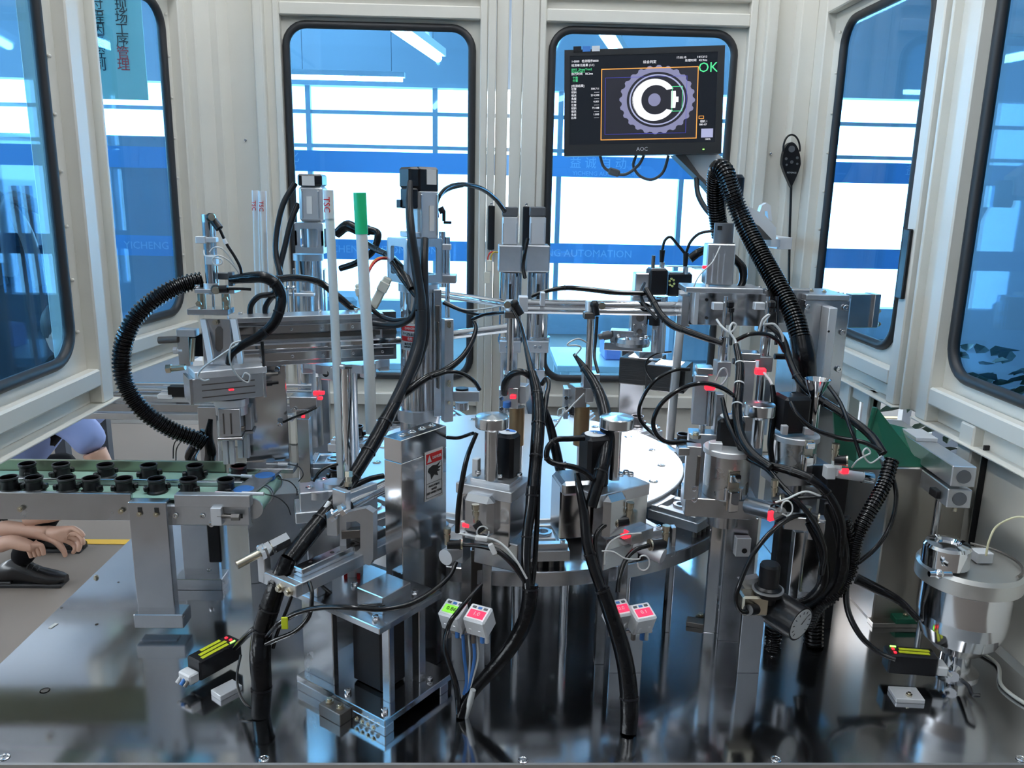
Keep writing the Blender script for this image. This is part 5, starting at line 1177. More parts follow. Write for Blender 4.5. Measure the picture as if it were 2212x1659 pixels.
# ================================================================== tall silver column at the right
tc = thing('tall_bracket', 'tall silver column plate with a polished rib and bolts beside the big hose', 'column', (at(1785, 900, 2.10).x, 2.12, 0)); TY = 2.10
X0 = at(1737, 660, TY).x; X1 = at(1836, 660, TY).x; zt_ = at(1785, 648, TY).z
b = B(); b.box(((X0+X1)/2, TY+.012, zt_/2), (X1-X0, .024, zt_-.001), ch=.002); fin('front_plate', b, ALU, tc)
b = B(); pb(b, 1742, 637, 1836, 649, TY-.006, .16, 0, .002); fin('cap_plate', b, ALUB, tc)
b = B(); pb(b, 1783, 665, 1801, 830, TY-.05, .05, 0, .002); rib = fin('rib', b, ALUW, tc)
b = B(); c = at(1790, 716, TY-.0506); b.cyl(c, c-Vector((0, .001, 0)), .003, n=10); fin('rib_hole', b, INK, rib)
b = B(); b.box((X0+.012, TY+.09, zt_/2), (.024, .14, zt_-.002)); fin('side_plate', b, ALU, tc)
b = B(); pb(b, 1640, 637, 1742, 718, TY+.05, .03); fin('left_arm', b, ALU, tc)
b = B(); pb(b, 1832, 636, 1898, 708, TY+.03, .03, R(8)); fin('right_arm', b, ALU, tc)
b = B(); pb(b, 1884, 636, 1898, 708, TY+.025, .05, R(8)); fin('arm_end', b, ALU, tc)
for x, y in ((1743, 663), (1825, 664), (1819, 718), (1810, 797)): bolt(tc, at(x, y, TY), .008, (0, -1, 0))
for y in (640, 672, 700): bolt(tc, at(1896, y, TY+.04), .006, (1, 0, 0), 'hex')
for x, y in ((1728, 632), (1752, 626), (1752, 634), (1780, 628), (1810, 632), (1820, 634)): bolt(tc, at(x, y+4, TY+.06), .006, kind='hex')

# ================================================================== latch-lid hoppers (third and fourth stations)
BRUSH = mat('brushed_bowl', (.60, .59, .57), .27, 1, noise=.08, nscale=14)
def hopper(name, label, cx, Y, yfl, ybowl, ybot, w_, st_, kn, lat, zb_extra=None, funnel=False, rot=-12):
    t = thing(name, label, 'station', (at(cx, ybot, Y).x, Y, 0))
    c = at(cx, (yfl+ybowl)/2, Y); r_ = px2m(w_, Y)/2
    b = B(); z = lambda yy: at(cx, yy, Y).z
    b.lathe((c.x, Y, 0), [(r_*1.1, z(yfl+10)), (r_*1.1, z(yfl)), (r_*1.06, z(yfl)+.002), (r_*.3, z(yfl)+.002)], 40); fin('lid_flange', b, WHITE if 0 else ALUW, t)
    b = B(); b.lathe((c.x, Y, 0), [(r_*.86, z(ybowl)), (r_, z(ybowl)+.006), (r_, z(yfl+10))], 40); fin('bowl', b, BRUSH, t)
    b = B(); b.lathe((c.x, Y, 0), [(r_*.7, z(ybot)), (r_*.7, z(ybowl))], 30); fin('neck', b, ALU, t)
    stepper(t, *st_); (mushroom(t, *kn) if not funnel else None)
    if funnel:
        x, y0, y1, y2, wt, ws = kn; q = at(x, y1, Y); b = B(); b.lathe((q.x, Y, 0), [(px2m(ws, Y)/2, z(y2)), (px2m(ws, Y)/2, z(y1)), (px2m(wt, Y)/2, z(y0)), (px2m(wt, Y)/2*.92, z(y0)), (px2m(ws, Y)/2*.6, z(y1)+.004), (.001, z(y1)+.004)], 32); fin('funnel_knob', b, CHROME, t)
    for x, y, s in lat: latch(t, x, y, Y-r_*1.02, (.25, -1, 0), s)
    return t, c, r_
h1, hc1, hr1 = hopper('hopper_station', 'hopper station with latch, black motor and mushroom knob left of the funnel one', 1570, 1.70, 966, 1070, 1130, 100, (1577, 900, 975, 58, 1.73, -15), (1634, 872, 897, 905, 965, 66, 26, 1.76), [(1583, 1060, 1.05)])
b = B(); pb(b, 1483, 965, 1514, 1080, 1.66, .03, R(-10)); fin('hinge_block', b, ALUB, h1)
b = B(); pb(b, 1505, 985, 1512, 1050, 1.655, .006, R(-10)); fin('hinge_slot', b, DSTEEL, h1)
for y in (1056, 1080): bolt(h1, at(1500, y, 1.658), .006, (-.1, -1, 0), 'flush')
b = B(); pb(b, 1488, 1080, 1640, 1120, 1.66, .1, R(-8)); fin('base_block', b, ALU, h1)
b = B(); pb(b, 1534, 958, 1562, 980, 1.67, .02, R(-10)); fin('lid_catch', b, ALUW, h1)
b = B(); pb(b, 1466, 968, 1490, 985, 1.66, .03); fin('tab', b, ALU, h1)
h2, hc2, hr2 = hopper('hopper_station', 'hopper station with latch, tall black motor and funnel knob beside the tall column', 1716, 1.84, 938, 1008, 1060, 92, (1709, 852, 930, 62, 1.84, 8, False), (1762, 818, 855, 930, 58, 24), [(1745, 985, .95)], funnel=True)
b = B(); pb(b, 1690, 920, 1703, 940, 1.78, .014); pb(b, 1738, 925, 1760, 940, 1.79, .014); fin('lid_tab', b, ALUW, h2)
b = B(); pb(b, 1670, 1005, 1790, 1050, 1.80, .08, R(6)); fin('base_block', b, ALU, h2)
# supporting plates and posts to the deck
def slab(t, nm, x0, x1, y0, Y, d, rot=0, m=ALU):
    p = at(x0, y0, Y); q = at(x1, y0, Y); b = B(); b.box(((p.x+q.x)/2, Y+d/2, p.z/2), (q.x-p.x, d, p.z), R(rot), .0015); return fin(nm, b, m, t)
slab(h1, 'stand_plate', 1575, 1640, 1118, 1.68, .02, -8); slab(h1, 'stand_plate', 1540, 1572, 1128, 1.72, .02, -8, STEEL); slab(h2, 'stand_plate', 1690, 1770, 1050, 1.86, .03, 5, STEEL)
slab(h1, 'stand_post', 1452, 1462, 1140, 1.72, .02)
b = B(); pb(b, 1590, 1163, 1622, 1203, 1.655, .02); fin('stop_tab', b, ALUW, h1)
b = B(); c = at(1608, 1190, 1.654); b.cyl(c, c-Vector((0, .001, 0)), .006, n=14); fin('tab_hole', b, INK, h1)
for x, y in ((1513, 1335), (1525, 1340)): bolt(h1, atz(x, y), .01, kind='hex')
b = B(); q = atz(1515, 1352); b.box(q+Vector((0, 0, .006)), (.07, .03, .012), R(-20)); fin('floor_clamp', b, DSTEEL, h1)
# white translucent guide strip
b = B(); P, Q = at(1476, 628, 2.3), atz(1446, 955, .28); b.tube([P, Q], .0, 4, [px2m(16, 2.3)*.7]*2); one('guide_strip', b, mat('frosted_strip', (.66, .68, .70), .3), 'pale translucent guide strip standing on end right of the box lights', 'strip')
# valve line with red light to the right of the funnel hopper
vl = thing('valve_line', 'clear valve line with white blocks and a red light beside the green hopper', 'valve', at(1835, 1045, 1.72))
b = B(); pb(b, 1786, 1010, 1806, 1036, 1.70, .025); pb(b, 1806, 1016, 1812, 1030, 1.70, .02); fin('end_block', b, WHITE, vl)
b = B(); b.cyl(at(1806, 1022, 1.712), at(1862, 1030, 1.712), .011, n=18); fin('clear_body', b, ALUW, vl)
b = B(); b.cyl(at(1862, 1030, 1.712), at(1884, 1034, 1.712), .0135, n=18); fin('end_cap', b, STEEL, vl)
b = B(); pb(b, 1820, 1013, 1834, 1024, 1.698, .005, ch=.001); fin('indicator', b, REDL, vl)
elbow(vl, at(1802, 994, 1.70), at(1830, 995, 1.69), .011, (0, 0, .035))
b = B(); c = at(1840, 1040, 1.72); b.box((c.x-.02, 1.76, c.z/2), (.05, .03, c.z)); fin('stand', b, BLACK, vl)
# lower valve with red numeral display
lv = thing('round_valve', 'silver round valve with a red display below the left hopper', 'valve', at(1670, 1150, 1.58))
b = B(); b.cyl(at(1618, 1092, 1.62), at(1672, 1106, 1.56), .019, n=22); fin('barrel', b, ALU, lv)
b = B(); b.cyl(at(1666, 1104, 1.568), at(1685, 1112, 1.54), .0165, n=22); fin('display_ring', b, STEEL, lv)
b = B(); pb(b, 1660, 1106, 1674, 1126, 1.535, .008, R(30), .001); fin('display', b, REDL, lv)
b = B(); pb(b, 1700, 1120, 1784, 1148, 1.60, .03, R(-14)); pb(b, 1750, 1128, 1784, 1168, 1.585, .03, R(-14)); fin('angle_arm', b, ALU, lv)
b = B(); pb(b, 1710, 1150, 1730, 1300, 1.63, .02); pb(b, 1735, 1150, 1770, 1280, 1.64, .01); fin('hanging_plate', b, STEEL, lv)
elbow(lv, at(1672, 1080, 1.56), at(1690, 1078, 1.55), .01, (-.002, 0, .04))
elbow(lv, at(1742, 1116, 1.57), at(1768, 1122, 1.56), .011, (0, 0, .02))
# regulator and gauge
rg = thing('pressure_regulator', 'black-knobbed pressure regulator with a round white gauge on a silver post', 'regulator', atz(1628, 1462)); RY = 1.53
p = at(1602, 1330, RY+.03); q = at(1650, 1330, RY+.03); b = B(); b.box(((p.x+q.x)/2, RY+.03, p.z/2+.03), (q.x-p.x, .012, p.z+.06)); fin('post', b, ALU, rg)
b = B(); c = at(1661, 1250, RY); z = lambda yy: at(1661, yy, RY).z; b.lathe((c.x, RY, 0), [(px2m(46, RY)/2, z(1268)), (px2m(46, RY)/2, z(1222)), (px2m(40, RY)/2, z(1217)), (.001, z(1217))], 26); fin('knob', b, BLACK, rg)
b = B(); b.lathe((c.x, RY, 0), [(px2m(62, RY)/2, z(1284)), (px2m(62, RY)/2, z(1268)), (px2m(50, RY)/2, z(1264))], 26); fin('lock_ring', b, BLACK, rg)
b = B(); b.prism([at(x, y, RY+.02) for x, y in ((1598, 1256), (1640, 1248), (1640, 1276), (1610, 1272))], (0, .02, 0)); b.lathe((c.x, RY, 0), [(px2m(50, RY)/2, z(1276)), (px2m(72, RY)/2, z(1274)), (px2m(72, RY)/2, z(1270))], 26); fin('panel_bracket', b, ALUB, rg)
b = B(); b.lathe((c.x, RY, 0), [(px2m(40, RY)/2, z(1300)), (px2m(40, RY)/2, z(1284))], 20); fin('lower_ring', b, BLACK, rg)
b = B(); pb(b, 1604, 1290, 1662, 1332, RY-.02, .04, 0, .004); fin('regulator_body', b, BRASS, rg)
b = B(); b.cyl(at(1632, 1316, RY-.02), at(1616, 1318, RY-.045), .011, n=16); fin('port_fitting', b, BLACK, rg)
P = at(1682, 1318, RY+.01); dg = Vector((.55, -.80, -.12)).normalized()
b = B(); b.cyl(P-dg*.01, P+dg*.055, .038, n=32); gz = fin('gauge_case', b, BLACK, rg)
b = B(); b.cyl(P+dg*.0552, P+dg*.0558, .034, n=32); fin('gauge_face', b, PAPER, gz)
gu = Vector((-dg.y, dg.x, 0)).normalized(); gv = gu.cross(dg)*-1; gv = gv if gv.z > 0 else -gv; fc = P+dg*.0565
b = B(); b.prism([fc+gu*-.002, fc+gu*.002, fc+gu*.018+gv*.016], dg*.0006); fin('needle', b, INK, gz)
for k in range(11):
    a = R(225-27*k); b = B(); d_ = gu*math.cos(a)+gv*math.sin(a); e_ = gu*-math.sin(a)+gv*math.cos(a); b.prism([fc+d_*.024+e_*.0008, fc+d_*.024-e_*.0008, fc+d_*.030-e_*.0008, fc+d_*.030+e_*.0008], dg*.0004); fin('dial_tick', b, INK, gz)

# ================================================================== right side: steel bin, green chute, extrusion, pot
bn = thing('steel_bin', 'brushed stainless box standing at the right by the wall', 'bin', atz(1950, 1342))
p = atz(1882, 1344); X0 = p.x; X1 = 1.135; z1 = at(1960, 1010, p.y).z
b = B(); b.box(((X0+X1)/2, p.y+.11, z1/2), (X1-X0, .22, z1-.001), ch=.003); fin('bin_body', b, STAIN, bn)
b = B(); b.box(((X0+X1)/2, p.y-.012, .006), (X1-X0+.02, .03, .012)); fin('bin_foot', b, STAIN, bn)
b = B(); b.box(((X0+X1)/2-.02, p.y-.014, .018), (.06, .03, .014)); fin('green_clamp', b, GREEN, bn); bolt(bn, Vector(((X0+X1)/2-.02, p.y-.014, .025)), .006, kind='hex')
gc = thing('chute', 'dark green sheet-metal chute above the stainless box', 'chute', (1.02, 1.95, .36))
Yg = 1.80
b = B(); b.prism([at(x, y, Yg) for x, y in ((1800, 888), (1822, 884), (1850, 930), (1850, 1000), (1806, 980))], (.0, .006, 0)); fin('left_flap', b, GREEN, gc)
b = B(); b.prism([at(1888, 886, Yg+.02), at(1896, 882, Yg+.02), at(1975, 985, Yg-.01), at(2028, 1012, Yg-.02), at(1925, 1012, Yg-.02), at(1876, 925, Yg+.02)], (0, .006, 0)); fin('front_flap', b, GREEN, gc)
b = B(); b.prism([at(1806, 925, Yg+.16), at(1880, 930, Yg+.16), at(1905, 1010, Yg+.0), at(1820, 1010, Yg+.0)], (0, 0, -.005)); fin('slope_sheet', b, GREEN, gc)
b = B(); b.prism([at(1880, 905, Yg+.12), at(1960, 925, Yg+.12), at(2010, 1010, Yg), at(1930, 1010, Yg)], (0, 0, -.005)); fin('slope_sheet', b, GREEN, gc)
b = B(); p = at(1890, 880, Yg+.02); b.cyl(p, at(1878, 930, Yg+.02), .006, n=10); fin('rolled_edge', b, GREEN, gc)
og = one('outer_tray', B().box((1.42, 2.13, .16), (.36, .5, .03), 0, .004), mat('pale_green_top', (.06, .30, .18), .4), 'green-topped work table just outside the right door', 'table')
b = B(); b.box((1.42, 2.13, -.31), (.32, .45, .88), ch=.004); fin('table_frame', b, CREAM, og)
ex = thing('pusher_rail', 'long aluminium extrusion pusher with two round end ports over the stainless box', 'rail', at(2010, 1080, 1.7))
P0, P1 = at(1925, 925, 2.05), at(2082, 1030, 1.62)
d_ = P1-P0; L_ = d_.length; rotz = math.atan2(d_.y, d_.x)
for k, (dz, h_) in enumerate(((.0, .046), (-.052, .042))):
    b = B(); c = P0.lerp(P1, .5 if k == 0 else .78)+Vector((0, 0, dz)); Mx = Matrix.Rotation(rotz, 3, 'Z') @ Matrix.Rotation(-math.asin(d_.z/L_), 3, 'Y'); b.box(c, (L_ if k == 0 else L_*.42, .05, h_), ch=.002, M=Mx); o = fin('profile', b, ALUB, ex)
    e = c+d_.normalized()*((L_ if k == 0 else L_*.42)/2+.0004); b = B(); b.lathe(e, [(.011, 0), (.015, 0), (.015, .001), (.011, .001)], 24, d_.normalized()); fin('end_port', b, CAPG, o)
b = B(); b.box(P0.lerp(P1, .42)+Vector((.0, 0, .028)), (.09, .05, .01), M=Mx, ch=.001); fin('slider', b, ALUW, ex)
b = B(); pb(b, 2022, 1062, 2060, 1078, 1.66, .03); pb(b, 2054, 1078, 2068, 1090, 1.66, .02); fin('switch', b, BLACK, ex)
b = B(); pc(b, 2062, 1090, 1104, 10, 1.67); fin('switch_tip', b, BRASS, ex)
b = B(); p = at(2040, 1075, 1.70); b.cyl((p.x, 1.72, 0), (p.x, 1.72, p.z+.01), .008, n=12); fin('stand_rod', b, STEEL, ex)
pot = thing('pressure_pot', 'polished steel pressure pot with a clamped lid at the right front', 'pot', atz(2062, 1478)+Vector((0, .06, 0)))
pc_ = atz(2065, 1460); PY = pc_.y+.02; PX = at(2082, 1300, PY).x; zz = lambda yy: at(2082, yy, PY).z
b = B(); b.lathe((PX, PY, 0), [(.03, zz(1440)), (.03, zz(1408)), (.05, zz(1396)), (.076, zz(1372)), (.087, zz(1345)), (.09, zz(1320)), (.09, zz(1245))], 44); fin('pot_body', b, STEEL, pot)
b = B(); b.lathe((PX, PY, 0), [(.092, zz(1256)), (.104, zz(1250)), (.104, zz(1222)), (.098, zz(1214)), (.02, zz(1210)), (.001, zz(1210))], 44); fin('lid', b, mat('brushed_lid', (.62, .61, .58), .38, .9), pot)
lx = at(2048, 1190, PY-.03)
b = B(); b.lathe((lx.x, PY-.025, 0), [(.046, zz(1206)), (.046, zz(1168)), (.042, zz(1162)), (.026, zz(1160)), (.024, zz(1166)), (.001, zz(1166))], 36); fin('filler_cap', b, CHROME, pot)
b = B(); b.lathe((PX, PY, 0), [(.05, 0), (.05, .006), (.032, .01), (.03, .05)], 36); fin('foot', b, STEEL, pot)
b = B(); q = at(2028, 1240, PY-.09); b.cyl(q+Vector((-.02, 0, 0)), q+Vector((.025, 0, 0)), .006, n=10); b.ball(q, .01); fin('clamp_screw', b, CHROME, pot)
b = B(); pb(b, 2112, 1196, 2146, 1218, PY-.02, .03); fin('hose_block', b, WHITE, pot)
b = B(); b.tube([Vector((PX+.095*math.cos(R(a)), PY+.095*math.sin(R(a)), zz(1212)+.004)) for a in range(-60, 61, 8)], .003, 8); fin('lid_wire', b, DSTEEL, pot)
b = B(); pc(b, 2082, 1300, 1301, 2, PY); b = B(); q = atz(2060, 1462); b.cyl(q+Vector((0, 0, .02)), q+Vector((-.02, -.03, .02)), .012, n=14); fin('outlet', b, CHROME, pot)
b = B(); pt(b, [(2076, 1468, 1.50), (2092, 1482, 1.46), (2100, 1500, 1.43), (2118, 1503, 1.42)], 10); fin('tap_lever', b, BLACK, pot)
b = B(); pt(b, [(2130, 1200, 1.52), (2136, 1170, 1.52), (2152, 1138, 1.52), (2190, 1118, 1.5), (2225, 1118, 1.48)], 5); one('air_line', b, mat('clear_tubing', (.72, .66, .42), .25), 'thin clear yellowish tube arching from the pot lid to the right', 'tube')
b = B(); P = [(1.13, 1.64, .006), (1.14, 1.58, .005), (1.10, 1.50, .005), (1.12, 1.42, .005), (1.16, 1.38, .005)]; b.tube(smooth_path(P), .004, 8); one('air_line', b, mat('milky_tubing', (.6, .6, .55), .3), 'loose milky tube lying on the plate beside the pot', 'tube')

# ================================================================== fibre amplifiers
def amp(label, c, rot, L, W_, H_, nlab, tilt=0):
    t = thing('fibre_amplifier', label, 'amplifier', c-Vector((0, 0, H_/2)), 'fibre amplifiers with yellow labels'); a = R(rot); M = Matrix.Rotation(a, 3, 'Z') @ Matrix.Rotation(R(tilt), 3, 'X')
    b = B(); b.box(c, (L, W_, H_), ch=.003, M=M); fin('housing', b, BLACK, t)
    n = M @ Vector((0, 0, 1)); x = M @ Vector((1, 0, 0)); y = M @ Vector((0, 1, 0)); top = c+n*(H_/2)
    for k in range(nlab):
        b = B(); b.box(top+n*.0006+y*((k-(nlab-1)/2)*W_*.3)-x*(L*.08-.004*k), (L*(.62 if k < 2 else .46), W_*.2, .001), ch=0, M=M); fin('yellow_label', b, YEL, t)
    for k in range(2):
        b = B(); b.box(top+n*.001+y*(k*.014-.004)+x*L*.36, (.005, .005, .002), ch=0, M=M); fin('indicator', b, REDL, t)
    b = B(); b.box(top+n*.001+y*-.014+x*L*.33, (.012, .003, .002), ch=0, M=M); fin('digit', b, GRNL, t)
    b = B(); b.box(c-x*(L/2+.012)-n*.01, (.024, W_*.9, H_*.5), ch=.003, M=M); fin('plug', b, WHITE, t)
    for k, m in ((-.3, DSTEEL), (0, BLUEP), (.3, WCABLE)):
        b = B(); q = c-x*(L/2+.022)-n*.012+y*(k*W_); b.cyl(q, q-x*.01-n*.008, .004, n=8); fin('wire', b, m, t)
    return t, M
q = atz(492, 1470); a1, _ = amp('black fibre amplifier with three yellow labels on the left front of the plate', Vector((q.x-.03, q.y+.02, .042)), 56, .105, .042, .045, 3)
b = B(); b.box(atz(490, 1496)+Vector((0, 0, .006)), (.05, .035, .012), R(50)); one('din_rail', b, ALUW, 'short mounting rail under the left fibre amplifier', 'rail')
q = atz(1985, 1500); a2, _ = amp('black fibre amplifier with yellow labels in front of the pressure pot', Vector((q.x, q.y+.05, .047)), 172, .10, .04, .045, 2)
b = B(); q = atz(1962, 1512); b.box(q+Vector((0, .01, .005)), (.058, .045, .01), R(-5)); dr = one('din_rail', b, ALUW, 'short mounting rail under the right fibre amplifier', 'rail'); bolt(dr, q+Vector((0, .0, .01)), .006, kind='hex')
# ================================================================== hoses, sleeves and cables
def hose(label, pts, w_, m=None, ties=(), cat='hose', name='hose', group=None, conv=False, pitch=.0065, tiem=None, n=10):
    """one flexible line; ties are fractions along it"""
    W = [at(*p) for p in pts]; t = thing(name, label, cat, W[-1], group); b = B()
    if conv: corrugate(b, pts, w_, pitch)
    else: pt(b, pts, w_, n=n)
    fin('line', b, m or HOSE, t); S = smooth_path(W, 10); Ym = sum(p.y for p in W)/len(W)
    for f in ties:
        i = min(len(S)-2, int(f*(len(S)-1))); wv = w_ if not isinstance(w_, (list, tuple)) else w_[min(len(w_)-1, int(round(f*(len(w_)-1))))]
        b = B(); d = (S[i+1]-S[i]).normalized(); r_ = px2m(wv, Ym)/2*1.07; b.cyl(S[i]-d*.0018, S[i]+d*.0018, r_, n=14)
        q = S[i]+d.orthogonal().normalized()*r_; b.box(q, (.004, .004, .004)); fin('cable_tie', b, tiem or BLACK, t)
    return t
# left
hose('thick black corrugated hose looping out left of the gantry', [(436, 606, 1.93), (395, 615, 1.91), (350, 637, 1.89), (305, 672, 1.88), (276, 715, 1.87), (263, 765, 1.87), (266, 815, 1.87), (285, 858, 1.87), (320, 896, 1.88), (370, 928, 1.90), (415, 945, 1.92), (440, 958, 1.93)], 38, CONDUIT, conv=True, pitch=.009)
hose('black wrapped cable bundle hanging in an arc right of the gantry cylinder', [(500, 604, 1.90), (535, 600, 1.88), (568, 599, 1.87), (594, 612, 1.87), (607, 640, 1.87), (604, 668, 1.86), (590, 700, 1.85), (560, 726, 1.84), (525, 745, 1.83), (500, 765, 1.83), (493, 785, 1.84)], [18, 24, 24, 24, 22, 22, 19, 16, 13], SLEEVE, (.3, .52, .66))
hose('black thread of cable dropping from the gantry beam', [(566, 738, 1.84), (568, 765, 1.84), (570, 790, 1.86)], 7)
hose('black plug cable arching from the top of the gantry cylinder', [(474, 494, 1.88), (490, 528, 1.88), (506, 553, 1.88), (519, 578, 1.88), (522, 598, 1.89)], 6)
b = B(); pt(b, [(484, 516, 1.878), (489, 527, 1.878)], 7.5); one('cable_tag', b, PAPER, 'small white sleeve tag on the plug cable of the gantry', 'tag')
hose('black air tube stub level beside the gantry nose', [(492, 624, 1.88), (520, 624, 1.88), (542, 625, 1.88)], 6)
hose('grey-white sensor wire looping beside the gantry cylinder', [(440, 540, 1.88), (443, 552, 1.87), (460, 556, 1.86), (478, 560, 1.86), (478, 570, 1.86), (464, 572, 1.86), (458, 562, 1.86), (470, 552, 1.86), (490, 560, 1.87), (508, 578, 1.88), (522, 600, 1.89)], 3.2, WCABLE, name='wire', cat='wire')
hose('second grey-white sensor wire curving over the gantry cylinder', [(452, 545, 1.87), (462, 535, 1.87), (478, 536, 1.87), (494, 552, 1.88), (510, 578, 1.885), (526, 606, 1.89)], 3.2, WCABLE, name='wire', cat='wire')
hose('white sensor wire draped over the left of the slide unit', [(525, 738, 1.83), (500, 752, 1.82), (470, 772, 1.81), (438, 795, 1.81), (428, 812, 1.815), (440, 822, 1.82), (452, 820, 1.82)], 4, WCABLE, name='wire', cat='wire')
hose('white sensor wire draped over the right of the slide unit', [(520, 736, 1.82), (500, 745, 1.81), (496, 775, 1.81), (505, 800, 1.82), (522, 820, 1.83), (536, 826, 1.84), (540, 812, 1.84), (530, 806, 1.84), (524, 816, 1.84)], 4, WCABLE, name='wire', cat='wire')
hose('bunch of black cables under the gantry behind the conveyor', [(440, 930, 2.0), (425, 960, 2.0), (412, 985, 2.02), (420, 1005, 2.03)], [14, 24, 26, 20], SLEEVE)
hose('second bunch of black cables with a green glint under the gantry', [(455, 905, 2.0), (450, 945, 1.99), (455, 975, 1.99), (452, 1002, 2.0)], [10, 20, 24, 22], SLEEVE)
for k, pp in enumerate(([(420, 936, 2.0), (392, 940, 2.0), (376, 960, 2.0), (374, 990, 2.02)], [(418, 940, 2.0), (398, 948, 2.0), (382, 968, 2.0), (380, 996, 2.02)])):
    hose('thin loose black wire curling left of the cable bunch, %s of two' % ('outer', 'inner')[k], pp, 2.5, name='wire', cat='wire')
# left-back servo cables
hose('black motor cable bowing left of the left-back servo, outer one', [(638, 396, 2.50), (612, 440, 2.48), (598, 500, 2.46), (596, 550, 2.44), (606, 600, 2.42), (604, 660, 2.40)], 12, GREYP)
hose('black motor cable bowing left of the left-back servo, inner one', [(644, 440, 2.50), (628, 480, 2.48), (616, 530, 2.46), (604, 580, 2.44), (606, 610, 2.42)], 12, GREYP)
hose('black cable running level from the gantry bundle to the white tubes', [(588, 604, 1.97), (640, 600, 2.05), (690, 610, 2.1), (730, 640, 2.1), (765, 668, 2.1), (800, 680, 2.08)], 15)
for k, pp in enumerate(([(540, 688, 1.985), (542, 660, 1.99), (560, 640, 1.99), (590, 634, 1.99), (598, 612, 1.98)], [(574, 684, 1.995), (574, 662, 2.0), (590, 640, 2.0), (604, 640, 2.0), (606, 612, 1.98)])):
    hose('short black cable hooping over the beam top, %s one' % ('left', 'right')[k], pp, 12, GREYP)
hose('bundle of black sleeved cables behind the green-taped tube', [(728, 505, 2.4), (750, 488, 2.38), (776, 498, 2.36), (800, 498, 2.35), (816, 505, 2.34), (812, 528, 2.33), (800, 548, 2.32), (770, 568, 2.32), (735, 580, 2.34)], [20, 24, 20, 16, 15, 14, 14, 13], SLEEVE, (.35,))
hose('black sleeved cable descending from the bundle to the main servo', [(790, 525, 2.35), (815, 540, 2.25), (840, 552, 2.15), (868, 580, 2.05), (890, 625, 1.98)], 14, SLEEVE, (.45,))
hose('second black cable descending beside the main servo bracket', [(843, 560, 2.1), (862, 590, 2.03), (880, 615, 2.0), (900, 640, 1.97)], 13, SLEEVE)
hose('red and yellow wire pair arching behind the green-taped tube', [(842, 560, 2.12), (825, 558, 2.1), (808, 568, 2.08), (795, 590, 2.06), (786, 620, 2.05)], 6, mat('red_wire', (.65, .04, .03), .4), name='wire', cat='wire')
hose('yellow wire beside the red one behind the green-taped tube', [(840, 556, 2.12), (820, 556, 2.1), (803, 568, 2.08), (792, 595, 2.06)], 2.5, mat('yellow_wire', (.75, .55, .04), .4), name='wire', cat='wire')
cn = thing('wire_connector', 'pair of ivory wire connectors hanging between the green-taped tube and the servo press', 'connector', at(815, 660, 2.03))
for (x, y, r_, L_) in ((822, 632, -28, .085), (783, 640, 12, .065)):
    M = Matrix.Rotation(R(-r_), 3, 'Y'); b = B(); b.box(at(x, y, 2.02), (.022, .018, L_), ch=.003, M=M); b.box(at(x, y, 2.02)+M @ Vector((0, -.006, L_*.2)), (.026, .016, L_*.3), ch=.002, M=M); fin('housing', b, IVORY, cn)
# main servo cables and the long front-left bundle
hose('heavy black motor cable falling down the front of the main servo press', [(886, 392, 2.02), (884, 440, 1.99), (888, 500, 1.96), (896, 560, 1.95), (905, 620, 1.94), (909, 660, 1.93), (908, 720, 1.91), (895, 775, 1.88), (870, 835, 1.84), (842, 890, 1.80)], [12, 16, 19, 21, 22, 24, 26, 28, 26, 24], GREYP, (.58,))
hose('second heavy black cable beside the first on the main servo press', [(918, 516, 2.0), (916, 570, 1.97), (918, 640, 1.95), (921, 700, 1.93), (915, 745, 1.92), (895, 800, 1.89), (868, 850, 1.85)], 18, GREYP)
hose('black cable looping back left under the main servo bracket', [(903, 640, 1.94), (893, 680, 1.94), (868, 700, 1.95), (835, 702, 1.97), (806, 698, 1.98)], 13, GREYP)
hose('second black cable looping back left under the main servo bracket', [(880, 690, 1.96), (850, 692, 1.98), (825, 684, 2.0), (806, 670, 2.0), (795, 655, 2.02)], 10, GREYP)
hose('black twin hose rising from the bundle to the valve plugs right of the servo press', [(858, 862, 1.84), (890, 838, 1.84), (925, 815, 1.86), (962, 800, 1.88), (995, 775, 1.9), (1016, 745, 1.92), (1028, 712, 1.94), (1024, 695, 1.95)], [20, 18, 16, 15, 13, 12, 10, 8], HOSE, (.3,))
hose('black hose arching right to a small white plug at the shelf', [(940, 812, 1.86), (970, 803, 1.86), (1000, 808, 1.87), (1024, 824, 1.88), (1036, 842, 1.89)], 9)
hose('long thick black bundle slanting from the main servo down to the deck', [(868, 845, 1.84), (838, 900, 1.79), (808, 955, 1.74), (778, 1005, 1.69), (752, 1045, 1.65)], [26, 32, 32, 30, 28], SLEEVE, (.3, .6, .9))
hose('thick tape-wrapped bundle running down past the hex stop screw', [(756, 1038, 1.65), (728, 1080, 1.60), (692, 1125, 1.55), (655, 1170, 1.50), (624, 1210, 1.465)], [28, 34, 38, 40, 40], SLEEVE, (.15, .35, .5))
hose('thick wrapped bundle standing on the deck at the left front', [(624, 1205, 1.465), (600, 1262, 1.45), (580, 1320, 1.44), (566, 1370, 1.435), (562, 1420, 1.42), (565, 1480, 1.41), (563, 1546, 1.404)], [40, 44, 46, 46, 48, 46, 42], SLEEVE, (.18, .33, .48, .86))
hose('two thin black hoses running beside the standing bundle', [(640, 1260, 1.45), (622, 1310, 1.44), (600, 1365, 1.435), (590, 1400, 1.43)], 8)
hose('black hose joining the bundle from behind the danger column', [(828, 1028, 1.72), (800, 1034, 1.70), (775, 1045, 1.67), (757, 1058, 1.65)], 13, SLEEVE)
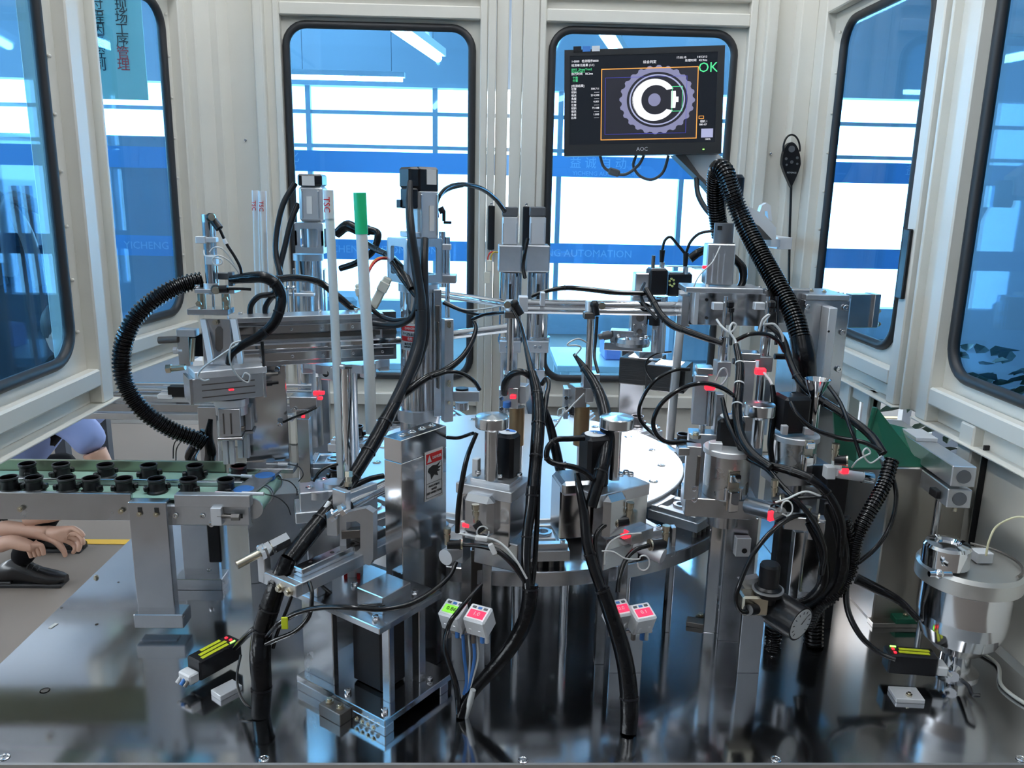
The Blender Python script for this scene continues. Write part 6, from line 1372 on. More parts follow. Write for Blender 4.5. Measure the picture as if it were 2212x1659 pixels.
b = B(); b.cyl(at(752, 1046, 1.62), at(753, 1018, 1.625), .007, n=12); b.prism6(at(753, 1030, 1.622), at(753, 1018, 1.625), .009); b.prism6(at(752, 1050, 1.62), at(752, 1040, 1.621), .009); one('brass_fitting', b, BRASS, 'brass throttle fitting on the slanting bundle above the yoke', 'fitting')
b = B(); pt(b, [(712, 1085, 1.575), (703, 1098, 1.565)], 12); one('cable_tag', b, PAPER, 'white sleeve tag on the slanting bundle near the feeder block', 'tag')
hose('black hose pair looping across the front of the base frame to the middle station', [(575, 1375, 1.42), (600, 1350, 1.40), (640, 1325, 1.39), (690, 1313, 1.38), (750, 1312, 1.36), (820, 1316, 1.36), (880, 1306, 1.38), (930, 1280, 1.41), (970, 1245, 1.45), (985, 1215, 1.48)], [12, 13, 13, 12, 12, 13, 13, 12, 11], HOSE, (.12,))
hose('black cable looping round the corner block of the base frame', [(668, 1258, 1.42), (674, 1285, 1.40), (668, 1330, 1.39), (640, 1362, 1.39), (600, 1380, 1.40), (575, 1392, 1.41)], 10)
hose('thin black cable arching behind the base frame', [(658, 1258, 1.46), (690, 1262, 1.48), (730, 1292, 1.5), (780, 1305, 1.45), (830, 1310, 1.40)], 7)
hose('black cables leaving the left fibre amplifier', [(508, 1400, 1.52), (528, 1378, 1.48), (548, 1360, 1.45), (566, 1345, 1.44)], [12, 14, 14, 12], HOSE)
hose('thin black cable hanging in a loop beside the left amplifier', [(520, 1415, 1.50), (512, 1460, 1.46), (518, 1500, 1.43), (535, 1525, 1.41), (556, 1530, 1.41)], 6)
hose('thin black cable curving round the left amplifier', [(495, 1400, 1.54), (455, 1412, 1.53), (425, 1440, 1.51), (418, 1475, 1.49)], 3.5, name='wire', cat='wire')
b = B(); rb(b, 615, 1346, 1.385, .012, .004, .024); one('cable_tag', b, YEL, 'yellow cable tag on the base frame cable', 'tag')
hose('thin black wire drooping from the sensor block left to the gantry plate', [(684, 880, 1.97), (660, 892, 1.96), (632, 903, 1.96), (612, 912, 1.97)], 5)
hose('thin black hose crossing behind the white tube towards the feeder', [(730, 1002, 1.8), (705, 1010, 1.79), (688, 1022, 1.78), (676, 1040, 1.77)], 7)
for k, pp in enumerate(([(622, 1003, 1.93), (645, 1008, 1.92), (655, 1025, 1.9), (645, 1040, 1.9)], [(600, 1034, 1.84), (625, 1040, 1.84), (640, 1055, 1.84), (642, 1070, 1.84)], [(572, 1067, 1.76), (600, 1075, 1.76), (620, 1092, 1.77), (628, 1112, 1.78)])):
    hose('thin fibre lead from the conveyor end, %s of three' % ('farthest', 'middle', 'nearest')[k], pp, 2.6, GREYP, name='wire', cat='wire')
# arch cable from the servo to the mullion motors
hose('black cable arching from the rod clamp over to the left twin press', [(948, 425, 2.2), (962, 408, 2.25), (985, 399, 2.32), (1015, 400, 2.4), (1045, 410, 2.5), (1072, 432, 2.6), (1090, 456, 2.66)], [8, 8, 9, 10, 10, 10], HOSE)
hose('thin second cable under the arching one', [(946, 470, 2.2), (945, 440, 2.2), (955, 420, 2.24), (975, 408, 2.3), (1000, 402, 2.36)], 5)
hose('black cable hanging between the twin presses', [(1140, 515, 2.66), (1134, 545, 2.65), (1130, 575, 2.66), (1134, 600, 2.68)], 8)
hose('black cable running level along the long chrome bar', [(1148, 640, 2.15), (1175, 630, 2.15), (1220, 622, 2.14), (1270, 625, 2.14), (1330, 632, 2.14), (1395, 634, 2.14)], [8, 8, 10, 11, 11, 11], HOSE, (.4,))
hose('grey sensor wire along the short chrome bar', [(960, 650, 2.1), (1000, 668, 2.05), (1040, 668, 2.0), (1085, 660, 1.9)], 3.2, WCABLE, name='wire', cat='wire')
hose('black hose along the short chrome bar', [(958, 655, 2.1), (1000, 672, 2.05), (1040, 680, 2.0), (1085, 676, 1.9), (1100, 672, 1.85)], 7)
hose('black hose rising from the valve plugs to the left upright cylinder', [(1020, 690, 1.95), (1045, 680, 1.92), (1075, 676, 1.88), (1096, 675, 1.84)], 7)
for k, (x, c_) in enumerate(((1060, (.62, .04, .03)), (1066, (.7, .5, .05)))):
    hose('%s wire looping by the left twin press' % ('red', 'yellow')[k], [(1075, 545, 2.66), (x, 545, 2.64), (x-6, 556, 2.64), (x-5, 566, 2.64)], 3, mat('thin_wire_%d' % k, c_, .4), name='wire', cat='wire')
b = B(); pb(b, 1052, 562, 1062, 586, 2.63, .02); pb(b, 1045, 588, 1058, 612, 2.63, .02); one('wire_connector', b, IVORY, 'pair of ivory connectors hanging left of the twin presses', 'connector')
# middle left bundle
hose('thin black hose with white tags falling from the left upright cylinder', [(1108, 668, 1.785), (1124, 700, 1.77), (1134, 740, 1.75), (1143, 780, 1.72), (1152, 820, 1.69)], [9, 8, 9, 13, 15], HOSE)
hose('thick shiny black bundle hanging between the two front stations, upper part', [(1150, 805, 1.70), (1160, 850, 1.66), (1163, 905, 1.62), (1160, 960, 1.58), (1156, 1010, 1.55), (1152, 1060, 1.52)], [20, 26, 30, 30, 28, 30], SLEEVE, (.2, .45, .7), tiem=BLACK)
hose('black bundle running down between the stations, left strand', [(1150, 1050, 1.515), (1146, 1100, 1.50), (1138, 1160, 1.48), (1136, 1220, 1.46), (1140, 1272, 1.44)], [28, 26, 24, 22, 22], HOSE, (.1, .5))
hose('black bundle running down between the stations, right strand', [(1162, 1050, 1.525), (1161, 1110, 1.51), (1158, 1170, 1.49), (1154, 1230, 1.47), (1148, 1275, 1.45)], 12, HOSE)
hose('thick black sleeve sweeping left across the deck between the switch pairs', [(1146, 1262, 1.45), (1142, 1310, 1.44), (1128, 1355, 1.435), (1098, 1405, 1.43), (1060, 1450, 1.425), (1025, 1490, 1.415), (1003, 1522, 1.405), (995, 1548, 1.40)], [38, 38, 38, 36, 32, 28, 26, 24], SLEEVE, (.04,))
hose('black hose looping up from the bundle to the left bronze valve', [(1160, 990, 1.6), (1172, 920, 1.62), (1180, 860, 1.66), (1185, 830, 1.70), (1180, 818, 1.72), (1170, 830, 1.73)], 11, HOSE)
hose('black hose arching left over the left bronze valve', [(1150, 818, 1.70), (1130, 804, 1.70), (1108, 808, 1.71), (1092, 828, 1.73), (1090, 850, 1.75)], [12, 14, 16, 18, 16], SLEEVE)
hose('black branch hose crossing to the right bundle', [(1160, 850, 1.66), (1185, 910, 1.66), (1200, 970, 1.64), (1212, 1020, 1.62), (1230, 1050, 1.60)], [12, 18, 22, 22, 18], SLEEVE)
hose('black tube standing beside the left mushroom knob', [(1030, 935, 1.47), (1010, 985, 1.46), (998, 1040, 1.455), (990, 1100, 1.45), (988, 1150, 1.45)], [9, 11, 12, 12, 11], HOSE)
hose('short black hose from the danger column to a small plug', [(966, 945, 1.62), (990, 946, 1.6), (1015, 938, 1.58), (1022, 936, 1.57)], 8)
hose('black tube curving from the left valve fitting into the bundle', [(1000, 1177, 1.495), (1040, 1180, 1.48), (1075, 1190, 1.46), (1105, 1215, 1.45), (1128, 1245, 1.445), (1142, 1272, 1.44)], [9, 12, 14, 14, 12], HOSE)
hose('white wire running beside the tube from the left valve', [(990, 1152, 1.49), (1030, 1160, 1.475), (1065, 1165, 1.46), (1090, 1180, 1.45), (1115, 1210, 1.44), (1138, 1250, 1.435)], 5, WCABLE, name='wire', cat='wire')
hose('white wire ring in front of the left valve', [(1048, 1140, 1.47)]+[(1043+13*math.cos(R(a)), 1150-13*math.sin(R(a)), 1.465) for a in range(40, 400, 30)], 3.2, WCABLE, name='wire', cat='wire')
for k, (x, y, r_) in enumerate(((1040, 1163, 8), (1064, 1186, 65))):
    b = B(); M = Matrix.Rotation(R(r_), 3, 'Y'); b.box(at(x, y, 1.45), (.024, .008, .010), ch=.002, M=M); one('cable_tag', b, PAPER, 'white wire tag by the left middle valve, %s one' % ('upper level', 'lower hanging')[k], 'tag')
hose('black tube crossing the left pressure switches', [(1040, 1262, 1.43), (1015, 1290, 1.40), (990, 1320, 1.385), (970, 1350, 1.385), (962, 1400, 1.40), (985, 1480, 1.40), (992, 1540, 1.40)], [9, 10, 11, 11, 12, 14, 16], HOSE)
for k, (x0, m) in enumerate(((1000, BLUEP), (1012, WCABLE), (1022, BLUEP), (1030, WCABLE))):
    hose('%s lead under the left pressure switches, %s' % (('blue', 'white')[k % 2], ('first', 'first', 'second', 'second')[k]), [(x0, 1372, 1.42), (x0+3, 1420, 1.42), (1008+k*4, 1470, 1.415), (1002+k*3, 1500, 1.41)], 5 if k % 2 else 8, m, name='wire', cat='wire')
hose('fan of white wires entering the deck at the foot of the left sleeve', [(1022, 1490, 1.40), (1014, 1520, 1.40), (1006, 1550, 1.40)], [14, 16, 12], WCABLE, name='wire', cat='wire')
# middle right bundle
hose('black bundle falling from the right upright cylinder past the right mushroom knob', [(1240, 765, 1.76), (1262, 795, 1.74), (1285, 830, 1.70), (1303, 875, 1.64), (1311, 930, 1.58), (1306, 985, 1.53), (1292, 1040, 1.50), (1276, 1095, 1.48)], [8, 18, 24, 28, 30, 30, 28, 26], SLEEVE, (.15, .35, .55, .8))
hose('thin black hose with a white tag from the right upright cylinder', [(1290, 684, 1.785), (1287, 730, 1.77), (1284, 770, 1.75), (1292, 805, 1.72)], 7)
hose('black tube bent round the right station front', [(1246, 1022, 1.50), (1252, 1060, 1.485), (1262, 1110, 1.475), (1268, 1170, 1.46), (1282, 1225, 1.445), (1302, 1280, 1.43)], [12, 18, 24, 26, 26, 26], HOSE, (.1, .7))
hose('thick black sleeve leaning down to the deck at the right middle', [(1300, 1270, 1.43), (1318, 1320, 1.42), (1336, 1375, 1.41), (1350, 1430, 1.395), (1358, 1490, 1.38), (1360, 1545, 1.365), (1357, 1582, 1.355)], [34, 38, 40, 42, 44, 44, 40], SLEEVE, (.02, .72))
hose('black hose loop wrapping left of the right stepper motor', [(1262, 946, 1.52), (1230, 948, 1.51), (1202, 950, 1.50), (1184, 966, 1.49), (1182, 990, 1.485), (1200, 1002, 1.48), (1235, 1008, 1.48), (1262, 1018, 1.485), (1280, 1035, 1.49)], 13, SLEEVE, (.3, .5, .7))
hose('black tube curving from the right valve into the bundle', [(1330, 1130, 1.50), (1304, 1136, 1.49), (1288, 1156, 1.475), (1286, 1190, 1.46), (1296, 1235, 1.445), (1308, 1270, 1.43)], 11, HOSE)
hose('black tube dropping from the far right knob fitting', [(1402, 1178, 1.515), (1372, 1188, 1.50), (1350, 1212, 1.48), (1338, 1250, 1.455), (1334, 1280, 1.44)], 11, HOSE)
hose('white wire arching round the right valve block', [(1385, 1152, 1.50), (1350, 1155, 1.49), (1322, 1168, 1.48), (1308, 1190, 1.47), (1306, 1220, 1.46)], 4.5, WCABLE, name='wire', cat='wire')
hose('white wire ring hanging under the right valve block', [(1300, 1190, 1.46), (1325, 1192, 1.46), (1350, 1206, 1.46)]+[(1390+13*math.cos(R(a)), 1216-16*math.sin(R(a)), 1.47) for a in range(150, -181, -30)], 3.5, WCABLE, name='wire', cat='wire')
hose('grey wire loop sticking out left of the right upright cylinder', [(1268, 740, 1.76), (1250, 732, 1.74), (1232, 738, 1.73), (1226, 746, 1.73), (1245, 746, 1.73), (1255, 752, 1.74), (1242, 768, 1.75)], 3.5, WCABLE, name='wire', cat='wire')
hose('grey wire knot beside the right bronze valve', [(1262, 850, 1.74), (1240, 872, 1.73), (1222, 890, 1.72), (1206, 898, 1.72), (1208, 884, 1.72), (1220, 884, 1.72), (1210, 905, 1.715), (1196, 925, 1.71)], 3.5, WCABLE, name='wire', cat='wire')
# monitor cables
for k, pp in enumerate(([(1296, 336, 2.62), (1304, 360, 2.62), (1322, 372, 2.62), (1350, 377, 2.62), (1378, 358, 2.62), (1392, 334, 2.62)], [(1374, 336, 2.63), (1368, 358, 2.63), (1382, 380, 2.63), (1408, 388, 2.63), (1432, 372, 2.63), (1444, 336, 2.63)])):
    hose('black cable drooping under the monitor, %s loop' % ('left', 'right')[k], pp, 6, CAPG)
b = B(); M = Matrix.Rotation(R(15), 3, 'Y'); b.box(at(1326, 372, 2.62), (.036, .02, .022), ch=.004, M=M); one('cable_ferrite', b, CAPG, 'dark ferrite lump on the left monitor cable', 'ferrite')
hose('black twin cable hanging below the monitor arm', [(1504, 385, 2.60), (1508, 420, 2.58), (1524, 450, 2.55), (1546, 474, 2.5)], 11, GREYP)
hose('big black corrugated hose sweeping from behind the arm down to the tall column', [(1556, 510, 2.42), (1548, 450, 2.40), (1546, 395, 2.36), (1552, 365, 2.32), (1566, 372, 2.29), (1580, 415, 2.27), (1604, 475, 2.25), (1640, 545, 2.2), (1682, 620, 2.12), (1714, 680, 2.06), (1730, 735, 2.02)], 40, CONDUIT, conv=True, pitch=.0085)
hose('rough black sleeve under the big corrugated hose', [(1729, 730, 2.02), (1736, 770, 2.0), (1740, 810, 2.0), (1744, 850, 2.0)], [46, 50, 46, 40], SLEEVE)
hose('grey camera cable arching between the two camera plugs', [(1430, 542, 2.32), (1436, 520, 2.32), (1448, 512, 2.32), (1460, 524, 2.32), (1480, 548, 2.32)], 6, GREYP)
hose('grey camera cable rising right from the second plug', [(1482, 546, 2.32), (1492, 522, 2.31), (1512, 504, 2.3), (1545, 498, 2.28)], 6, GREYP)
hose('thick black cable behind the cameras', [(1490, 560, 2.4), (1510, 545, 2.4), (1535, 536, 2.38)], 18, SLEEVE)
hose('black sleeved bundle snaking from the cameras to the tool cylinders', [(1396, 625, 2.14), (1410, 650, 2.1), (1428, 680, 2.06), (1452, 702, 2.02), (1490, 718, 1.99), (1530, 732, 1.96), (1560, 742, 1.94)], [14, 15, 15, 16, 15, 14, 12], SLEEVE, (.2, .4, .6))
hose('grey camera lead twisting beside the camera mount', [(1392, 612, 2.2), (1384, 632, 2.16), (1390, 655, 2.13), (1404, 672, 2.1), (1420, 690, 2.07)], 7, GREYP)
hose('black hose inside the bracket behind the air cylinder', [(1568, 540, 2.16), (1588, 560, 2.15), (1604, 580, 2.14), (1605, 605, 2.13), (1598, 622, 2.12)], [12, 16, 18, 16, 14], SLEEVE)
hose('thin grey wire slanting in front of the grooved cylinder', [(1556, 532, 2.06), (1540, 565, 2.05), (1520, 585, 2.04), (1508, 600, 2.04), (1498, 620, 2.04)], 3, WCABLE, name='wire', cat='wire')
# right station cables
hose('black ring hose in front of the box lights, big outer loop', [(1585, 855, 1.72), (1560, 838, 1.70), (1520, 828, 1.69), (1475, 838, 1.69), (1432, 868, 1.69), (1412, 905, 1.69), (1416, 935, 1.69), (1440, 955, 1.69), (1480, 955, 1.70), (1510, 962, 1.71)], 10, HOSE)
hose('thinner black hose loop behind the big ring', [(1490, 798, 1.80), (1455, 800, 1.79), (1412, 825, 1.78), (1384, 870, 1.78), (1382, 905, 1.78), (1405, 932, 1.77), (1435, 952, 1.74)], 8, HOSE)
hose('thin wire loop between the box lights', [(1412, 826, 2.37), (1396, 800, 2.35), (1398, 778, 2.35), (1420, 764, 2.36), (1450, 760, 2.38)], 4, GREYP, name='wire', cat='wire')
hose('black tie-strapped bundle hanging down from the tool cylinders', [(1590, 745, 1.85), (1598, 790, 1.80), (1596, 840, 1.75), (1592, 890, 1.70), (1600, 940, 1.66), (1625, 980, 1.62), (1665, 1010, 1.58)], [14, 20, 22, 22, 20, 20, 18], SLEEVE, (.15, .3, .45), tiem=WCABLE)
hose('black hose sweeping from the bundle to the right, upper strand', [(1560, 860, 1.74), (1572, 910, 1.70), (1600, 960, 1.66), (1650, 1000, 1.62), (1710, 1018, 1.58), (1760, 1040, 1.55), (1800, 1085, 1.54), (1818, 1140, 1.54), (1815, 1200, 1.55)], [10, 13, 16, 18, 20, 20, 20, 20, 18], SLEEVE, (.5, .6, .7))
hose('black hose sweeping from the bundle to the right, lower strand', [(1580, 930, 1.70), (1610, 985, 1.66), (1655, 1012, 1.61), (1690, 1050, 1.57), (1725, 1085, 1.54), (1760, 1130, 1.53), (1782, 1190, 1.53), (1775, 1240, 1.54)], 12, HOSE)
hose('third black hose under the sweeping pair', [(1570, 915, 1.70), (1590, 950, 1.68), (1630, 990, 1.64), (1680, 1020, 1.6)], 8, HOSE)
hose('black bundle crossing from the big hose down to the right of the funnel', [(1655, 700, 1.98), (1690, 730, 1.95), (1705, 775, 1.92), (1726, 820, 1.88), (1765, 858, 1.84), (1830, 900, 1.78), (1880, 940, 1.72), (1908, 980, 1.68)], [10, 14, 16, 18, 18, 17, 18, 18], SLEEVE, (.4, .55, .62, .7))
hose('black arched hose from the tool heads to the crossing bundle', [(1590, 735, 1.92), (1620, 722, 1.92), (1655, 722, 1.93), (1682, 738, 1.93), (1695, 760, 1.93)], 9, HOSE)
hose('pair of thin black hoses falling from the funnel to the valve line', [(1790, 834, 1.8), (1815, 870, 1.76), (1835, 920, 1.72), (1852, 965, 1.70), (1860, 990, 1.69)], 9, HOSE)
hose('black motor cable from the tall motor across to the right', [(1708, 868, 1.78), (1722, 895, 1.76), (1755, 925, 1.74), (1810, 945, 1.72), (1865, 955, 1.70), (1905, 975, 1.68)], 10, HOSE)
hose('black corrugated hose hanging at the right of the stations', [(1926, 995, 1.67), (1908, 1050, 1.64), (1878, 1105, 1.61), (1850, 1160, 1.59), (1838, 1215, 1.58)], 34, CONDUIT, conv=True, pitch=.008)
hose('second black corrugated hose curving down behind the gauge', [(1822, 1120, 1.60), (1840, 1180, 1.59), (1836, 1230, 1.58), (1805, 1280, 1.57), (1765, 1310, 1.58), (1745, 1350, 1.60)], 34, CONDUIT, conv=True, pitch=.008)
hose('black corrugated stub standing on the deck right of the gauge', [(1760, 1300, 1.68), (1758, 1340, 1.68), (1757, 1392, 1.67)], 46, CONDUIT, conv=True, pitch=.008)
hose('black corrugated stub standing on the deck left of the gauge', [(1672, 1350, 1.66), (1670, 1380, 1.66), (1668, 1412, 1.645)], 40, CONDUIT, conv=True, pitch=.008)
hose('shiny black tube bowing down the right side of the steel bin', [(1922, 1010, 1.66), (1936, 1070, 1.64), (1925, 1130, 1.62), (1895, 1180, 1.60), (1855, 1215, 1.59)], 10, HOSE)
hose('black tubes curving from the hoses to the right fibre amplifier', [(1838, 1200, 1.60), (1828, 1260, 1.58), (1832, 1320, 1.55), (1860, 1375, 1.52), (1900, 1410, 1.50), (1935, 1425, 1.48)], [16, 15, 14, 14, 12, 10], HOSE)
hose('black cable running along the bin foot to the pot', [(1850, 1250, 1.64), (1900, 1275, 1.62), (1945, 1300, 1.60), (1985, 1340, 1.57)], [26, 24, 18, 14], SLEEVE)
hose('black arched tube from the lower valve down to the regulator', [(1752, 1113, 1.55), (1715, 1116, 1.54), (1670, 1145, 1.52), (1628, 1195, 1.50), (1602, 1250, 1.485), (1590, 1290, 1.48), (1598, 1318, 1.48), (1614, 1322, 1.485)], 11, HOSE)
hose('black tube running level from the lower valve to the hose knot', [(1690, 1078, 1.55), (1730, 1076, 1.545), (1770, 1074, 1.54), (1800, 1080, 1.54)], 8, HOSE)
hose('black hose looping round in the dark behind the gauge', [(1745, 1130, 1.56), (1775, 1190, 1.55), (1780, 1250, 1.55), (1755, 1290, 1.55), (1715, 1305, 1.56)], [14, 20, 24, 24, 20], SLEEVE)
hose('outer black hose of the dark loop behind the gauge', [(1790, 1085, 1.57), (1815, 1150, 1.56), (1820, 1220, 1.56), (1800, 1275, 1.57), (1750, 1320, 1.58)], [20, 26, 30, 30, 26], SLEEVE)
hose('white wire knot over the lower valve', [(1675, 1085, 1.545), (1700, 1078, 1.54), (1740, 1062, 1.54), (1780, 1075, 1.54)], 5, WCABLE, name='wire', cat='wire')
hose('white wire double ring beside the lower valve display', [(1690, 1110, 1.53)]+[(1700+12*math.cos(R(a)), 1098-16*math.sin(R(a)), 1.53) for a in range(-120, 200, 30)], 3.5, WCABLE, name='wire', cat='wire')
hose('white wire knot right of the valve line', [(1840, 1010, 1.69), (1852, 995, 1.68), (1868, 985, 1.68), (1880, 978, 1.68), (1872, 968, 1.68), (1864, 980, 1.68), (1880, 1000, 1.68), (1905, 985, 1.67)], 4, WCABLE, name='wire', cat='wire')
hose('white wire tangle over the left tool cylinder', [(1548, 690, 1.95), (1560, 706, 1.93), (1578, 718, 1.92), (1590, 704, 1.92), (1582, 698, 1.92), (1576, 715, 1.91), (1588, 735, 1.90), (1592, 755, 1.88)], 5, WCABLE, name='wire', cat='wire')
hose('white wire tangle over the right tool cylinder', [(1640, 715, 1.95), (1648, 690, 1.94), (1662, 680, 1.94), (1650, 700, 1.94), (1672, 700, 1.94), (1688, 720, 1.94), (1692, 738, 1.94)], 5, WCABLE, name='wire', cat='wire')
hose('white wire loop on the left tool head', [(1546, 822, 1.895), (1556, 800, 1.89), (1566, 796, 1.89), (1572, 810, 1.89), (1562, 828, 1.89), (1546, 838, 1.897)], 4, WCABLE, name='wire', cat='wire')
hose('white wire beside the right tool head', [(1648, 803, 1.915), (1662, 820, 1.89), (1668, 832, 1.865)], 6, WCABLE, name='wire', cat='wire')
hose('black cable continuing under the right tool head wire', [(1668, 832, 1.86), (1672, 870, 1.85), (1668, 920, 1.84), (1664, 960, 1.83), (1668, 1000, 1.82)], [10, 14, 14, 14, 12], SLEEVE)
hose('black tube with a white tag beside the right tool cylinder', [(1678, 640, 2.0), (1678, 700, 1.99), (1676, 745, 1.98)], 7, HOSE)
hose('black tube from the left tool cylinder elbow', [(1580, 672, 1.98), (1580, 710, 1.96), (1578, 745, 1.94)], 7, HOSE)
# ================================================================== squatting worker outside the left edge
SKIN = mat('skin', (.56, .34, .25), .5, noise=.04, nscale=30); SHIRT = mat('blue_work_shirt', (.25, .33, .62), .75, bump=.3, nscale=30); TROUS = mat('dark_trousers', (.007, .007, .009), .8, spec=.1); SHOE = mat('black_leather', (.012, .012, .013), .25)
def skin_body(name, verts, edges, radii, m, parent, sub=2):
    me = bpy.data.meshes.new(name); o0 = Vector(verts[0]); me.from_pydata([tuple(Vector(v_)-o0) for v_ in verts], edges, []); me.materials.append(m)
    o = bpy.data.objects.new(name, me); COL.objects.link(o)
    o.location = o0-(WLOC[parent.name] if parent else Vector((0, 0, 0)))
    if parent: o.parent = parent
    md = o.modifiers.new('s', 'SKIN'); md.use_smooth_shade = True
    for i, r_ in enumerate(radii):
        sv = me.skin_vertices[0].data[i]; sv.radius = (r_, r_) if not isinstance(r_, tuple) else r_; sv.use_root = (i == 0)
    s = o.modifiers.new('u', 'SUBSURF'); s.levels = sub; s.render_levels = sub
    WLOC[o.name] = o0; return o
foot = atz(60, 1262, ZF)            # ankle area of the near foot on the hall floor
per = thing('person', 'person in a light blue shirt and black shoes squatting left of the machine', 'person', (foot.x-.1, foot.y, ZF))
YPn = foot.y
hand = at(150, 1165, YPn-.02); elbowp = at(215, 985, YPn-.02); shoulder = at(150, 880, YPn+.05); wr = at(80, 1142, YPn-.0)
pel = Vector((foot.x-.34, YPn+.10, ZF+.30)); chest = Vector((shoulder.x-.12, YPn+.12, shoulder.z+.0)); neck = chest+Vector((.06, .0, .16)); head = neck+Vector((.06, -.01, .16))
kneeL = Vector((foot.x+.22, YPn+.0, ZF+.50)); ankL = Vector((foot.x-.03, YPn, ZF+.10)); kneeR = Vector((foot.x+.05, YPn+.38, ZF+.46)); ankR = Vector((foot.x-.12, YPn+.36, ZF+.10))
# body: one continuous surface
v_ = [pel, pel.lerp(chest, .5), chest, neck, neck.lerp(head, .35), kneeL.lerp(pel, .5), kneeL, kneeL.lerp(ankL, .5), ankL, kneeR.lerp(pel, .5), kneeR, kneeR.lerp(ankR, .5), ankR]
e_ = [(0, 1), (1, 2), (2, 3), (3, 4), (0, 5), (5, 6), (6, 7), (7, 8), (0, 9), (9, 10), (10, 11), (11, 12)]
r_ = [.15, .145, .15, .065, .06, .095, .075, .062, .05, .095, .075, .06, .05]
body = skin_body('body', v_, e_, r_, TROUS, per)
sh2 = chest+Vector((.0, -.16, .03)); sh3 = chest+Vector((-.02, .2, .03))
shirt = skin_body('shirt', [pel+Vector((.02, 0, .08)), pel.lerp(chest, .55), chest+Vector((0, 0, .02)), sh2.lerp(shoulder, .3), shoulder.lerp(elbowp, .45), shoulder.lerp(elbowp, .92), sh3, sh3+Vector((.12, .02, -.2))], [(0, 1), (1, 2), (2, 3), (3, 4), (4, 5), (2, 6), (6, 7)], [.165, .16, .165, .085, .078, .082, .09, .08], SHIRT, per)
b = B(); hm = B(); hm.ball(head, .105, 16, (.86, .95, 1.18)); fin('head', hm, SKIN, per)
b = B(); b.ball(head+Vector((-.012, .006, .03)), .108, 16, (.9, .97, 1.05)); fin('hair', b, INK, per)
b = B(); b.ball(head+Vector((.092, 0, -.005)), .017, 8, (1, .8, 1.4)); fin('nose', b, SKIN, per)
for s in (-1, 1):
    b = B(); b.ball(head+Vector((.085, s*.035, .02)), .011, 8); fin('eye', b, INK, per); b = B(); b.ball(head+Vector((-.005, s*.1, .0)), .028, 8, (.7, .35, 1.1)); fin('ear', b, SKIN, per)
b = B(); b.ball(head+Vector((.088, 0, -.05)), .02, 8, (.4, 1.2, .35)); fin('mouth', b, mat('lips', (.40, .16, .14), .5), per)
# near arm with a relaxed hand over the knee
def finger(base, pts, r_): return pts
wrist = at(92, 1148, YPn-.05); fore = [elbowp, elbowp.lerp(wrist, .5)+Vector((0, -.02, .0)), wrist]
palm = at(135, 1152, YPn-.06); kn = [at(158, 1140, YPn-.07), at(168, 1152, YPn-.07), at(170, 1166, YPn-.065), at(162, 1178, YPn-.06)]
tip = [at(182, 1160, YPn-.08), at(180, 1178, YPn-.085), at(168, 1192, YPn-.08), at(156, 1196, YPn-.07)]
el2 = at(-60, 1105, YPn-.03)
v_ = [at(-10, 1140, YPn-.04), wrist, palm]; e_ = [(0, 1), (1, 2)]; r_ = [.042, .030, (.042, .026)]
for k in range(4):
    i = len(v_); mid = kn[k].lerp(tip[k], .55)+Vector((.012, -.006, .004)); v_ += [palm.lerp(kn[k], .75), kn[k], mid, tip[k]]; e_ += [(2, i), (i, i+1), (i+1, i+2), (i+2, i+3)]; r_ += [.016, .0125, .0105, .009]
i = len(v_); v_ += [at(125, 1172, YPn-.08), at(138, 1190, YPn-.09), at(142, 1204, YPn-.09)]; e_ += [(1, i), (i, i+1), (i+1, i+2)]; r_ += [.017, .0125, .0095]
arm1 = skin_body('arm_and_hand', v_, e_, r_, SKIN, per)
b = B(); b.tube([elbowp+Vector((-.02, 0, .02)), elbowp+Vector((.005, 0, -.05)), elbowp+Vector((.015, -.01, -.11)), elbowp+Vector((.0, -.02, -.20)), at(60, 1120, YPn-.03)], 0, 14, [.05, .048, .044, .04, .04]); fin('forearm', b, SKIN, per)
# second hand hanging below
w2 = at(30, 1168, YPn-.12); v_ = [at(-10, 1180, YPn-.1), w2, at(55, 1180, YPn-.13)]; e_ = [(0, 1), (1, 2)]; r_ = [.04, .032, (.042, .026)]
for k in range(4):
    i = len(v_); base = at(62+k*9, 1186-k*3, YPn-.13); v_ += [base, at(66+k*9, 1196-k*2, YPn-.135), at(68+k*9, 1206-k*2, YPn-.135)]; e_ += [(2, i), (i, i+1), (i+1, i+2)]; r_ += [.013, .011, .009]
arm2 = skin_body('arm_and_hand', v_, e_, r_, SKIN, per)
# shoes
def shoe(ank, nm='shoe'):
    S = B(); prof = []
    for x, w2_, h, z0 in ((-.11, .030, .05, .02), (-.09, .038, .10, .006), (-.03, .038, .125, .006), (.02, .040, .10, .01), (.07, .045, .075, .006), (.12, .047, .062, .004), (.16, .040, .05, .006), (.185, .022, .036, .012)):
        ring_ = []
        for k in range(14):
            a = 2*math.pi*k/14; ring_.append(Vector((ank.x+x+.02, ank.y+w2_*math.cos(a), ZF+z0+h/2+h/2*math.sin(a)*(1.0))))
        prof.append(ring_)
    S.rings(prof); o = fin(nm, S, SHOE, per)
    b = B(); b.box((ank.x+.055, ank.y, ZF+.009), (.285, .082, .018), 0, .006); fin('sole', b, RUBBER, o)
    b = B(); b.box((ank.x-.06, ank.y, ZF+.014), (.075, .078, .028), 0, .004); fin('heel', b, RUBBER, o)
    for k in range(3):
        b = B(); b.tube([(ank.x+.05+.02*k, ank.y+.03*math.cos(R(a)), ZF+.085-.012*k+.018*math.sin(R(a))) for a in range(0, 181, 30)], .0025, 6); fin('lace', b, INK, o)
shoe(ankL); shoe(ankR)
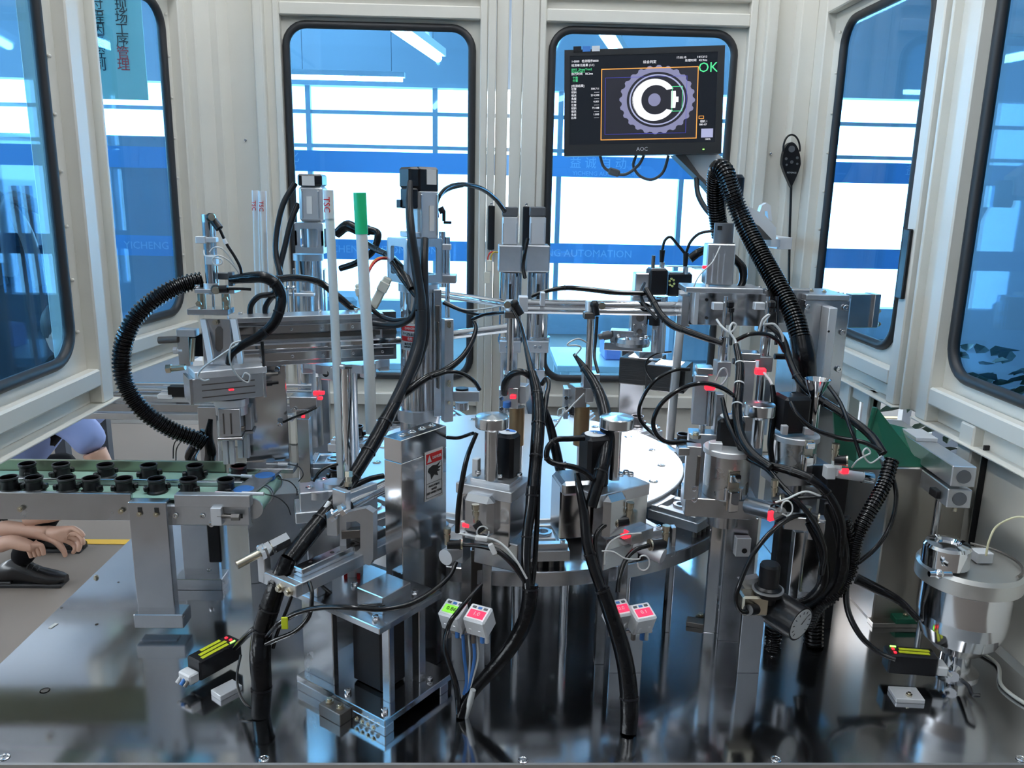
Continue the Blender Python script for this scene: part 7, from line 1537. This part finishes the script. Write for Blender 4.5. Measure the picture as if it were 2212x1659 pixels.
# ================================================================== things beyond the windows
PANELM = mat('pale_machine_panel', (.40, .44, .50), .6); DARKM = mat('dark_machine', (.03, .04, .06), .5)
om = thing('neighbour_machine', 'dark neighbouring machine with curved hoses seen through the near left window', 'machine', (-2.6, 4.5, ZF))
b = B(); b.box((-2.75, 4.55, .30), (1.0, .6, .8), ch=.01); fin('cabinet', b, DARKM, om)
for sx in (-1, 1):
    for sy in (-1, 1):
        b = B(); b.box((-2.75+sx*.42, 4.55+sy*.24, (ZF-.1)/2), (.06, .06, -.1-ZF)); fin('leg', b, DARKM, om)
b = B(); b.box((-2.5, 4.4, .80), (.35, .3, .24), ch=.02); fin('machine_head', b, DARKM, om)
for k in range(3):
    b = B(); b.tube(smooth_path([(-2.95+.25*k, 4.22, .55), (-2.9+.25*k, 4.18, .9), (-2.7+.2*k, 4.18, 1.02-.05*k), (-2.55+.2*k, 4.2, .8), (-2.5+.2*k, 4.22, .5)]), .035, 10); fin('hose', b, CAPG, om)
b = B(); b.box((-2.42, 4.24, .80), (.02, .01, .012)); fin('indicator', b, REDL, om)
one('tall_cabinet', B().box((-3.45, 7.2, .33), (2.1, .5, 2.16), 0, .01), PANELM, 'plain pale cabinet seen through the far left window', 'cabinet')
one('side_cabinet', B().box((2.42, 2.75, .55), (.5, 2.0, 2.6), 0, .01), mat('grey_cabinet', (.16, .19, .24), .6), 'tall plain panel cabinet seen through the near right window', 'cabinet')
# hanging poster
po = thing('poster', 'hanging blue-green poster with columns of Chinese characters seen through the far left window', 'poster', at(262, 120, 4.3))
X0, X1 = at(196, 100, 4.3).x, at(312, 100, 4.3).x; Z0 = at(262, 215, 4.3).z
b = B(); b.box(((X0+X1)/2-.1, 4.3, Z0+.75), (X1-X0+.2, .006, 1.5), ch=0); fin('sheet', b, mat('poster_sheet', (.42, .62, .55), .5), po)
for k, s in enumerate('现场工序管理'): textmesh(s, .064, at(262+k*1.2, 14+k*25.5, 4.3)-Vector((0, .006, 0)), (1, 0, 0), (0, 0, 1), RED if k > 3 else INK, po)
for k, s in enumerate('过程因素控制'): textmesh(s, .064, at(211+k*1.2, 14+k*25.5, 4.3)-Vector((0, .006, 0)), (1, 0, 0), (0, 0, 1), INK, po)
b = B(); b.cyl((X0-.2, 4.3, Z0+1.5), (X1, 4.3, Z0+1.5), .012, n=8); fin('hanging_bar', b, BEAMM, po)
b = B(); b.cyl((X0-.1, 4.3, Z0+1.5), (X0-.1, 4.3, 4.25), .004, n=6); b2 = B(); b2.cyl((X1-.03, 4.3, Z0+1.5), (X1-.03, 4.3, 4.25), .004, n=6); fin('hanger', b, BEAMM, po); fin('hanger', b2, BEAMM, po)
# potted plant outside right
LEAF = mat('dark_leaf', (.02, .07, .035), .4)
pl_ = thing('potted_plant', 'leafy potted plant seen low in the near right window', 'plant', (1.74, 2.78, ZF))
b = B(); b.lathe((1.74, 2.78, ZF), [(.13, 0), (.17, .32), (.18, .34), (.15, .34), (.14, .30), (.001, .30)], 28); fin('pot', b, WHITE, pl_)
b = B(); b.cyl((1.74, 2.78, ZF+.3), (1.74, 2.78, .36), .02, n=10); fin('stem', b, mat('stem', (.10, .12, .05), .6), pl_)
lf = B(); lf.add([(0, 0, 0), (.03, .03, .012), (.035, .08, .015), (0, .14, 0), (-.035, .08, .015), (-.03, .03, .012), (0, .06, -.005)], [(0, 1, 6), (1, 2, 6), (2, 3, 6), (3, 4, 6), (4, 5, 6), (5, 0, 6)], True)
lm = bpy.data.meshes.new('leaf'); lm.from_pydata([tuple(p) for p in lf.v], [], lf.f); lm.materials.append(LEAF)
for k in range(170):
    o = bpy.data.objects.new('leaf', lm); COL.objects.link(o); o.parent = pl_; a = random.uniform(0, 6.28); r_ = random.uniform(.02, .30); z = random.uniform(.12, .52)-r_*.3
    o.location = Vector((r_*math.cos(a), r_*math.sin(a), z-ZF)); o.rotation_euler = (random.uniform(-.6, .5), random.uniform(-.5, .5), a-math.pi/2+random.uniform(-.5, .5)); s = random.uniform(.45, .8); o.scale = (s, s, s)

def bench(x, y, w_, label):
    t = thing('workbench', label, 'workbench', (x, y, ZF)); b = B(); b.box((x, y, .02), (w_, .6, .04), ch=.004); fin('top', b, WHITE, t)
    for sx in (-1, 1):
        for sy in (-1, 1):
            b = B(); b.box((x+sx*(w_/2-.05), y+sy*.25, (ZF+0)/2), (.05, .05, -ZF)); fin('leg', b, ALUW, t)
    b = B(); b.box((x+.1, y, .22), (.35, .35, .36), ch=.02); fin('instrument', b, PANELM, t)
    b = B(); b.box((x-.35, y, .11), (.2, .25, .14), ch=.01); fin('small_unit', b, mat('violet_unit', (.30, .30, .62), .5), t)
bench(1.15, 4.9, 1.5, 'white workbench with instruments seen low through the right back window')
bench(-1.05, 4.9, 1.3, 'white workbench with instruments seen low through the left back window')
bench(3.0, 4.6, 1.4, 'white workbench with instruments seen through the far right door')
